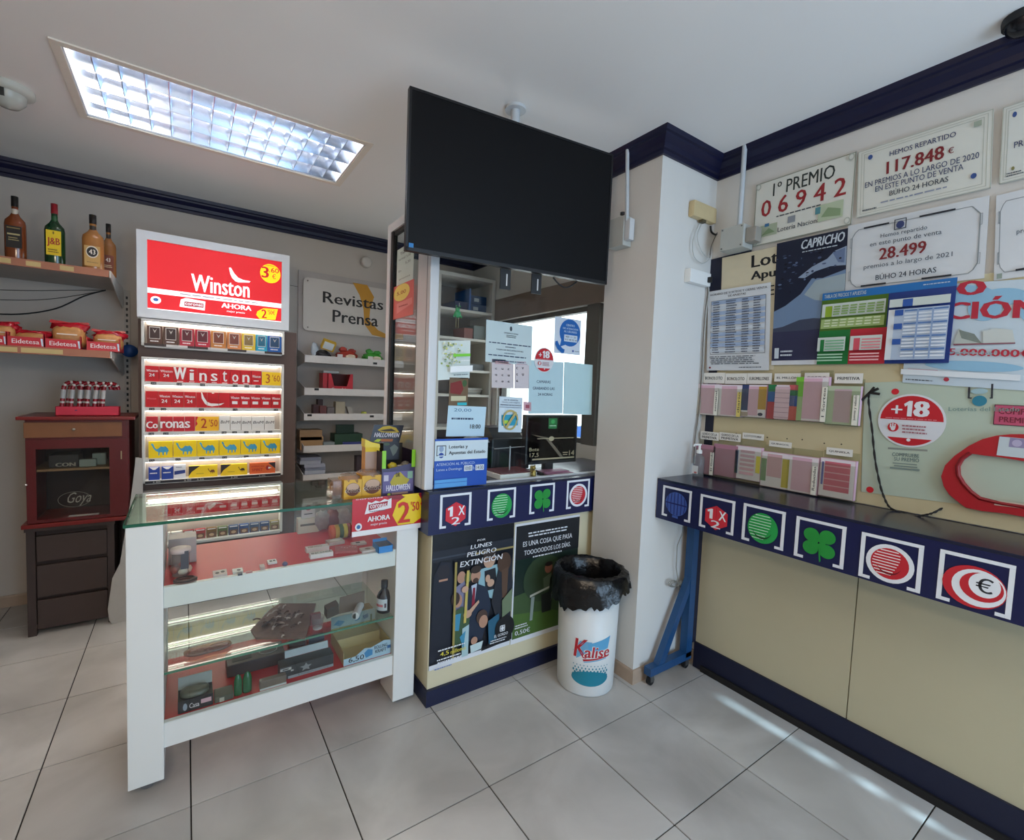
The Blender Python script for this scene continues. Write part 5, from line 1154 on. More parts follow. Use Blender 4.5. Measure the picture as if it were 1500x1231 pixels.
dd.box(CX0_+.01, CAY+.004, dz0-.012, CX1_-.01, CAY+.012, cz1-.02, RC)
do_ = dd.build('door', ca)
pn = MB().box(gx0, CAY+.003, gz0, gx1, CAY+.007, gz1, GLASS)
gw = P('8a8478')
ov = [((gx0+gx1)/2+.068*math.cos(2*PI*i/36), CAY+.0015, cp(290, 620).z+.042*math.sin(2*PI*i/36)) for i in range(36)]
pn.build('door_glass', do_)
et = MB().tube(ov, .0008, gw, 5, True); et.fr((gx0, CAY+.002, gz1), (gx1-gx0, 0, 0), (0, 0, gz0-gz1), [('T', 'Goya', .36, .64, .7, .84, gw, .0, .3)]); et.build('etched_oval', do_)
MB().lathe([(.001, -.014), (.006, -.012), (.006, -.005), (.003, 0)], (cp(103, 563).x, CAY-.002, cp(103, 563).z), P('c8c0b8', .3, metal=.5), 12, 'y').build('door_knob', do_)
MB().box(cp(473, 440).x, CAY-.006, cp(473, 462).z, cp(478, 440).x, CAY-.002, cp(473, 430).z, P('a89878', .3, metal=.6)).build('hinge', do_)
zs = cz0+.312
t = bxt('carton', 'dark carton lettered CON behind the cabinet glass, upper compartment', 'box', cp(180, 500).x, CAY+.06, zs+.001, cp(300, 500).x, CAY+.2, cp(300, 450).z, mat('1c1412', .6))
b = MB(); xx0, xx1 = cp(215, 525, CAY+.055).x, cp(300, 525, CAY+.055).x; b.box(xx0, CAY+.0555, zs+.004, xx1, CAY+.0585, zs+.03, P('1c1412')); b.fr((xx0, CAY+.0555, zs+.03), (xx1-xx0, 0, 0), (0, 0, -.026), [('T', 'CON', .05, .1, .95, .9, P('8c8474'), .06)]); b.build('carton_print', t)
for k, (a0, b0, a1, hh) in enumerate(((303, 520, 372, 470), (350, 500, 405, 450))):
    bxt('small_packet', 'pale packet behind the cabinet glass, %s' % ('front one', 'rear one'), 'packet', cp(a0, b0).x, CAY+.05+.05*k, zs+.001, cp(a1, b0).x, CAY+.09+.05*k, cp(a0, hh).z, mat('6c7468', .5)) if False else bxt('small_packet', 'pale packet behind the cabinet glass, ' + ('front one', 'rear one')[k], 'packet', cp(a0, b0).x, CAY+.05+.05*k, zs+.001, cp(a1, b0).x, CAY+.09+.05*k, cp(a0, hh).z, mat('7c8478', .5))
MB().box(cp(260, 670).x, CAY+.03, cz0+.0225, cp(380, 670).x, CAY+.08, cz0+.035, P('cfcac4')).build('white_tray', label='thin white tray at the bottom of the red cabinet', cat='tray')
# drawer chest
DK = mat('3b2e2b', .55, noise=.1, scale=10)
dc = thing('drawer_chest', 'dark brown three drawer chest under the red cabinet', 'chest', (-.53, 3.58, 0))
hx0, hx1 = cp(106, 1000, CAY+.01).x, cp(450, 1000, CAY+.01).x
for xa, xb in ((hx0, hx0+.035), (hx1-.03, hx1)):
    for ya, yb2 in ((CAY+.01, CAY+.045), (3.72, 3.755)): MB().box(xa, ya, 0, xb, yb2, cz0-.02, DK).build('corner_post', dc)
MB().box(hx0+.005, CAY+.045, .06, hx1-.005, 3.75, cz0-.02, DK).build('carcass', dc)
MB().box(hx0-.005, CAY, cz0-.02, hx1+.005, 3.76, cz0-.001, DK).build('top_board', dc)
zz = [cp(285, v, CAY+.015).z for v in (750, 850, 862, 985, 995, 1108)]
for a, b in ((0, 1), (2, 3), (4, 5)): MB().bbox(hx0+.038, CAY+.018, zz[b], hx1-.033, CAY+.045, zz[a]-.004, mat('41332f', .5, noise=.1, scale=10), .004).build('drawer', dc)
MB().box(hx0+.035, CAY+.02, .035, hx1-.03, CAY+.045, .06, DK).build('bottom_rail', dc)
# candy canes in a red box
def lp(a, b, y): return at(*VL2(a, b), 'y', y)
bx0_, bx1_ = lp(356, 800, 3.46).x, lp(766, 800, 3.46).x
t = thing('cane_box', 'bright red open card box of candy canes on the red cabinet', 'box', ((bx0_+bx1_)/2, 3.5, cz1))
rb = mat('cf2440', .5, noise=.04)
hz = .052
MB().box(bx0_, 3.46, cz1+.001, bx1_, 3.462, cz1+hz, rb).box(bx0_, 3.54, cz1+.001, bx1_, 3.542, cz1+hz, rb).box(bx0_, 3.46, cz1+.001, bx0_+.002, 3.542, cz1+hz, rb).box(bx1_-.002, 3.46, cz1+.001, bx1_, 3.542, cz1+hz, rb).box(bx0_, 3.46, cz1+.001, bx1_, 3.542, cz1+.004, rb).build('box_body', t)
MB().box(bx0_+.08, 3.4595, cz1+.028, bx0_+.09, 3.4599, cz1+.034, P('5a2a5c')).build('box_print', t)
CR, CW_ = mat('8f1522', .25), mat('cfc4bc', .3)
def cane(name_l):
    t = thing('candy_cane', name_l, 'candy cane', (0, 0, 0), 'candy canes in the red box')
    H = .15; R = .034; pts = [Vector((0, 0, H*i/14)) for i in range(15)]+[Vector((R-R*math.cos(PI*i/10), 0, H+R*math.sin(PI*i/10))) for i in range(1, 11)]
    a = MB(); n = 8
    for i in range(len(pts)-1): a.tube([pts[i], pts[i+1]], .0105, CR if i % 3 else CW_, n)
    a.build('cane_stick', t)
    MB().tube([(0, 0, .09), (0, 0, .14)], .012, mat('b8b4b0', .4), 12).build('label_band', t)
    return t
import itertools
c0_ = cane('red and white candy cane in the red box, front row leftmost')
xs_ = [392, 450, 503, 553, 602, 652]
ords = ['leftmost', 'second from left', 'third from left', 'fourth from left', 'fifth from left', 'rightmost']
for k, xx in enumerate(xs_+[425, 530, 625]):
    back = k >= 6
    if k: 
        r = c0_.copy(); COL.objects.link(r)
        for ch in list(c0_.children): c2 = ch.copy(); COL.objects.link(c2); c2.parent = r
    else: r = c0_
    r.location = (lp(xx, 740, 3.48 if not back else 3.515).x, 3.48 if not back else 3.515, cz1+.006)
    r.rotation_euler = (0, math.radians(5 if not back else 7), math.radians(24))
    r['label'] = 'red and white candy cane in the red box, ' + ('front row ' + ords[k] if not back else 'back row ' + ('left', 'middle', 'right')[k-6])
# torn white sheet
def tp_(a, b): return at(*VCB(a, b), 'y', 3.38)
o = [tp_(*q) for q in ((532, 455), (520, 560), (503, 680), (488, 760), (470, 870), (440, 930), (432, 985), (422, 1050), (428, 1095), (462, 1138), (520, 1120), (560, 1000), (560, 460))]
MB().prism(o, Vector((0, .003, 0)), mat('b4b0aa', .5, bump=.2)).build('torn_sheet', label='torn white plastic sheet standing behind the left leg of the showcase', cat='sheet')

# ============================================================ CIGARETTE DISPLAY
VW, VX = view(190, 320, 440, 540, 1399), view(190, 510, 440, 720, 1465)
YW = 3.5; BRN = mat('5f4a42', .55, noise=.05, scale=8)
wx0, wx1 = at(203, 600, 'y', YW).x, at(433, 600, 'y', YW).x
wu = thing('cigarette_display', 'tall brown cigarette display unit with lit white pack trays', 'display', ((wx0+wx1)/2, 3.6, 0))
MB().box(wx0, YW, 0, wx1, 3.72, 1.775, BRN).build('back_board', wu)
# light box
lb = thing('light_box', 'white framed lit advertising panel Winston on top of the cigarette display', 'sign', ((wx0+wx1)/2, 3.55, 1.8))
lx0, lx1 = at(*VW(55, 300), 'y', 3.46).x, at(*VW(1308, 600), 'y', 3.46).x
lz1 = (at(*VW(57, 80), 'y', 3.46).z+at(*VW(1313, 312), 'y', 3.46).z)/2; lz0 = (at(*VW(50, 798), 'y', 3.46).z+at(*VW(1300, 925), 'y', 3.46).z)/2
sc = Sheet(VW, 'y', 3.472, [(146, 172), (1247, 360), (1240, 858), (143, 735)], P('dc1c26', emit=.55), .002, rect=True)
EW, EY, ER = P('f4f2f4', emit=.75), P('f8cf10', emit=.75), P('c41420', emit=.5)
LBW = mat('cfd2d6', .4, noise=.02, emit=.12)
sx0, sx1, sz1, sz0 = sc.O.x, sc.O.x+sc.U.x, sc.O.z, sc.O.z+sc.V.z
f = MB()
for qd in ((lx0, lz0, sx0, lz1), (sx1, lz0, lx1, lz1), (sx0, lz0, sx1, sz0), (sx0, sz1, sx1, lz1)): f.box(qd[0], 3.46, qd[1], qd[2], 3.55, qd[3], LBW)
f.box(sx0, 3.48, sz0, sx1, 3.55, sz1, P('888888')); f.build('frame', lb)
sc.add(('R', 0, .69, 1, .765, EW), ('R', 0, .985, 1, 1, EW), ('L', .2, .71, .85, .745, 1, P('b8a8b0', emit=.3)), ('T', 'Winston', .3, .4, .735, .66, EW, .045))
# winged bird
sc.add(('P', [(.575, .225), (.59, .22), (.615, .3), (.645, .36), (.685, .385), (.745, .39), (.735, .415), (.69, .425), (.65, .435), (.625, .425), (.6, .38), (.585, .32)], EW))
sc.add(('E', .905, .22, .085, .155, EY), ('T', '3', .835, .12, .89, .3, ER, .06), ('T', '.60', .895, .12, .975, .2, ER, .04), ('T', '\u20ac', .92, .22, .95, .3, ER, .02), ('L', .86, .08, .94, .11, 1, P('c8961c', emit=.3)))
sc.add(('E', .055, .86, .035, .055, EW), ('E', .055, .855, .018, .025, P('3a6ab0', emit=.3)), ('P', [(.225, .81), (.26, .78), (.4, .8), (.395, .94), (.215, .92)], EW), ('R', .25, .835, .385, .9, P('a81c30', emit=.4)), ('T', 'coronas', .255, .85, .38, .885, EW, .03), ('T', 'AHORA', .52, .79, .75, .865, EW, .05), ('T', 'mejor precio', .56, .895, .7, .935, EW, .02), ('P', [(.8, .86), (.85, .8), (.97, .79), (.95, .97), (.82, .985), (.79, .92)], EY), ('T', '2', .835, .82, .875, .96, ER, .05), ('T', "'50\u20ac", .885, .82, .945, .89, ER, .03))
sc.build('screen_panel', parent=lb)
TRW = mat('d8d6d0', .4, noise=.02); LED = P('fff8ee', emit=9)
def Tz(V, a1, b1, a2, b2, y): return (at(*V(a1, b1), 'y', y).z+at(*V(a2, b2), 'y', y).z)/2
def tray(V, x0, x1, z0, z1, shelves, yf=3.42):
    f = MB(); t_ = .014
    f.bbox(x0-t_, yf, z1, x1+t_, YW-.001, z1+t_, TRW, .004).bbox(x0-t_, yf, z0-t_, x1+t_, YW-.001, z0, TRW, .004).bbox(x0-t_, yf, z0, x0, YW-.001, z1, TRW, .003).bbox(x1, yf, z0, x1+t_, YW-.001, z1, TRW, .003)
    f.box(x0, YW-.006, z0, x1, YW-.001, z1, mat('b8aca0', .5))
    fr_ = f.build('tray_frame', wu)
    for z in shelves:
        MB().box(x0, yf+.01, z-.022, x1, YW-.007, z-.001, TRW).build('tray_shelf', wu)
    for z in shelves[:-1]+[None]:
        zt = z1 if z is None else z-.022
        MB().box(x0+.01, YW-.018, zt-.006, x1-.01, YW-.007, zt-.001, LED).build('light_strip', wu)
        MB().box(x0+.004, yf+.012, zt-.004, x1-.004, yf+.018, zt-.001, LED).build('light_strip', wu)
    return fr_
def pack(x0, x1, z0, z1, y, col, items, label, group, cat='cigarettes', emit=.0, d=.022, name='cigarette_pack'):
    m = MB(); m.box(x0+.0008, y, z0, x1-.0008, y+d, z1, P(col, .65)); m.fr((x0+.0008, y, z1), (x1-x0-.0016, 0, 0), (0, 0, z0-z1), items, .0004)
    return m.build(name, label=label, cat=cat, group=group)
PW, PR, PRD, PD = P('eeeae8', .65), P('c81c2a', .65), P('8f1420', .65), P('2a2226')
def price(x, z, s_, y=3.4185):
    m = MB(); m.box(x-.013, y, z-.019, x+.013, y+.001, z-.004, P('1e1a1c')); m.fr((x-.013, y, z-.004), (.026, 0, 0), (0, 0, -.015), [('T', s_, .12, .25, .88, .78, P('c8c4c0'), .01)], .0003); m.build('price_tag', wu)
tx0, tx1 = at(*VX(130, 600), 'y', 3.44).x, at(*VX(1297, 600), 'y', 3.44).x
YP = 3.445
px = lambda V, a, b, y=YP: at(*V(a, b), 'y', y).x
# upper small tray
z0a, z1a = Tz(VW, 160, 1030, 1200, 1095, YP), Tz(VW, 160, 872, 1230, 950, YP)+.012
tray(VW, tx0, tx1, z0a, z1a, [z0a])
cols = [('5a3a2e', '3c2420', 'brown, leftmost'), ('5a3f34', '3a2622', 'brown, second from left'), ('b02a3c', '5a1a22', 'dark red, third from left'), ('b22438', '58161f', 'dark red, fourth from left'), ('c07a3a', '7a3a24', 'orange, fifth from left'), ('c8804a', '7c4030', 'orange, sixth from left'), ('d8b838', '8a7040', 'yellow, third from right'), ('28a0c0', '2a6a86', 'turquoise, second from right'), ('1c5ca8', '2a4a6c', 'bright blue, rightmost')]
for (a, b), (c1_, c2_, l) in zip(((140, 270), (275, 400), (408, 530), (535, 660), (665, 790), (798, 915), (920, 1030), (1035, 1128), (1132, 1245)), cols):
    pack(px(VW, a, 960), px(VW, b, 990), z0a, z1a-.022, YP, c1_, [('R', .15, .06, .85, .72, P('e0d8d0')), ('R', .18, .09, .82, .69, P(c2_)), ('L', .2, .78, .8, .92, 1, PW), ('P', [(.35, .15), (.5, .28), (.65, .15), (.5, .4)], P('b8b0a8'))], 'rolling tobacco pouch in the small lit tray, ' + l, 'tobacco pouches in the small lit tray', name='tobacco_pouch', cat='tobacco')
m = MB()
zq = z0a-.014
for k in range(7): m.box(tx0+.0+(tx1-tx0)*k/7, 3.4175, zq, tx0+(tx1-tx0)*(k+1)/7, 3.4185, zq+.014, P('3a2a26') if k % 2 == 0 else P('d8d4d0'))
m.build('price_strip', wu)
# big tray, five rows
rows = [Tz(VX, 135, 290, 1130, 312, YP), Tz(VX, 135, 500, 1298, 522, YP), Tz(VX, 140, 713, 1240, 707, YP), Tz(VX, 160, 935, 1290, 912, YP), Tz(VX, 160, 1128, 1250, 1078, YP)]
tops = [Tz(VX, 135, 150, 1130, 200, YP), Tz(VX, 135, 367, 1298, 400, YP), Tz(VX, 140, 592, 560, 588, YP), Tz(VX, 160, 797, 1290, 785, YP), Tz(VX, 160, 1008, 1250, 990, YP)]
zb_, zt2 = rows[4], Tz(VX, 130, 100, 1290, 170, YP)+.006
tray(VX, tx0, tx1, zb_, zt2, rows)
win = ('T', 'Winston', .08, .22, .92, .38, PW, .03)
G1, G2, G3, G4, G5 = ['packs in the %s row of the lit cigarette tray' % w for w in ('first', 'second', 'third', 'fourth', 'fifth')]
bds = [132, 252, 378, 485, 580, 680, 770, 862, 950, 1045, 1132]
OR = ['leftmost', 'second', 'third', 'fourth', 'fifth', 'sixth', 'seventh', 'eighth', 'ninth', 'tenth', 'eleventh', 'twelfth', 'thirteenth']
for k in range(10):
    x0, x1 = px(VX, bds[k], 230), px(VX, bds[k+1], 250)
    if k < 2: it = [win, ('T', '24', .28, .48, .68, .68, PW, .05)]; l = 'red pack marked 24, %s in the first row' % OR[k]
    elif k < 9: ch = 'Winston'[k-2]; it = [('T', ch, *( (.02, .0, .98, .82) if ch == 'W' else (.3, .12, .7, .85) if ch in 'it' else (.2, .32, .8, .85)), PW, .04), ('R', .25, .93, .75, .97, PW)]; l = 'red pack bearing the big letter %s, %s in the first row' % (ch, OR[k])
    else: it = [('T', 'Winston', .08, .3, .92, .5, PW, .03), ('L', .2, .65, .8, .8, 1, PW)]; l = 'narrow red pack left of the yellow 3,60 card in the first row'
    pack(x0, x1, rows[0], tops[0], YP, 'c40a18', it, l, G1)
pack(px(VX, 1135, 260), px(VX, 1297, 260), rows[0], tops[0]-.004, YP, 'f0c818', [('T', '3', .2, .15, .42, .85, P('b04a18'), .02), ('T', "'60", .55, .2, .95, .7, P('b04a18'), .01)], 'yellow price card 3,60 at the end of the first row', None, cat='price card', d=.003, name='price_card')
bds = [135, 245, 355, 465, 570, 665, 765, 860, 948, 1035, 1125, 1215, 1297]
for k in range(12):
    x0, x1 = px(VX, bds[k], 450), px(VX, bds[k+1], 450)
    if k == 0: it = [('T', 'Winston', .08, .4, .85, .52, P('e87a80'), .01)]; l = 'plain red pack, leftmost in the second row'
    elif k < 4: it = [win, ('T', '24', .25, .5, .7, .72, PW, .05)]; l = 'red pack marked 24, %s in the second row' % OR[k]
    elif k == 4: it = [('P', [(.45, 0), (.55, .02), (.7, .3), (1, .62), (1, .85), (.8, .75), (.5, .4)], PW)]; l = 'red pack with the wing tip, fifth in the second row'
    elif k == 5: it = [('P', [(0, .62), (.3, .72), (1, .74), (1, .86), (.4, .92), (0, .86)], PW), ('R', .4, .0, .6, .06, PW)]; l = 'red pack with the bird body, sixth in the second row'
    elif k == 6: it = [('P', [(0, .74), (.5, .68), (.2, .82), (0, .86)], PW)]; l = 'red pack with the bird tail, seventh in the second row'
    else: it = [('T', 'Winston', .08, .22, .92, .4, PW, .03), ('R', .2, .55, .75, .75, PW)]; l = 'red and white lettered pack, %s in the second row' % OR[k]
    pack(x0, x1, rows[1], tops[1], YP, 'c00816', it, l, G2)
for (a, b), tx_ in zip(((140, 242), (262, 370), (372, 470), (472, 560)), ('Co', 'ro', 'na', 's')):
    pack(px(VX, a, 650), px(VX, b, 650), rows[2], tops[2], YP, 'b81c28', [('T', tx_, .02, .32, .98 if tx_ != 's' else .5, .78, PW, .06)], 'red pack bearing the letters %s in the third row' % tx_, G3)
pack(px(VX, 562, 650), px(VX, 765, 650), rows[2], tops[2], YP, 'eeb41c', [('T', '2', .25, .12, .48, .8, P('b83a18'), .04), ('T', "'50", .58, .2, .95, .7, P('b83a18'), .01), ('P', [(0, 0), (.12, 0), (.04, .3), (.1, .5), (0, .7)], PR)], 'yellow price card 2,50 in the third row', None, cat='price card', d=.003, name='price_card')
for k, (a, b) in enumerate(((770, 860), (865, 955), (958, 1045), (1048, 1155), (1158, 1245))):
    pack(px(VX, a, 650), px(VX, b, 650), rows[2], tops[2]+(.006 if k == 0 else 0), YP, 'dedcd8', [('T', 'BnM', .1, .32, .9, .52, PD, .01, .2)], 'white pack with slim black lettering, %s of the five in the third row' % OR[k], G3)
CB_ = P('3a9ac0', .4)
camel = [(.1, .18), (.14, .1), (.2, .16), (.24, .34), (.32, .48), (.4, .44), (.5, .3), (.6, .34), (.7, .3), (.8, .45), (.84, .6), (.8, .64), (.76, .85), (.73, .85), (.72, .66), (.64, .66), (.62, .86), (.58, .86), (.56, .66), (.46, .66), (.44, .86), (.4, .86), (.4, .64), (.3, .58), (.2, .42), (.15, .26)]
for k, (a, b) in enumerate(((160, 370), (375, 575), (578, 765), (768, 950), (953, 1122), (1125, 1292))):
    pack(px(VX, a, 860), px(VX, b, 860), rows[3], tops[3], YP, 'f0cc00', [('P', camel, CB_), ('R', .498, 0, .502, 1, P('b89c10'))], 'yellow double pack with blue camel, %s in the fourth row' % OR[k], G4)
bk_ = [('R', .0, .42, 1, 1, P('1c3c92')), ('R', .12, .36, .9, .58, P('2448a0')), ('T', 'LUXOR', .16, .4, .86, .52, PW, .03), ('P', [(.1, 0), (.9, 0), (.5, .3)], P('2a4894'))]
bk_[2] = ('T', 'DUCADOS', .14, .4, .88, .52, PW, .03)
for k, (a, b, c, it, l) in enumerate(((160, 258, '1c3c92', [('P', [(.08, 0), (.92, 0), (.6, .2), (.4, .2)], PW), ('L', .1, .38, .9, .56, 1, PW)], 'blue and white pack, leftmost in the fifth row'), (272, 376, '1c3c92', [('P', [(.08, 0), (.92, 0), (.6, .2), (.4, .2)], PW), ('L', .1, .38, .9, .56, 1, PW)], 'blue and white pack, second in the fifth row'),
    (378, 482, 'dcdce0', [('P', [(.04, .45), (.96, .38), (.96, .62), (.04, .72)], P('24387c')), ('L', .15, .12, .8, .22, 1, DG)], 'white pack with dark blue band in the fifth row'),
    (505, 755, 'ecc81c', [('P', [(0, 0), (.4, 0), (.1, .5), (0, .85)], PD), ('P', [(.62+.34*u, .2+.62*v) for u, v in camel], P('6a3418')), ('L', .25, .65, .55, .72, 1, PD)], 'yellow carton with black corner and brown camel, left one in the fifth row'), (780, 1010, 'ecc81c', [('P', [(0, 0), (.4, 0), (.1, .5), (0, .85)], PD), ('P', [(.62+.34*u, .2+.62*v) for u, v in camel], P('3a2a18')), ('L', .25, .65, .55, .72, 1, PD)], 'yellow carton with black corner and dark camel, right one in the fifth row'),
    (1030, 1250, 'd8622c', [('P', [(.7, 0), (1, 0), (1, .6)], PD), ('T', 'AMERICAN', .05, .25, .55, .4, P('b02418'), .02), ('T', 'SPIRIT', .08, .5, .5, .75, P('b02418'), .04), ('E', .7, .5, .08, .22, P('a02028')), ('P', [(.72, .4), (.85, .5), (.72, .6)], PW)], 'orange carton in the fifth row'))):
    pack(px(VX, a, 1060), px(VX, b, 1060), rows[4], tops[4]-(.004 if k > 2 else 0)+(.008 if k == 2 else 0), YP, c, it, l, G5)
for a, r, s_ in ((205, 0, '4.00'), (425, 0, '3.60'), (625, 0, '3.60'), (905, 0, '3.70'), (1005, 0, '3.75'), (1100, 0, '4.00'), (190, 1, '4.40'), (290, 1, '4.00'), (615, 1, '4.00'), (905, 1, '3.70'), (1255, 1, '3.70'), (185, 2, '3.00'), (310, 2, '2.50'), (620, 2, '2.50'), (810, 2, '3.85'), (900, 2, '3.85'), (1000, 2, '3.90'), (1100, 2, '3.80'), (1205, 2, '3.90'), (190, 3, '4.20'), (415, 3, '4.30'), (620, 3, '4.00'), (815, 3, '4.20'), (1000, 3, '4.05'), (1175, 3, '4.95')):
    price(px(VX, a, 300+200*r, 3.42), rows[r], s_)
m = MB(); m.box(tx0, 3.4175, zb_-.016, tx1, 3.4185, zb_, P('201c22'))
m.fr((tx0, 3.4175, zb_), (tx1-tx0, 0, 0), (0, 0, -.016), [('T', s_, u, .25, u+.05, .8, P('c8c4c0'), .01) for u, s_ in ((.05, '3.80'), (.26, '3.90'), (.35, '3.50'), (.6, '3.50'), (.82, '5.00'))], .0003); m.build('price_strip', wu)
# lower lit tray seen through the showcase
V8 = view(170, 660, 640, 960, 1500)
zl1 = Tz(V8, 130, 205, 765, 160, YP); rA, tA = Tz(V8, 135, 315, 755, 262, YP), Tz(V8, 135, 248, 755, 218, YP)
rB = Tz(V8, 240, 425, 755, 375, YP); tB = rB+.062
tray(V8, tx0, tx1, rB, zl1, [rA, rB])
nb = 12
for k in range(nb):
    xa, xb = tx0+(tx1-tx0)*k/nb, tx0+(tx1-tx0)*(k+1)/nb
    pack(xa, xb, rA, tA, YP, 'c83440' if k % 4 != 3 else 'd07078', [('T', '24', .3, .45, .7, .75, PW, .04)] if k in (1, 2, 3) else [('P', [(.1, .5), (.8, .2), (.9, .4), (.3, .8)], PW)] if k == 5 else [('R', .2, .5, .8, .7, PW)], 'red pack, %s in the upper row of the lowest lit tray' % OR[k], 'packs in the upper row of the lowest lit tray')
    c = ['b8b4ac', 'e0dcd4', 'dedad2', '8a2c30', 'a83c40', '7a5a30', '5a6a3c', '3a5070', '2c4a80', '344a6c', '2a4470', '8a8050'][k]
    pack(xa+.002, xb-.002, rB, tB, YP, c, [('R', .1, .45, .9, .95, P('6a4a3a')), ('E', .5, .7, .25, .15, P('c0a080')), ('R', .1, .05, .9, .15, PW)] if k > 2 else [('R', .1, .1, .9, .2, P('f0ece8'))], 'pack with %s front, %s in the bottom row of the lowest lit tray' % (('plain pale' if k < 3 else 'picture'), OR[k]), 'packs in the bottom row of the lowest lit tray')
MB().box(tx0-.01, 3.46, .02, tx1+.01, YW-.001, rB-.06, mat('b9b6b0', .4)).build('base_cover', wu)
MB().box(tx0-.012, 3.455, 0.0, tx1+.012, 3.46, .02, mat('6a6862', .4)).build('base_strip', wu)

# ============================================================ MAGAZINE UNIT
VR2, VRv = view(420, 370, 660, 720, 844), view(420, 480, 580, 720, 821)
mu = thing('magazine_unit', 'grey white wall shelving unit under the Revistas Prensa sign', 'shelves', (1.1, 3.8, .5))
MGR = mat('b4aca6', .55, noise=.03)
MB().box(.728, YB-.02, .35, 1.56, YB-.001, 2.3, MGR).build('back_board', mu)
sg = MB(); sy = 3.885
sx0_, sx1_ = at(*VR2(85, 250), 'y', sy).x, 1.50; szt, szb = at(*VR2(90, 125), 'y', sy).z, at(*VR2(90, 400), 'y', sy).z
r_ = .035; pts = []
for cx_, cz_, a0 in ((sx1_-r_, szt-r_, 0), (sx0_+r_, szt-r_, PI/2), (sx0_+r_, szb+r_, PI), (sx1_-r_, szb+r_, 1.5*PI)):
    for i in range(6): pts.append((cx_+r_*math.cos(a0+PI/2*i/5), sy, cz_+r_*math.sin(a0+PI/2*i/5)))
sg.prism(pts, (0, .012, 0), mat('cdc6be', .45, noise=.02))
OY = P('c8902c', .4); TK = P('2a2624', .4)
O = Vector((sx0_, sy, szt)); U = Vector((sx1_-sx0_, 0, 0)); V_ = Vector((0, 0, szb-szt)); uu = lambda a, b: ((at(*VR2(a, b), 'y', sy).x-sx0_)/(sx1_-sx0_), (szt-at(*VR2(a, b), 'y', sy).z)/(szt-szb))
yl = [(340, 155), (415, 168), (450, 230), (430, 290), (425, 350), (470, 400), (510, 420), (600, 420), (600, 450), (510, 442), (440, 425), (400, 370), (395, 290), (375, 220)]
sg.fr(O, U, V_, [('P', [uu(*q) for q in yl], OY), ('T', 'Revistas', uu(188, 200)[0], uu(188, 200)[1]-.0, uu(188, 200)[0]+.66, uu(188, 258)[1], TK, .035), ('T', 'Prensa', uu(238, 300)[0], uu(238, 295)[1], uu(238, 300)[0]+.5, uu(238, 358)[1], TK, .035)])
sgo = sg.build('sign_board', mu, label='white board lettered Revistas Prensa with ochre swoosh')
for a, b in ((108, 145), (108, 385)):
    p = at(*VR2(a, b), 'y', sy); MB().lathe([(.006, -.004), (.006, 0)], (p.x, sy, p.z), P('8a8078', .4, metal=.5), 12, 'y').build('screw', sgo)
ysf = 3.65
sxl = at(*VRv(140, 230), 'y', ysf).x; SZ = []
for (l1, l2, r2x, r1, r2) in ((205, 258, 735, 245, 297), (450, 503, 735, 472, 522), (648, 695, 735, 648, 698), (885, 940, 610, 880, 925)):
    SZ.append((Tz(VRv, 140, l1, r2x, r1, ysf), Tz(VRv, 140, l2, r2x, r2, ysf)))
SZ.append((at(*VRv(285, 1100), 'y', ysf).z, at(*VRv(285, 1140), 'y', ysf).z))
SM = mat('cfcac6', .5)
for za, zb2 in SZ:
    MB().box(sxl, ysf, zb2, 1.5, ysf+.006, za, SM).box(sxl, ysf+.006, zb2+.004, 1.5, YB-.021, zb2+.012, SM).build('shelf', mu)
    MB().prism([(sxl-.004, ysf+.002, za), (sxl-.004, ysf+.002, zb2), (sxl-.004, YB-.021, zb2-.03), (sxl-.004, YB-.021, za+.05)], (.004, 0, 0), SM).build('bracket', mu)
for a, b, sh in ((665, 270, 0), (225, 465, 1), (172, 660, 2), (640, 668, 2)):
    p = at(*VRv(a, b), 'y', ysf-.001); MB().box(p.x-.016, ysf-.0015, p.z-.008, p.x+.016, ysf-.0003, p.z+.008, BLACK).build('price_tag', mu)
for a, b in ((400, 215), (630, 220)):
    p = at(*VRv(a, b), 'y', ysf-.001); MB().box(p.x-.02, ysf-.002, SZ[0][1]+.01, p.x+.02, ysf-.0003, SZ[0][0]+.022, SM).build('card_tab', mu)
def mp_(a, b, y=3.72): return at(*VRv(a, b), 'y', y)
Z0 = [zb2+.012 for za, zb2 in SZ]
# shelf 1
bag = mat('2c2c30', .25, noise=.3, scale=80); 
q = mp_(285, 180); t = thing('sweets_jar', 'dark jar with yellow rimmed white lid lying tilted on the top magazine shelf', 'jar', (q.x, 3.72, Z0[0]))
MB().blob((q.x-.01, 3.74, Z0[0]+.045), (.06, .05, .045), bag, wob=.15, seed=3).build('jar_body', t)
MB().obox((q.x-.035, 3.69, Z0[0]+.1), (.09, 0, -.025), (.02, -.02, .06), (0, .02, .02), mat('c8a02c', .4)).obox((q.x-.025, 3.683, Z0[0]+.105), (.07, 0, -.02), (.015, -.015, .048), (0, .01, .004), P('c8d0d4')).build('jar_lid', t)
q = mp_(215, 150); MB().blob((q.x, 3.74, Z0[0]+.08), (.03, .015, .06), mat('c4ced6', .3, noise=.2, scale=40), wob=.2, seed=8).build('snack_bag', label='white and blue snack bag leaning beside the tilted jar', cat='bag')
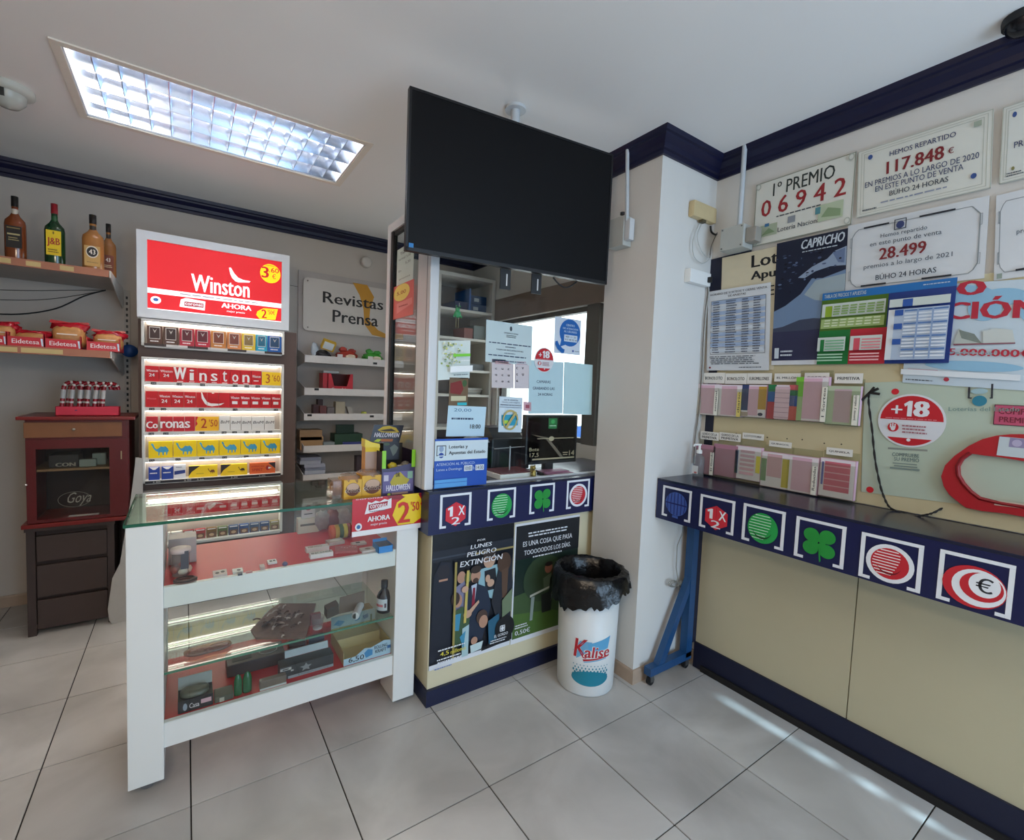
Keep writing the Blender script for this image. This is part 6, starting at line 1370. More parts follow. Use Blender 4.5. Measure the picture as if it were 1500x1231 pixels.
for a, c, l, sd in ((455, 'a8382c', 'red net bag of sweets in the middle of the top magazine shelf', 5), (650, '3c9a34', 'green bag of sweets on the top magazine shelf by the booth', 9)):
    q = mp_(a, 200); t = thing('sweets_bag', l, 'bag', (q.x, 3.72, Z0[0]), 'sweets bags on the top magazine shelf')
    MB().blob((q.x, 3.74, Z0[0]+.05), (.085, .05, .05), mat(c, .3, noise=.35, scale=50, bump=.5), 18, 10, wob=.12, seed=sd).build('bag_body', t)
    MB().blob((q.x-.03, 3.73, Z0[0]+.105), (.03, .01, .02), mat(c, .3), wob=.3, seed=sd+1).blob((q.x+.04, 3.73, Z0[0]+.1), (.03, .01, .015), mat(c, .3), wob=.3, seed=sd+2).build('bag_knot', t)
    MB().blob((q.x+.02, 3.694, Z0[0]+.045), (.04, .008, .025), mat('d8c8b0', .35, noise=.2), wob=.1).build('bag_label', t)
# shelf 2: red box
q0, q1 = mp_(277, 400), mp_(492, 400); RB = mat('b81c28', .4)
t = thing('tobacco_box', 'red open display box lettered Smoking on the second magazine shelf', 'box', ((q0.x+q1.x)/2, 3.75, Z0[1]))
zz0 = Z0[1]; zt3 = mp_(350, 345).z
b = MB(); X0, X1 = q0.x+.03, q1.x; b.prism([(X0, 3.7, zz0), (X1, 3.7, zz0), (X1, 3.7, zt3), (X1-.02, 3.7, zt3), (X1-.045, 3.7, zz0+.06), (X0+.045, 3.7, zz0+.06), (X0+.02, 3.7, zt3), (X0, 3.7, zt3)], (0, .002, 0), RB)
b.fr((X0, 3.7, zz0+.055), (X1-X0, 0, 0), (0, 0, -.05), [('T', 'Smoking', .12, .15, .9, .75, P('e0c0c0'), .03, .2)]); b.build('front_panel', t)
MB().box(X0, 3.702, zz0, X0+.002, 3.85, zt3, RB).box(X1-.002, 3.702, zz0, X1, 3.85, zt3, RB).box(X0, 3.848, zz0, X1, 3.85, zt3, mat('5a1418', .5)).box(X0, 3.702, zz0, X1, 3.85, zz0+.002, RB).box(X0-.035, 3.72, zz0, X0-.002, 3.84, zt3, RB).build('box_body', t)
q = mp_(345, 325); MB().bbox(q.x-.06, 3.76, zt3+.001, q.x+.06, 3.86, zt3+.02, mat('c4ccd0', .3), .008).build('plastic_dish', label='pale blue plastic dish on top of the red display box', cat='dish')
q = mp_(695, 455); MB().blob((q.x, 3.75, Z0[1]+.02), (.04, .03, .02), mat('4a4646', .5), wob=.1).build('grey_pouch', label='dark grey pouch at the right end of the second magazine shelf', cat='pouch')
# shelf 3
def mbx(a0, a1, bt, sh, c, nm, l, cat='box', y=3.72, d=.07, z_add=0, **k):
    xa, xb = mp_(a0, 600, y).x, mp_(a1, 600, y).x; zt = mp_((a0+a1)/2, bt, y).z
    m = MB().bbox(xa, y, Z0[sh]+z_add, xb, y+d, max(zt, Z0[sh]+z_add+.008), mat(c, .45, noise=.08, **k), .003)
    return m.build(nm, label=l, cat=cat)
mbx(200, 245, 580, 2, '4c2422', 'small_carton', 'small dark maroon carton at the left of the third magazine shelf')
mbx(235, 272, 540, 2, '3c1a1a', 'small_carton', 'taller dark maroon carton behind on the third magazine shelf', y=3.8)
mbx(250, 300, 588, 2, '5e2c28', 'small_carton', 'maroon and white small carton, third on the third magazine shelf', y=3.69, d=.03)
mbx(305, 360, 598, 2, '6a605c', 'small_carton', 'grey brown low carton on the third magazine shelf')
mbx(368, 440, 558, 2, 'b0a28a', 'small_carton', 'beige carton with yellow patch on the third magazine shelf')
xa = mp_(452, 560).x
MB().prism([(xa, 3.72, Z0[2]+.09), (xa+.03, 3.72, Z0[2]+.09), (xa+.075, 3.72, Z0[2]), (xa+.03, 3.72, Z0[2])], (0, .05, 0), mat('a8a096', .5)).build('slanted_card', label='slanted pale card leaning on the third magazine shelf', cat='card')
q = mp_(583, 605); MB().lathe([(.001, 0), (.022, 0), (.024, .03), (.02, .05), (.001, .052)], (q.x, 3.73, Z0[2]), mat('a8b04a', .4, noise=.3, scale=60), 16).build('yellow_tin', label='small yellow green tin on the third magazine shelf', cat='tin')
# shelf 4
for k, (a0, a1, b, c, l, za) in enumerate(((105, 280, 820, 'a07c54', 'tan open carton lettered on front, lower left of the fourth magazine shelf', 0), (100, 270, 770, '957450', 'tan carton stacked on top at the left of the fourth magazine shelf', .07))):
    mbx(a0, a1, b, 3, c, 'tan_carton', l, z_add=za, d=.12)
mbx(365, 575, 800, 3, '24402a', 'green_carton', 'dark green open carton on the fourth magazine shelf', d=.14, z_add=.028)
mbx(375, 510, 730, 3, '1c3422', 'green_carton', 'raised back flap box of dark green card above the green carton', y=3.8, d=.02, z_add=.028)
mbx(430, 600, 860, 3, '3c4080', 'flat_box', 'flat violet blue box under the green carton', y=3.7, d=.16)
mbx(280, 365, 862, 3, '7c8484', 'flat_box', 'flat grey box on the fourth magazine shelf', y=3.7, d=.1)
# lowest shelf: stacked bundles
for k in range(6):
    a0 = 130 if k < 4 else 95; xa = mp_(a0, 1100, 3.7).x; MB().obox((xa+.004*(k % 3), 3.7-.004*(k % 2), Z0[4]+.0255*k), (.15, .01*((k % 3)-1), 0), (0, .15, 0), (0, 0, .0245), mat(('9c9fae', 'a8abb8', '8f93a4')[k % 3], .5)).build('paper_bundle', label='grey blue bundle on the lowest magazine shelf, number %s from the bottom' % ('one', 'two', 'three', 'four', 'five', 'six')[k], cat='papers', group='bundles on the lowest magazine shelf')
mbx(535, 620, 965, 4, '4a3c44', 'dark_box', 'dark plum box on the lowest magazine shelf behind the yellow carton')

# ============================================================ GLASS SHOWCASE
SX0, SX1, SY0, SY1 = -.163, .866, 1.89, 2.35
LW = .1; LAM = mat('e2e3df', .35, noise=.02, scale=5); REDM = mat('b8141f', .35, noise=.04)
show = thing('glass_showcase', 'white framed glass showcase on castors with red shelves in front of the cigarette display', 'showcase', ((SX0+SX1)/2, 2.12, 0))
for x0, x1, l in ((SX0, SX0+LW, 'l'), (SX1-LW, SX1, 'r')):
    MB().bbox(x0, SY0, .045 if l == 'l' else .03, x1, SY0+.16, .944, LAM, .004).build('leg', show)
    MB().box(x0+.002, SY0+.16, .1, x1-.002, SY1-.08, .944, LAM).build('side_panel', show)
    MB().bbox(x0, SY1-.08, .045, x1, SY1, .944, LAM, .004).build('leg', show)
ix0, ix1 = SX0+LW, SX1-LW
Z1, Z2, Z3, ZG = .722, .418, .242, .956
MB().box(ix0, SY0+.01, .65, ix1, SY0+.028, .722, LAM).build('shelf_front', show)
MB().box(ix0, SY0+.028, .7, ix1, SY1-.01, .7215, REDM).build('red_shelf', show)
MB().box(ix0, SY0+.01, .152, ix1, SY0+.028, .242, LAM).build('shelf_front', show)
MB().box(ix0, SY0+.028, .215, ix1, SY1-.01, .2415, REDM).build('red_shelf', show)
GG = glass('eef7f2', 1.5); GE = mat('1f5c46', .15, noise=.1)
MB().box(ix0, SY0+.02, .41, ix1, SY1-.02, .4175, GG).box(ix0, SY0+.016, .41, ix1, SY0+.02, .4178, mat('4c7a62', .2)).build('glass_shelf', show)
MB().box(SX0-.003, SY0-.001, .945, SX1+.003, SY1+.02, .9555, GG).box(SX0-.005, SY0-.004, .945, SX1+.005, SY0-.001, .9555, GE).box(SX0-.006, SY0-.001, .945, SX0-.003, SY1+.02, .9555, GE).build('glass_top', show)
MB().box(ix0, SY0+.004, .242, ix1, SY0+.008, .944, GLASS).build('front_pane', show)
for x in (SX0+.05, SX1-.05):
    for y in (SY0+.05, SY1-.05):
        c = MB().lathe([(.02, -.008), (.02, .008)], (x, y, .021), mat('6e6a68', .4), 16, 'y').build('castor_wheel', show)
        MB().box(x-.014, y-.014, .026, x+.014, y-.0085, .0455, P('8a8a8a', .3, metal=.8)).box(x-.014, y+.0085, .026, x+.014, y+.014, .0455, P('8a8a8a', .3, metal=.8)).build('castor_fork', c)

S3, S4, S5, S6, S7, S8 = view(220, 780, 430, 900, 1500), view(430, 770, 620, 940, 1376), view(230, 900, 430, 1100, 1231), view(400, 900, 620, 1060, 1500), view(400, 680, 640, 800, 1500), view(470, 610, 630, 740, 1500)
def g(V, a, b, z): return at(*V(a, b), 'z', z)
# price sign on the corner
s = Sheet(S7, 'y', SY0-.005, [(715, 325), (1375, 262), (1385, 575), (732, 672)], P('c41622', .3), .002, rect=True)
YE, RR, WW = P('f0cc1a', .35), P('cc2418', .35), P('e8e6e6', .35)
s.add(('R', 0, .86, 1, 1, WW), ('P', [(.45, 0), (1, 0), (1, .12), (.9, .06), (.7, .14), (.5, .1)], P('8a1420', .3)), ('P', [(.6, .2), (.72, .06), (.9, .0), (.96, .2), (1, .35), (.97, .7), (.85, .84), (.62, .84), (.54, .55)], YE), ('P', [(.66, .0), (.92, 0), (.9, .05), (.7, .06)], YE))
s.add(('T', 'coronas', .04, -.0, .4, .03, WW, .01), ('P', [(.2, .1), (.25, .14), (.3, .09), (.36, .13), (.42, .07), (.47, .1), (.52, .06), (.52, .33), (.16, .43)], WW), ('P', [(.21, .18), (.47, .13), (.46, .26), (.21, .34)], P('a81828', .3)), ('T', 'coronas', .23, .19, .45, .29, WW, .04), ('L', .22, .35, .46, .39, 1, P('506070')), ('T', 'AHORA', .2, .5, .5, .64, WW, .05), ('T', 'mejor precio', .24, .69, .46, .77, WW, .02), ('E', .08, .74, .045, .1, WW), ('E', .08, .74, .025, .055, P('28609a')), ('T', '2', .62, .2, .78, .78, RR, .05), ('T', "'50", .8, .22, .92, .48, RR, .03), ('T', '\u20ac', .935, .24, .985, .36, RR, .02))
s.build('price_sign', 'red and yellow sign coronas AHORA 2,50 on the right corner of the showcase', 'sign')
# ---- on the glass top
YD = 1.955
def td(a, b, y=YD): return at(*S8(a, b), 'y', y)
zt0 = ZG
def donut_box(x0, x1, z1, label, y0):
    t = thing('donut_box', label, 'pastry box', ((x0+x1)/2, y0+.045, zt0), 'yellow donut boxes on the showcase')
    YB_ = mat('d8a824', .4, noise=.08)
    b = MB().box(x0, y0, zt0+.0005, x1, y0+.09, z1-.012, YB_)
    b.fr((x0, y0, z1-.012), (x1-x0, 0, 0), (0, 0, zt0-z1+.012), [('E', .5, .5, .4, .34, P('6a3a22')), ('E', .5, .38, .34, .2, P('c8a890')), ('T', 'donuts', .08, .42, .92, .66, P('f0e4d0'), .04), ('T', 'donuts', .1, .43, .9, .65, P('4a2418'), .03), ('R', .0, .88, 1, .96, P('c89018'))], .0004); b.build('box_body', t)
    MB().blob(((x0+x1)/2, y0+.045, z1-.014), ((x1-x0)*.5, .046, .02), glass('d8c8b4', 1.4, .08, .14), 20, 8, wob=.12, seed=int(x0*100), pw=.6).build('clear_wrap', t)
    return t
donut_box(td(298, 1000).x, td(540, 1000).x, td(400, 850).z+.008, 'yellow donuts box in clear wrap, left one at the front of the glass top', 1.935)
donut_box(td(545, 1000).x, td(828, 1000).x, td(680, 790).z+.008, 'yellow donuts box with white blotches, right one at the front of the glass top', 1.935)
xb0, xb1 = td(158, 900).x, td(290, 900).x
t = thing('pastry_pack', 'brown pastry in glossy clear wrap beside the donut boxes', 'pastry', ((xb0+xb1)/2, 1.99, zt0))
MB().blob(((xb0+xb1)/2+.01, 2.0, zt0+.04), (.03, .045, .035), mat('a06a34', .5, noise=.2, bump=.5, scale=70), wob=.08, seed=2).build('pastry', t)
MB().obox((xb0, 1.955, zt0+.001), (xb1-xb0, -.0, 0), (0, .09, 0), (.004, 0, .075), glass('e8dcc8', 1.4, .05, .14)).build('clear_wrap', t)
x0, x1 = td(655, 600).x, td(850, 600).x
t = thing('yellow_carton', 'tall yellow and amber sweets packet with torn top behind the donut boxes', 'packet', ((x0+x1)/2, 2.03, zt0))
zt_ = td(750, 420, 2.0).z
b = MB().box(x0, 2.0, zt0, x1, 2.05, zt_, mat('c88a3a', .4, noise=.2, scale=30)); b.fr((x0, 2.0, zt_), (x1-x0, 0, 0), (0, 0, zt0-zt_), [('R', 0, 0, 1, .5, P('b09484')), ('P', [(.2, .9), (.3, .5), (.5, .7), (.65, .45), (.85, .9)], P('e8b020')), ('R', .0, .0, 1, .1, P('e0c020'))], .0005); b.build('packet_body', t)
MB().prism([(x0-.003, 1.998, zt_), (x1+.003, 1.998, zt_-.004), (x1+.0, 1.998, zt_+.012), (x0+.03, 1.998, zt_+.02), (x0-.003, 1.998, zt_+.036)], (0, .05, 0), mat('e0c418', .35)).build('torn_top', t)
# halloween display
hx0, hx1 = td(835, 900, 1.93).x, min(.858, td(1310, 900, 1.93).x); hm_ = mat('241a30', .4)
t = thing('sweets_display', 'dark purple Halloween sweets display box with raised header card on the showcase', 'display box', ((hx0+hx1)/2, 1.99, zt0))
zf = td(1000, 680, 1.93).z; zs2 = td(1280, 420, 1.99).z
b = MB().prism([(hx0, 1.93, zt0+.001), (hx1, 1.93, zt0+.001), (hx1, 1.93, zf+.0), (hx1-.02, 1.93, zf+.006), (hx0+.03, 1.93, zf-.012), (hx0, 1.93, zf-.01)], (0, .002, 0), P('3c3458', .35))
b.fr((hx0, 1.93, zf), (hx1-hx0, 0, 0), (0, 0, zt0-zf), [('R', .04, .2, .96, .9, P('6c6494')), ('P', [(.25, .55), (.38, .3), (.55, .22), (.7, .4), (.85, .5), (.75, .66), (.3, .68)], P('b8a838')), ('R', .06, .3, .2, .5, P('c8c4d4')), ('R', .78, .22, .94, .46, P('8ab49c')), ('T', 'HALLOWEEN', .14, .64, .86, .84, P('e0dce8'), .05), ('R', .3, .9, .8, .97, P('a08070')), ('E', .22, .95, .05, .04, P('a8c030')), ('T', 'DR', .42, .24, .54, .38, INK, .02)], .0005)
b.build('front_panel', t)
MB().box(hx0, 1.932, zt0+.001, hx0+.002, 2.08, zs2-.01, hm_).box(hx1-.002, 1.932, zt0+.001, hx1, 2.08, zs2-.01, hm_).box(hx0, 2.078, zt0+.001, hx1, 2.08, zs2+.01, P('3a3630')).box(hx0, 1.932, zt0+.001, hx1, 2.08, zt0+.003, hm_).build('box_body', t)
for xa in (hx0-.001, hx1-.016): MB().box(xa, 1.926, zf-.01, xa+.017, 1.9295, zs2-.004, P('8cd026', .4)).build('green_tab', t)
q0, q1, q2, q3 = td(668, 358, 2.03), td(1075, 358, 2.03), td(1140, 125, 2.03), td(735, 115, 2.03)
b = MB(); O = q3; U = q2-q3; V_ = q0-q3; b.obox(O, U, V_, (0, .003, 0), P('17121e', .35))
b.fr(O, U, V_, [('P', [(.15, .3), (.3, .1), (.5, .05), (.75, .15), (.9, .4), (.7, .45), (.3, .42)], P('b89c20')), ('P', [(.2, .32), (.6, .2), (.8, .36), (.4, .38)], P('3c2c10')), ('T', 'HALLOWEEN', .1, .45, .92, .7, P('c8c4cc'), .05), ('R', .35, .8, .75, .95, P('a05a28')), ('P', [(.12, .95), (.22, .8), (.36, .82), (.3, .98)], P('a8b828'))], .0005)
b.build('header_card', t)
q4, q5, q6, q7 = td(860, 360, 2.03), td(1075, 360, 2.03), td(1070, 600, 2.03), td(860, 600, 2.03)
b = MB().obox(q4, q5-q4, q7-q4, (0, .003, 0), P('1c1820', .4)); b.fr(q4, q5-q4, q7-q4, [('P', [(.4, .3), (.7, .1), (.95, .3), (.8, .6), (.6, .8)], P('6a7068')), ('E', .2, .1, .2, .08, P('4a5840'))], .0005); b.build('neck_card', t)
for k, (a, bb, rx, c, sd) in enumerate(((985, 690, .022, 'b8a020', 1), (1090, 710, .018, 'b0a49c', 2), (1190, 680, .022, '7a7468', 3))):
    q = td(a, bb, 1.96); m = MB().blob((q.x, 1.965+.02*(k == 2), q.z), (rx, .016, rx*.8), mat(c, .4, noise=.3, scale=60), wob=.12, seed=sd)
    if k == 2: m.blob((q.x, 1.965, q.z), (.008, .006, .008), P('c8b020'))
    m.build('wrapped_sweet', label=('yellow striped wrapped sweet in the Halloween display', 'pale round sweet in the Halloween display', 'grey eyeball sweet in the Halloween display')[k], cat='sweet', group='sweets in the Halloween display')
# ---- red shelf
q = g(S3, 320, 370, Z1)
t = thing('sweets_tub', 'round clear tub with pale pink lid and sweets at the left of the red shelf', 'tub', (q.x, 2.0, Z1))
x = at(*S3(320, 240), 'y', 2.0).x; jw = (at(*S3(425, 240), 'y', 2.0).x-at(*S3(205, 240), 'y', 2.0).x)/2
MB().lathe([(jw*.86, .002), (jw*.88, .085)], (x, 2.0, Z1), glass('e6dcd6', 1.3, .05, .1), 28).build('tub_wall', t)
MB().lathe([(.001, .086), (jw, .086), (jw, .1), (.001, .102)], (x, 2.0, Z1), mat('d4bcb8', .35), 28).build('lid', t)
MB().box(x+.0, 2.0-jw*.93, Z1+.03, x+.024, 2.0-jw*.88, Z1+.095, P('4c4a54')).build('printed_tag', t)
for k, c in enumerate(('c8a890', 'a03030', 'b0a070', '8a4a40', 'c0b8a8')):
    a = 2*PI*k/5; MB().blob((x+.02*math.cos(a), 2.0+.02*math.sin(a), Z1+.02+.008*(k % 2)), (.016, .015, .014), mat(c, .4), 10, 6, wob=.1, seed=k).build('wrapped_sweet', label='%s wrapped sweet inside the clear tub on the red shelf' % ('beige', 'red', 'straw coloured', 'dark pink', 'light grey')[k], cat='sweet', group='sweets in the clear tub')
t = bxt('low_tin', 'pale lidded tin behind the clear tub at the left of the red shelf', 'tin', x-.04, 2.12, Z1, x+.05, 2.2, Z1+.1, mat('b8a8a4', .4))
q = g(S3, 368, 515, Z1)
m = MB(); brd = mat('2c2224', .45, noise=.4, scale=200)
for k in range(6):
    m.tube([(q.x+(.034-.0035*(k % 3))*math.cos(2*PI*i/18), q.y+(.024-.003*(k % 3))*math.sin(2*PI*i/18)+.0, Z1+.003+.0035*(k//1)*.5) for i in range(18)], .0026, brd if k % 2 else mat('6a4a46', .4), 6, True)
m.build('bracelet_coil', label='coil of dark braided bracelets at the left front of the red shelf', cat='bracelets')
def flat(V, a, b, wpx, dpx, z, c, label, nm='small_packet', cat='packet', items=None, h=.008, rot=0):
    q = g(V, a, b, z); x0 = g(V, a-wpx/2, b, z).x; x1 = g(V, a+wpx/2, b, z).x; w = x1-x0; d = dpx
    U = Vector((w*math.cos(rot), w*math.sin(rot), 0)); N = Vector((-d*math.sin(rot), d*math.cos(rot), 0)); O = q-U/2-N/2
    m = MB().obox(O, U, N, (0, 0, h), mat(c, .35, noise=.15, scale=60))
    if items: m.fr(O+N+Vector((0, 0, h)), U, -N, items, .0004)
    return m.build(nm, label=label, cat=cat)
dk = P('4a4444'); lt_ = P('d8d0cc')
flat(S3, 730, 440, 150, .05, Z1, 'c0b0ac', 'clear packet of small dark beads on the red shelf, left of the others', items=[('E', .3, .6, .15, .2, dk), ('E', .7, .5, .15, .2, dk), ('L', .1, .1, .9, .3, 1, lt_)])
flat(S3, 915, 415, 110, .035, Z1, 'd0ccc8', 'white card with a tiny dark trinket on the red shelf', items=[('E', .6, .6, .2, .3, dk)])
flat(S3, 940, 445, 50, .018, Z1, '3c4048', 'small dark blue round trinket in front of the white card', nm='trinket', cat='trinket')
flat(S3, 1035, 420, 70, .016, Z1, 'a8686a', 'thin pinkish trinket with wire on the red shelf', nm='trinket', cat='trinket', h=.004)
flat(S3, 1172, 380, 50, .03, Z1, 'a89088', 'little brown card standing between the trinkets on the red shelf', h=.012)
flat(S3, 1275, 320, 100, .035, Z1, 'd4d0cc', 'small white packet with black print toward the middle of the red shelf', items=[('R', .2, .3, .5, .8, dk), ('R', .6, .3, .85, .7, dk)])
q = g(S3, 1410, 350, Z1); MB().blob((q.x, q.y, Z1+.008), (.01, .01, .008), mat('5a5070', .3, noise=.3), wob=.2, seed=4).build('trinket', label='small blue violet stone in the middle of the red shelf', cat='trinket')
flat(S4, 250, 265, 265, .035, Z1, 'd0c8c4', 'white printed box, rear one of the two long boxes on the red shelf', 'long_box', 'box', [('T', 'MIKADO', .1, .25, .7, .8, P('7c5a4a'), .03)], .018)
flat(S4, 292, 330, 270, .03, Z1, 'd6d2ce', 'white printed box, front one of the two long boxes on the red shelf', 'long_box', 'box', [('T', 'INCENSE', .08, .2, .95, .85, dk, .03)], .018)
flat(S4, 440, 190, 190, .05, Z1, 'b8a8a0', 'clear pouch of pale pieces behind the pink pouch on the red shelf', 'clear_pouch', 'pouch', [('E', .5, .5, .35, .3, lt_)], .014, .1)
flat(S4, 560, 265, 260, .07, Z1, 'a85a58', 'clear pink pouch of beads in the middle of the right half of the red shelf', 'clear_pouch', 'pouch', [('E', .3+.12*k, .3+.1*(k % 3), .03, .04, lt_) for k in range(6)], .01, -.25)
flat(S4, 690, 200, 170, .035, Z1, 'c4b8b0', 'small printed packet, rear of the pair left of the blue box', items=[('R', .3, .2, .6, .7, dk)])
flat(S4, 785, 265, 170, .045, Z1, 'c8bcb4', 'small printed packet, front of the pair left of the blue box', items=[('E', .5, .5, .2, .25, P('907c74'))])
q0, q1 = g(S4, 900, 300, Z1), g(S4, 1066, 285, Z1)
t = thing('blue_box', 'small bright blue open box at the right end of the red shelf', 'box', ((q0.x+q1.x)/2, q0.y+.03, Z1))
BB = mat('3a86c8', .4); MB().box(q0.x, q0.y, Z1, q1.x, q0.y+.002, Z1+.028, BB).box(q0.x, q0.y+.075, Z1, q1.x, q0.y+.077, Z1+.04, BB).box(q0.x, q0.y, Z1, q0.x+.002, q0.y+.077, Z1+.03, BB).box(q1.x-.002, q0.y, Z1, q1.x, q0.y+.077, Z1+.03, BB).build('box_body', t)
MB().obox((q0.x+.004, q0.y+.004, Z1+.001), (q1.x-q0.x-.008, 0, 0), (0, .07, .0), (0, 0, .026), mat('6c6c78', .5, noise=.2, scale=50)).build('contents', t)
for k, c in enumerate(('c8501c', 'b88a20', '4a5c30', 'b8a020', '8a2820')):
    q = g(S4, 370+45*k, 130-4*k, Z1); m = MB().lathe([(.001, 0), (.034, 0), (.034, .018), (.001, .018)], (q.x, 0, Z1+.032), mat(c, .4, noise=.1), 8, 'x')
    m.v = [(a, b2+2.16, z) for a, b2, z in m.v]; m.build('octagonal_tin', label='octagonal tin standing on edge on the red shelf, %s one of the row' % ('orange', 'amber', 'dark green', 'yellow', 'dark red')[k], cat='tin', group='octagonal tins on the red shelf')
# bits at the back behind the red shelf : cards on a ledge
q = at(*S7(320, 470), 'y', 2.33)
MB().box(q.x-.05, 2.3, Z1, q.x+.045, 2.34, Z1+.07, mat('cfc8b4', .5)).box(q.x-.04, 2.2995, Z1+.035, q.x+.04, 2.3, Z1+.045, P('6a6458')).build('cream_carton', label='cream carton at the back of the red shelf below the playing card', cat='carton')
q = at(*S7(318, 480), 'y', 2.31); m = MB(); c0 = Vector((q.x-.03, 2.305, Z1+.142)); m.obox(c0, (.062, 0, 0), (0, 0, -.07), (0, .004, 0), P('cfc8c4')); m.fr(c0, (.062, 0, 0), (0, 0, -.07), [('E', .5, .3, .25, .18, P('a03040')), ('R', .2, .7, .8, .76, dk)], .0004); m.build('playing_card', label='white card with red emblem standing on the cream carton', cat='card')
for k in range(3):
    q = at(*S7(455+95*k, 450), 'y', 2.3); MB().blob((q.x, 2.31, Z1+.05), (.036, .02, .045), mat(('a89c9c', '8a4a4c', 'a8948c')[k], .35, noise=.35, scale=50), wob=.15, seed=20+k, pw=.7).build('foil_bag', label='crumpled foil bag at the back of the red shelf, %s of three' % ('left', 'middle reddish', 'right')[k], cat='bag', group='foil bags at the back of the red shelf')
# ---- middle glass shelf
q = g(S5, 460, 330, Z2)
t = thing('sunglasses', 'brown sunglasses in a clear pouch at the left of the glass shelf', 'sunglasses', (q.x, q.y, Z2))
for d in (-1, 1):
    cx_ = q.x+d*.034; MB().lathe([(.03, .002), (.03, .008)], (cx_, q.y+d*.006, Z2), mat('4c3a30', .15), 20, sy=.6).build('lens', t)
    MB().tube([(cx_+.032*math.cos(2*PI*i/20), q.y+d*.006+.02*math.sin(2*PI*i/20), Z2+.007) for i in range(20)], .003, mat('8a4a30', .3), 6, True).build('rim', t)
MB().tube([(q.x-.012, q.y-.004, Z2+.01), (q.x+.012, q.y, Z2+.01)], .003, mat('8a4a30', .3)).build('bridge', t)
MB().blob((q.x, q.y, Z2+.009), (.078, .032, .0085), glass('d8b8a0', 1.35, .1, .15), 24, 8, wob=.03, seed=3, pw=.7).build('clear_pouch', t)
# bag of twisted leather keyrings
BG = [(620, 830), (700, 745), (755, 710), (942, 708), (895, 875), (650, 882)]
gp_ = [g(view(170, 660, 640, 960, 1500), a, b, Z2+.012) for a, b in ((630, 835), (720, 740), (765, 712), (935, 712), (885, 870), (655, 872))]
t = thing('leather_bag', 'clear bag of brown leather strips lying on the glass shelf', 'bag', tuple(sum(gp_, Vector())/6-Vector((0, 0, .012))))
MB().prism([p+Vector((0, 0, -.0115)) for p in gp_], (0, 0, .008), mat('6a5246', .5, noise=.35, scale=45, bump=.6)).build('bag_body', t)
rnd = random.Random(4); c0 = sum(gp_, Vector())/6; fr_ = MB(); LT = [mat('8a7468', .35), mat('5a4238', .4), mat('b8a89c', .3), mat('4a342c', .4)]
for k in range(46):
    w_ = [rnd.random() for _ in gp_]; sw = sum(w_); p = sum((gp_[i]*(w_[i]/sw) for i in range(6)), Vector()); p = c0+(p-c0)*1.9; p.z = Z2+.01+rnd.random()*.012
    a = rnd.uniform(-.8, 1.2); L = rnd.uniform(.01, .035)
    fr_.tube(smooth([p, p+Vector((math.cos(a)*L*.5, math.sin(a)*L*.5+.004, .003)), p+Vector((math.cos(a)*L, math.sin(a)*L, 0))], 2), rnd.uniform(.002, .005), rnd.choice(LT), 5)
fr_.build('leather_strip', t, kind='stuff')
V8c = view(170, 660, 640, 960, 1500)
a0, a1 = g(V8c, 650, 880, Z2), g(V8c, 885, 868, Z2); MB().obox((a0.x, a0.y, Z2), (a1.x-a0.x, a1.y-a0.y, 0), (0, .02, 0), (0, 0, .004), mat('a87838', .5)).build('card_strip', t, label='ochre card strip')
def mp2(a, b, y): return at(*S4(a, b), 'y', y)
# measuring cup, brown card box, white tube, syrup bottle
q = g(S4, 260, 1100, Z2)
MB().lathe([(.001, 0), (.018, 0), (.019, .003), (.001, .003)], (q.x, q.y+.01, Z2+.0), mat('d8d8d4', .4), 20).lathe([(.019, .003), (.026, .05)], (q.x, q.y+.01, Z2), glass('e0d8d8', 1.3, .05, .12), 20, caps=False).build('plastic_cup', label='small clear plastic cup with white base on the glass shelf', cat='cup')
MB().box(q.x-.02, q.y+.04, Z2, q.x+.02, q.y+.06, Z2+.045, mat('7a3a3c', .5)).build('maroon_packet', label='maroon packet behind the clear cup on the glass shelf', cat='packet')
KR_ = mat('6c5a4a', .6, noise=.06); q0, q1 = mp2(478, 980, 2.04), mp2(750, 900, 2.04)
z1_ = mp2(600, 740, 2.04).z
t = thing('card_stand', 'grey brown folded card box standing on the glass shelf', 'card', ((q0.x+q1.x)/2, 2.05, Z2))
MB().prism([(q0.x, 2.04, Z2), (q1.x, 2.04, Z2), (q1.x, 2.04, z1_+.006), (q0.x+.005, 2.04, z1_-.002)], (0, .003, 0), KR_).build('card_panel', t)
MB().prism([(q0.x-.055, 2.02, Z2), (q0.x, 2.04, Z2), (q0.x, 2.04, Z2+.045), (q0.x-.055, 2.02, Z2+.04)], (0, .05, 0), mat('4c4036', .6)).build('side_flap', t)
q = g(S4, 655, 1000, Z2); q2 = g(S4, 800, 850, Z2)
MB().tube([(q.x, q.y, Z2+.016), (q.x+.05, q.y+.09, Z2+.016)], .016, mat('cfd4d4', .4), 20).lathe([(.001, 0), (.012, 0)], (q.x-.0005, q.y-.001, Z2+.016), P('b0b4b4'), 16, 'y').build('paper_roll', label='white paper roll lying on the glass shelf', cat='paper roll')
q = g(S4, 985, 935, Z2); r_ = (mp2(1060, 850, q.y).x-mp2(912, 850, q.y).x)/2; hz_ = mp2(990, 578, q.y+r_).z-Z2
t = thing('syrup_bottle', 'dark brown bottle with white label at the right end of the glass shelf', 'bottle', (q.x, q.y+r_, Z2))
MB().lathe([(.001, 0), (r_*.95, 0), (r_, .004), (r_, hz_*.5), (r_*.75, hz_*.62), (r_*.42, hz_*.72), (r_*.42, hz_*.8)], (q.x, q.y+r_, Z2), mat('1c0f16', .12), 24).build('bottle_body', t)
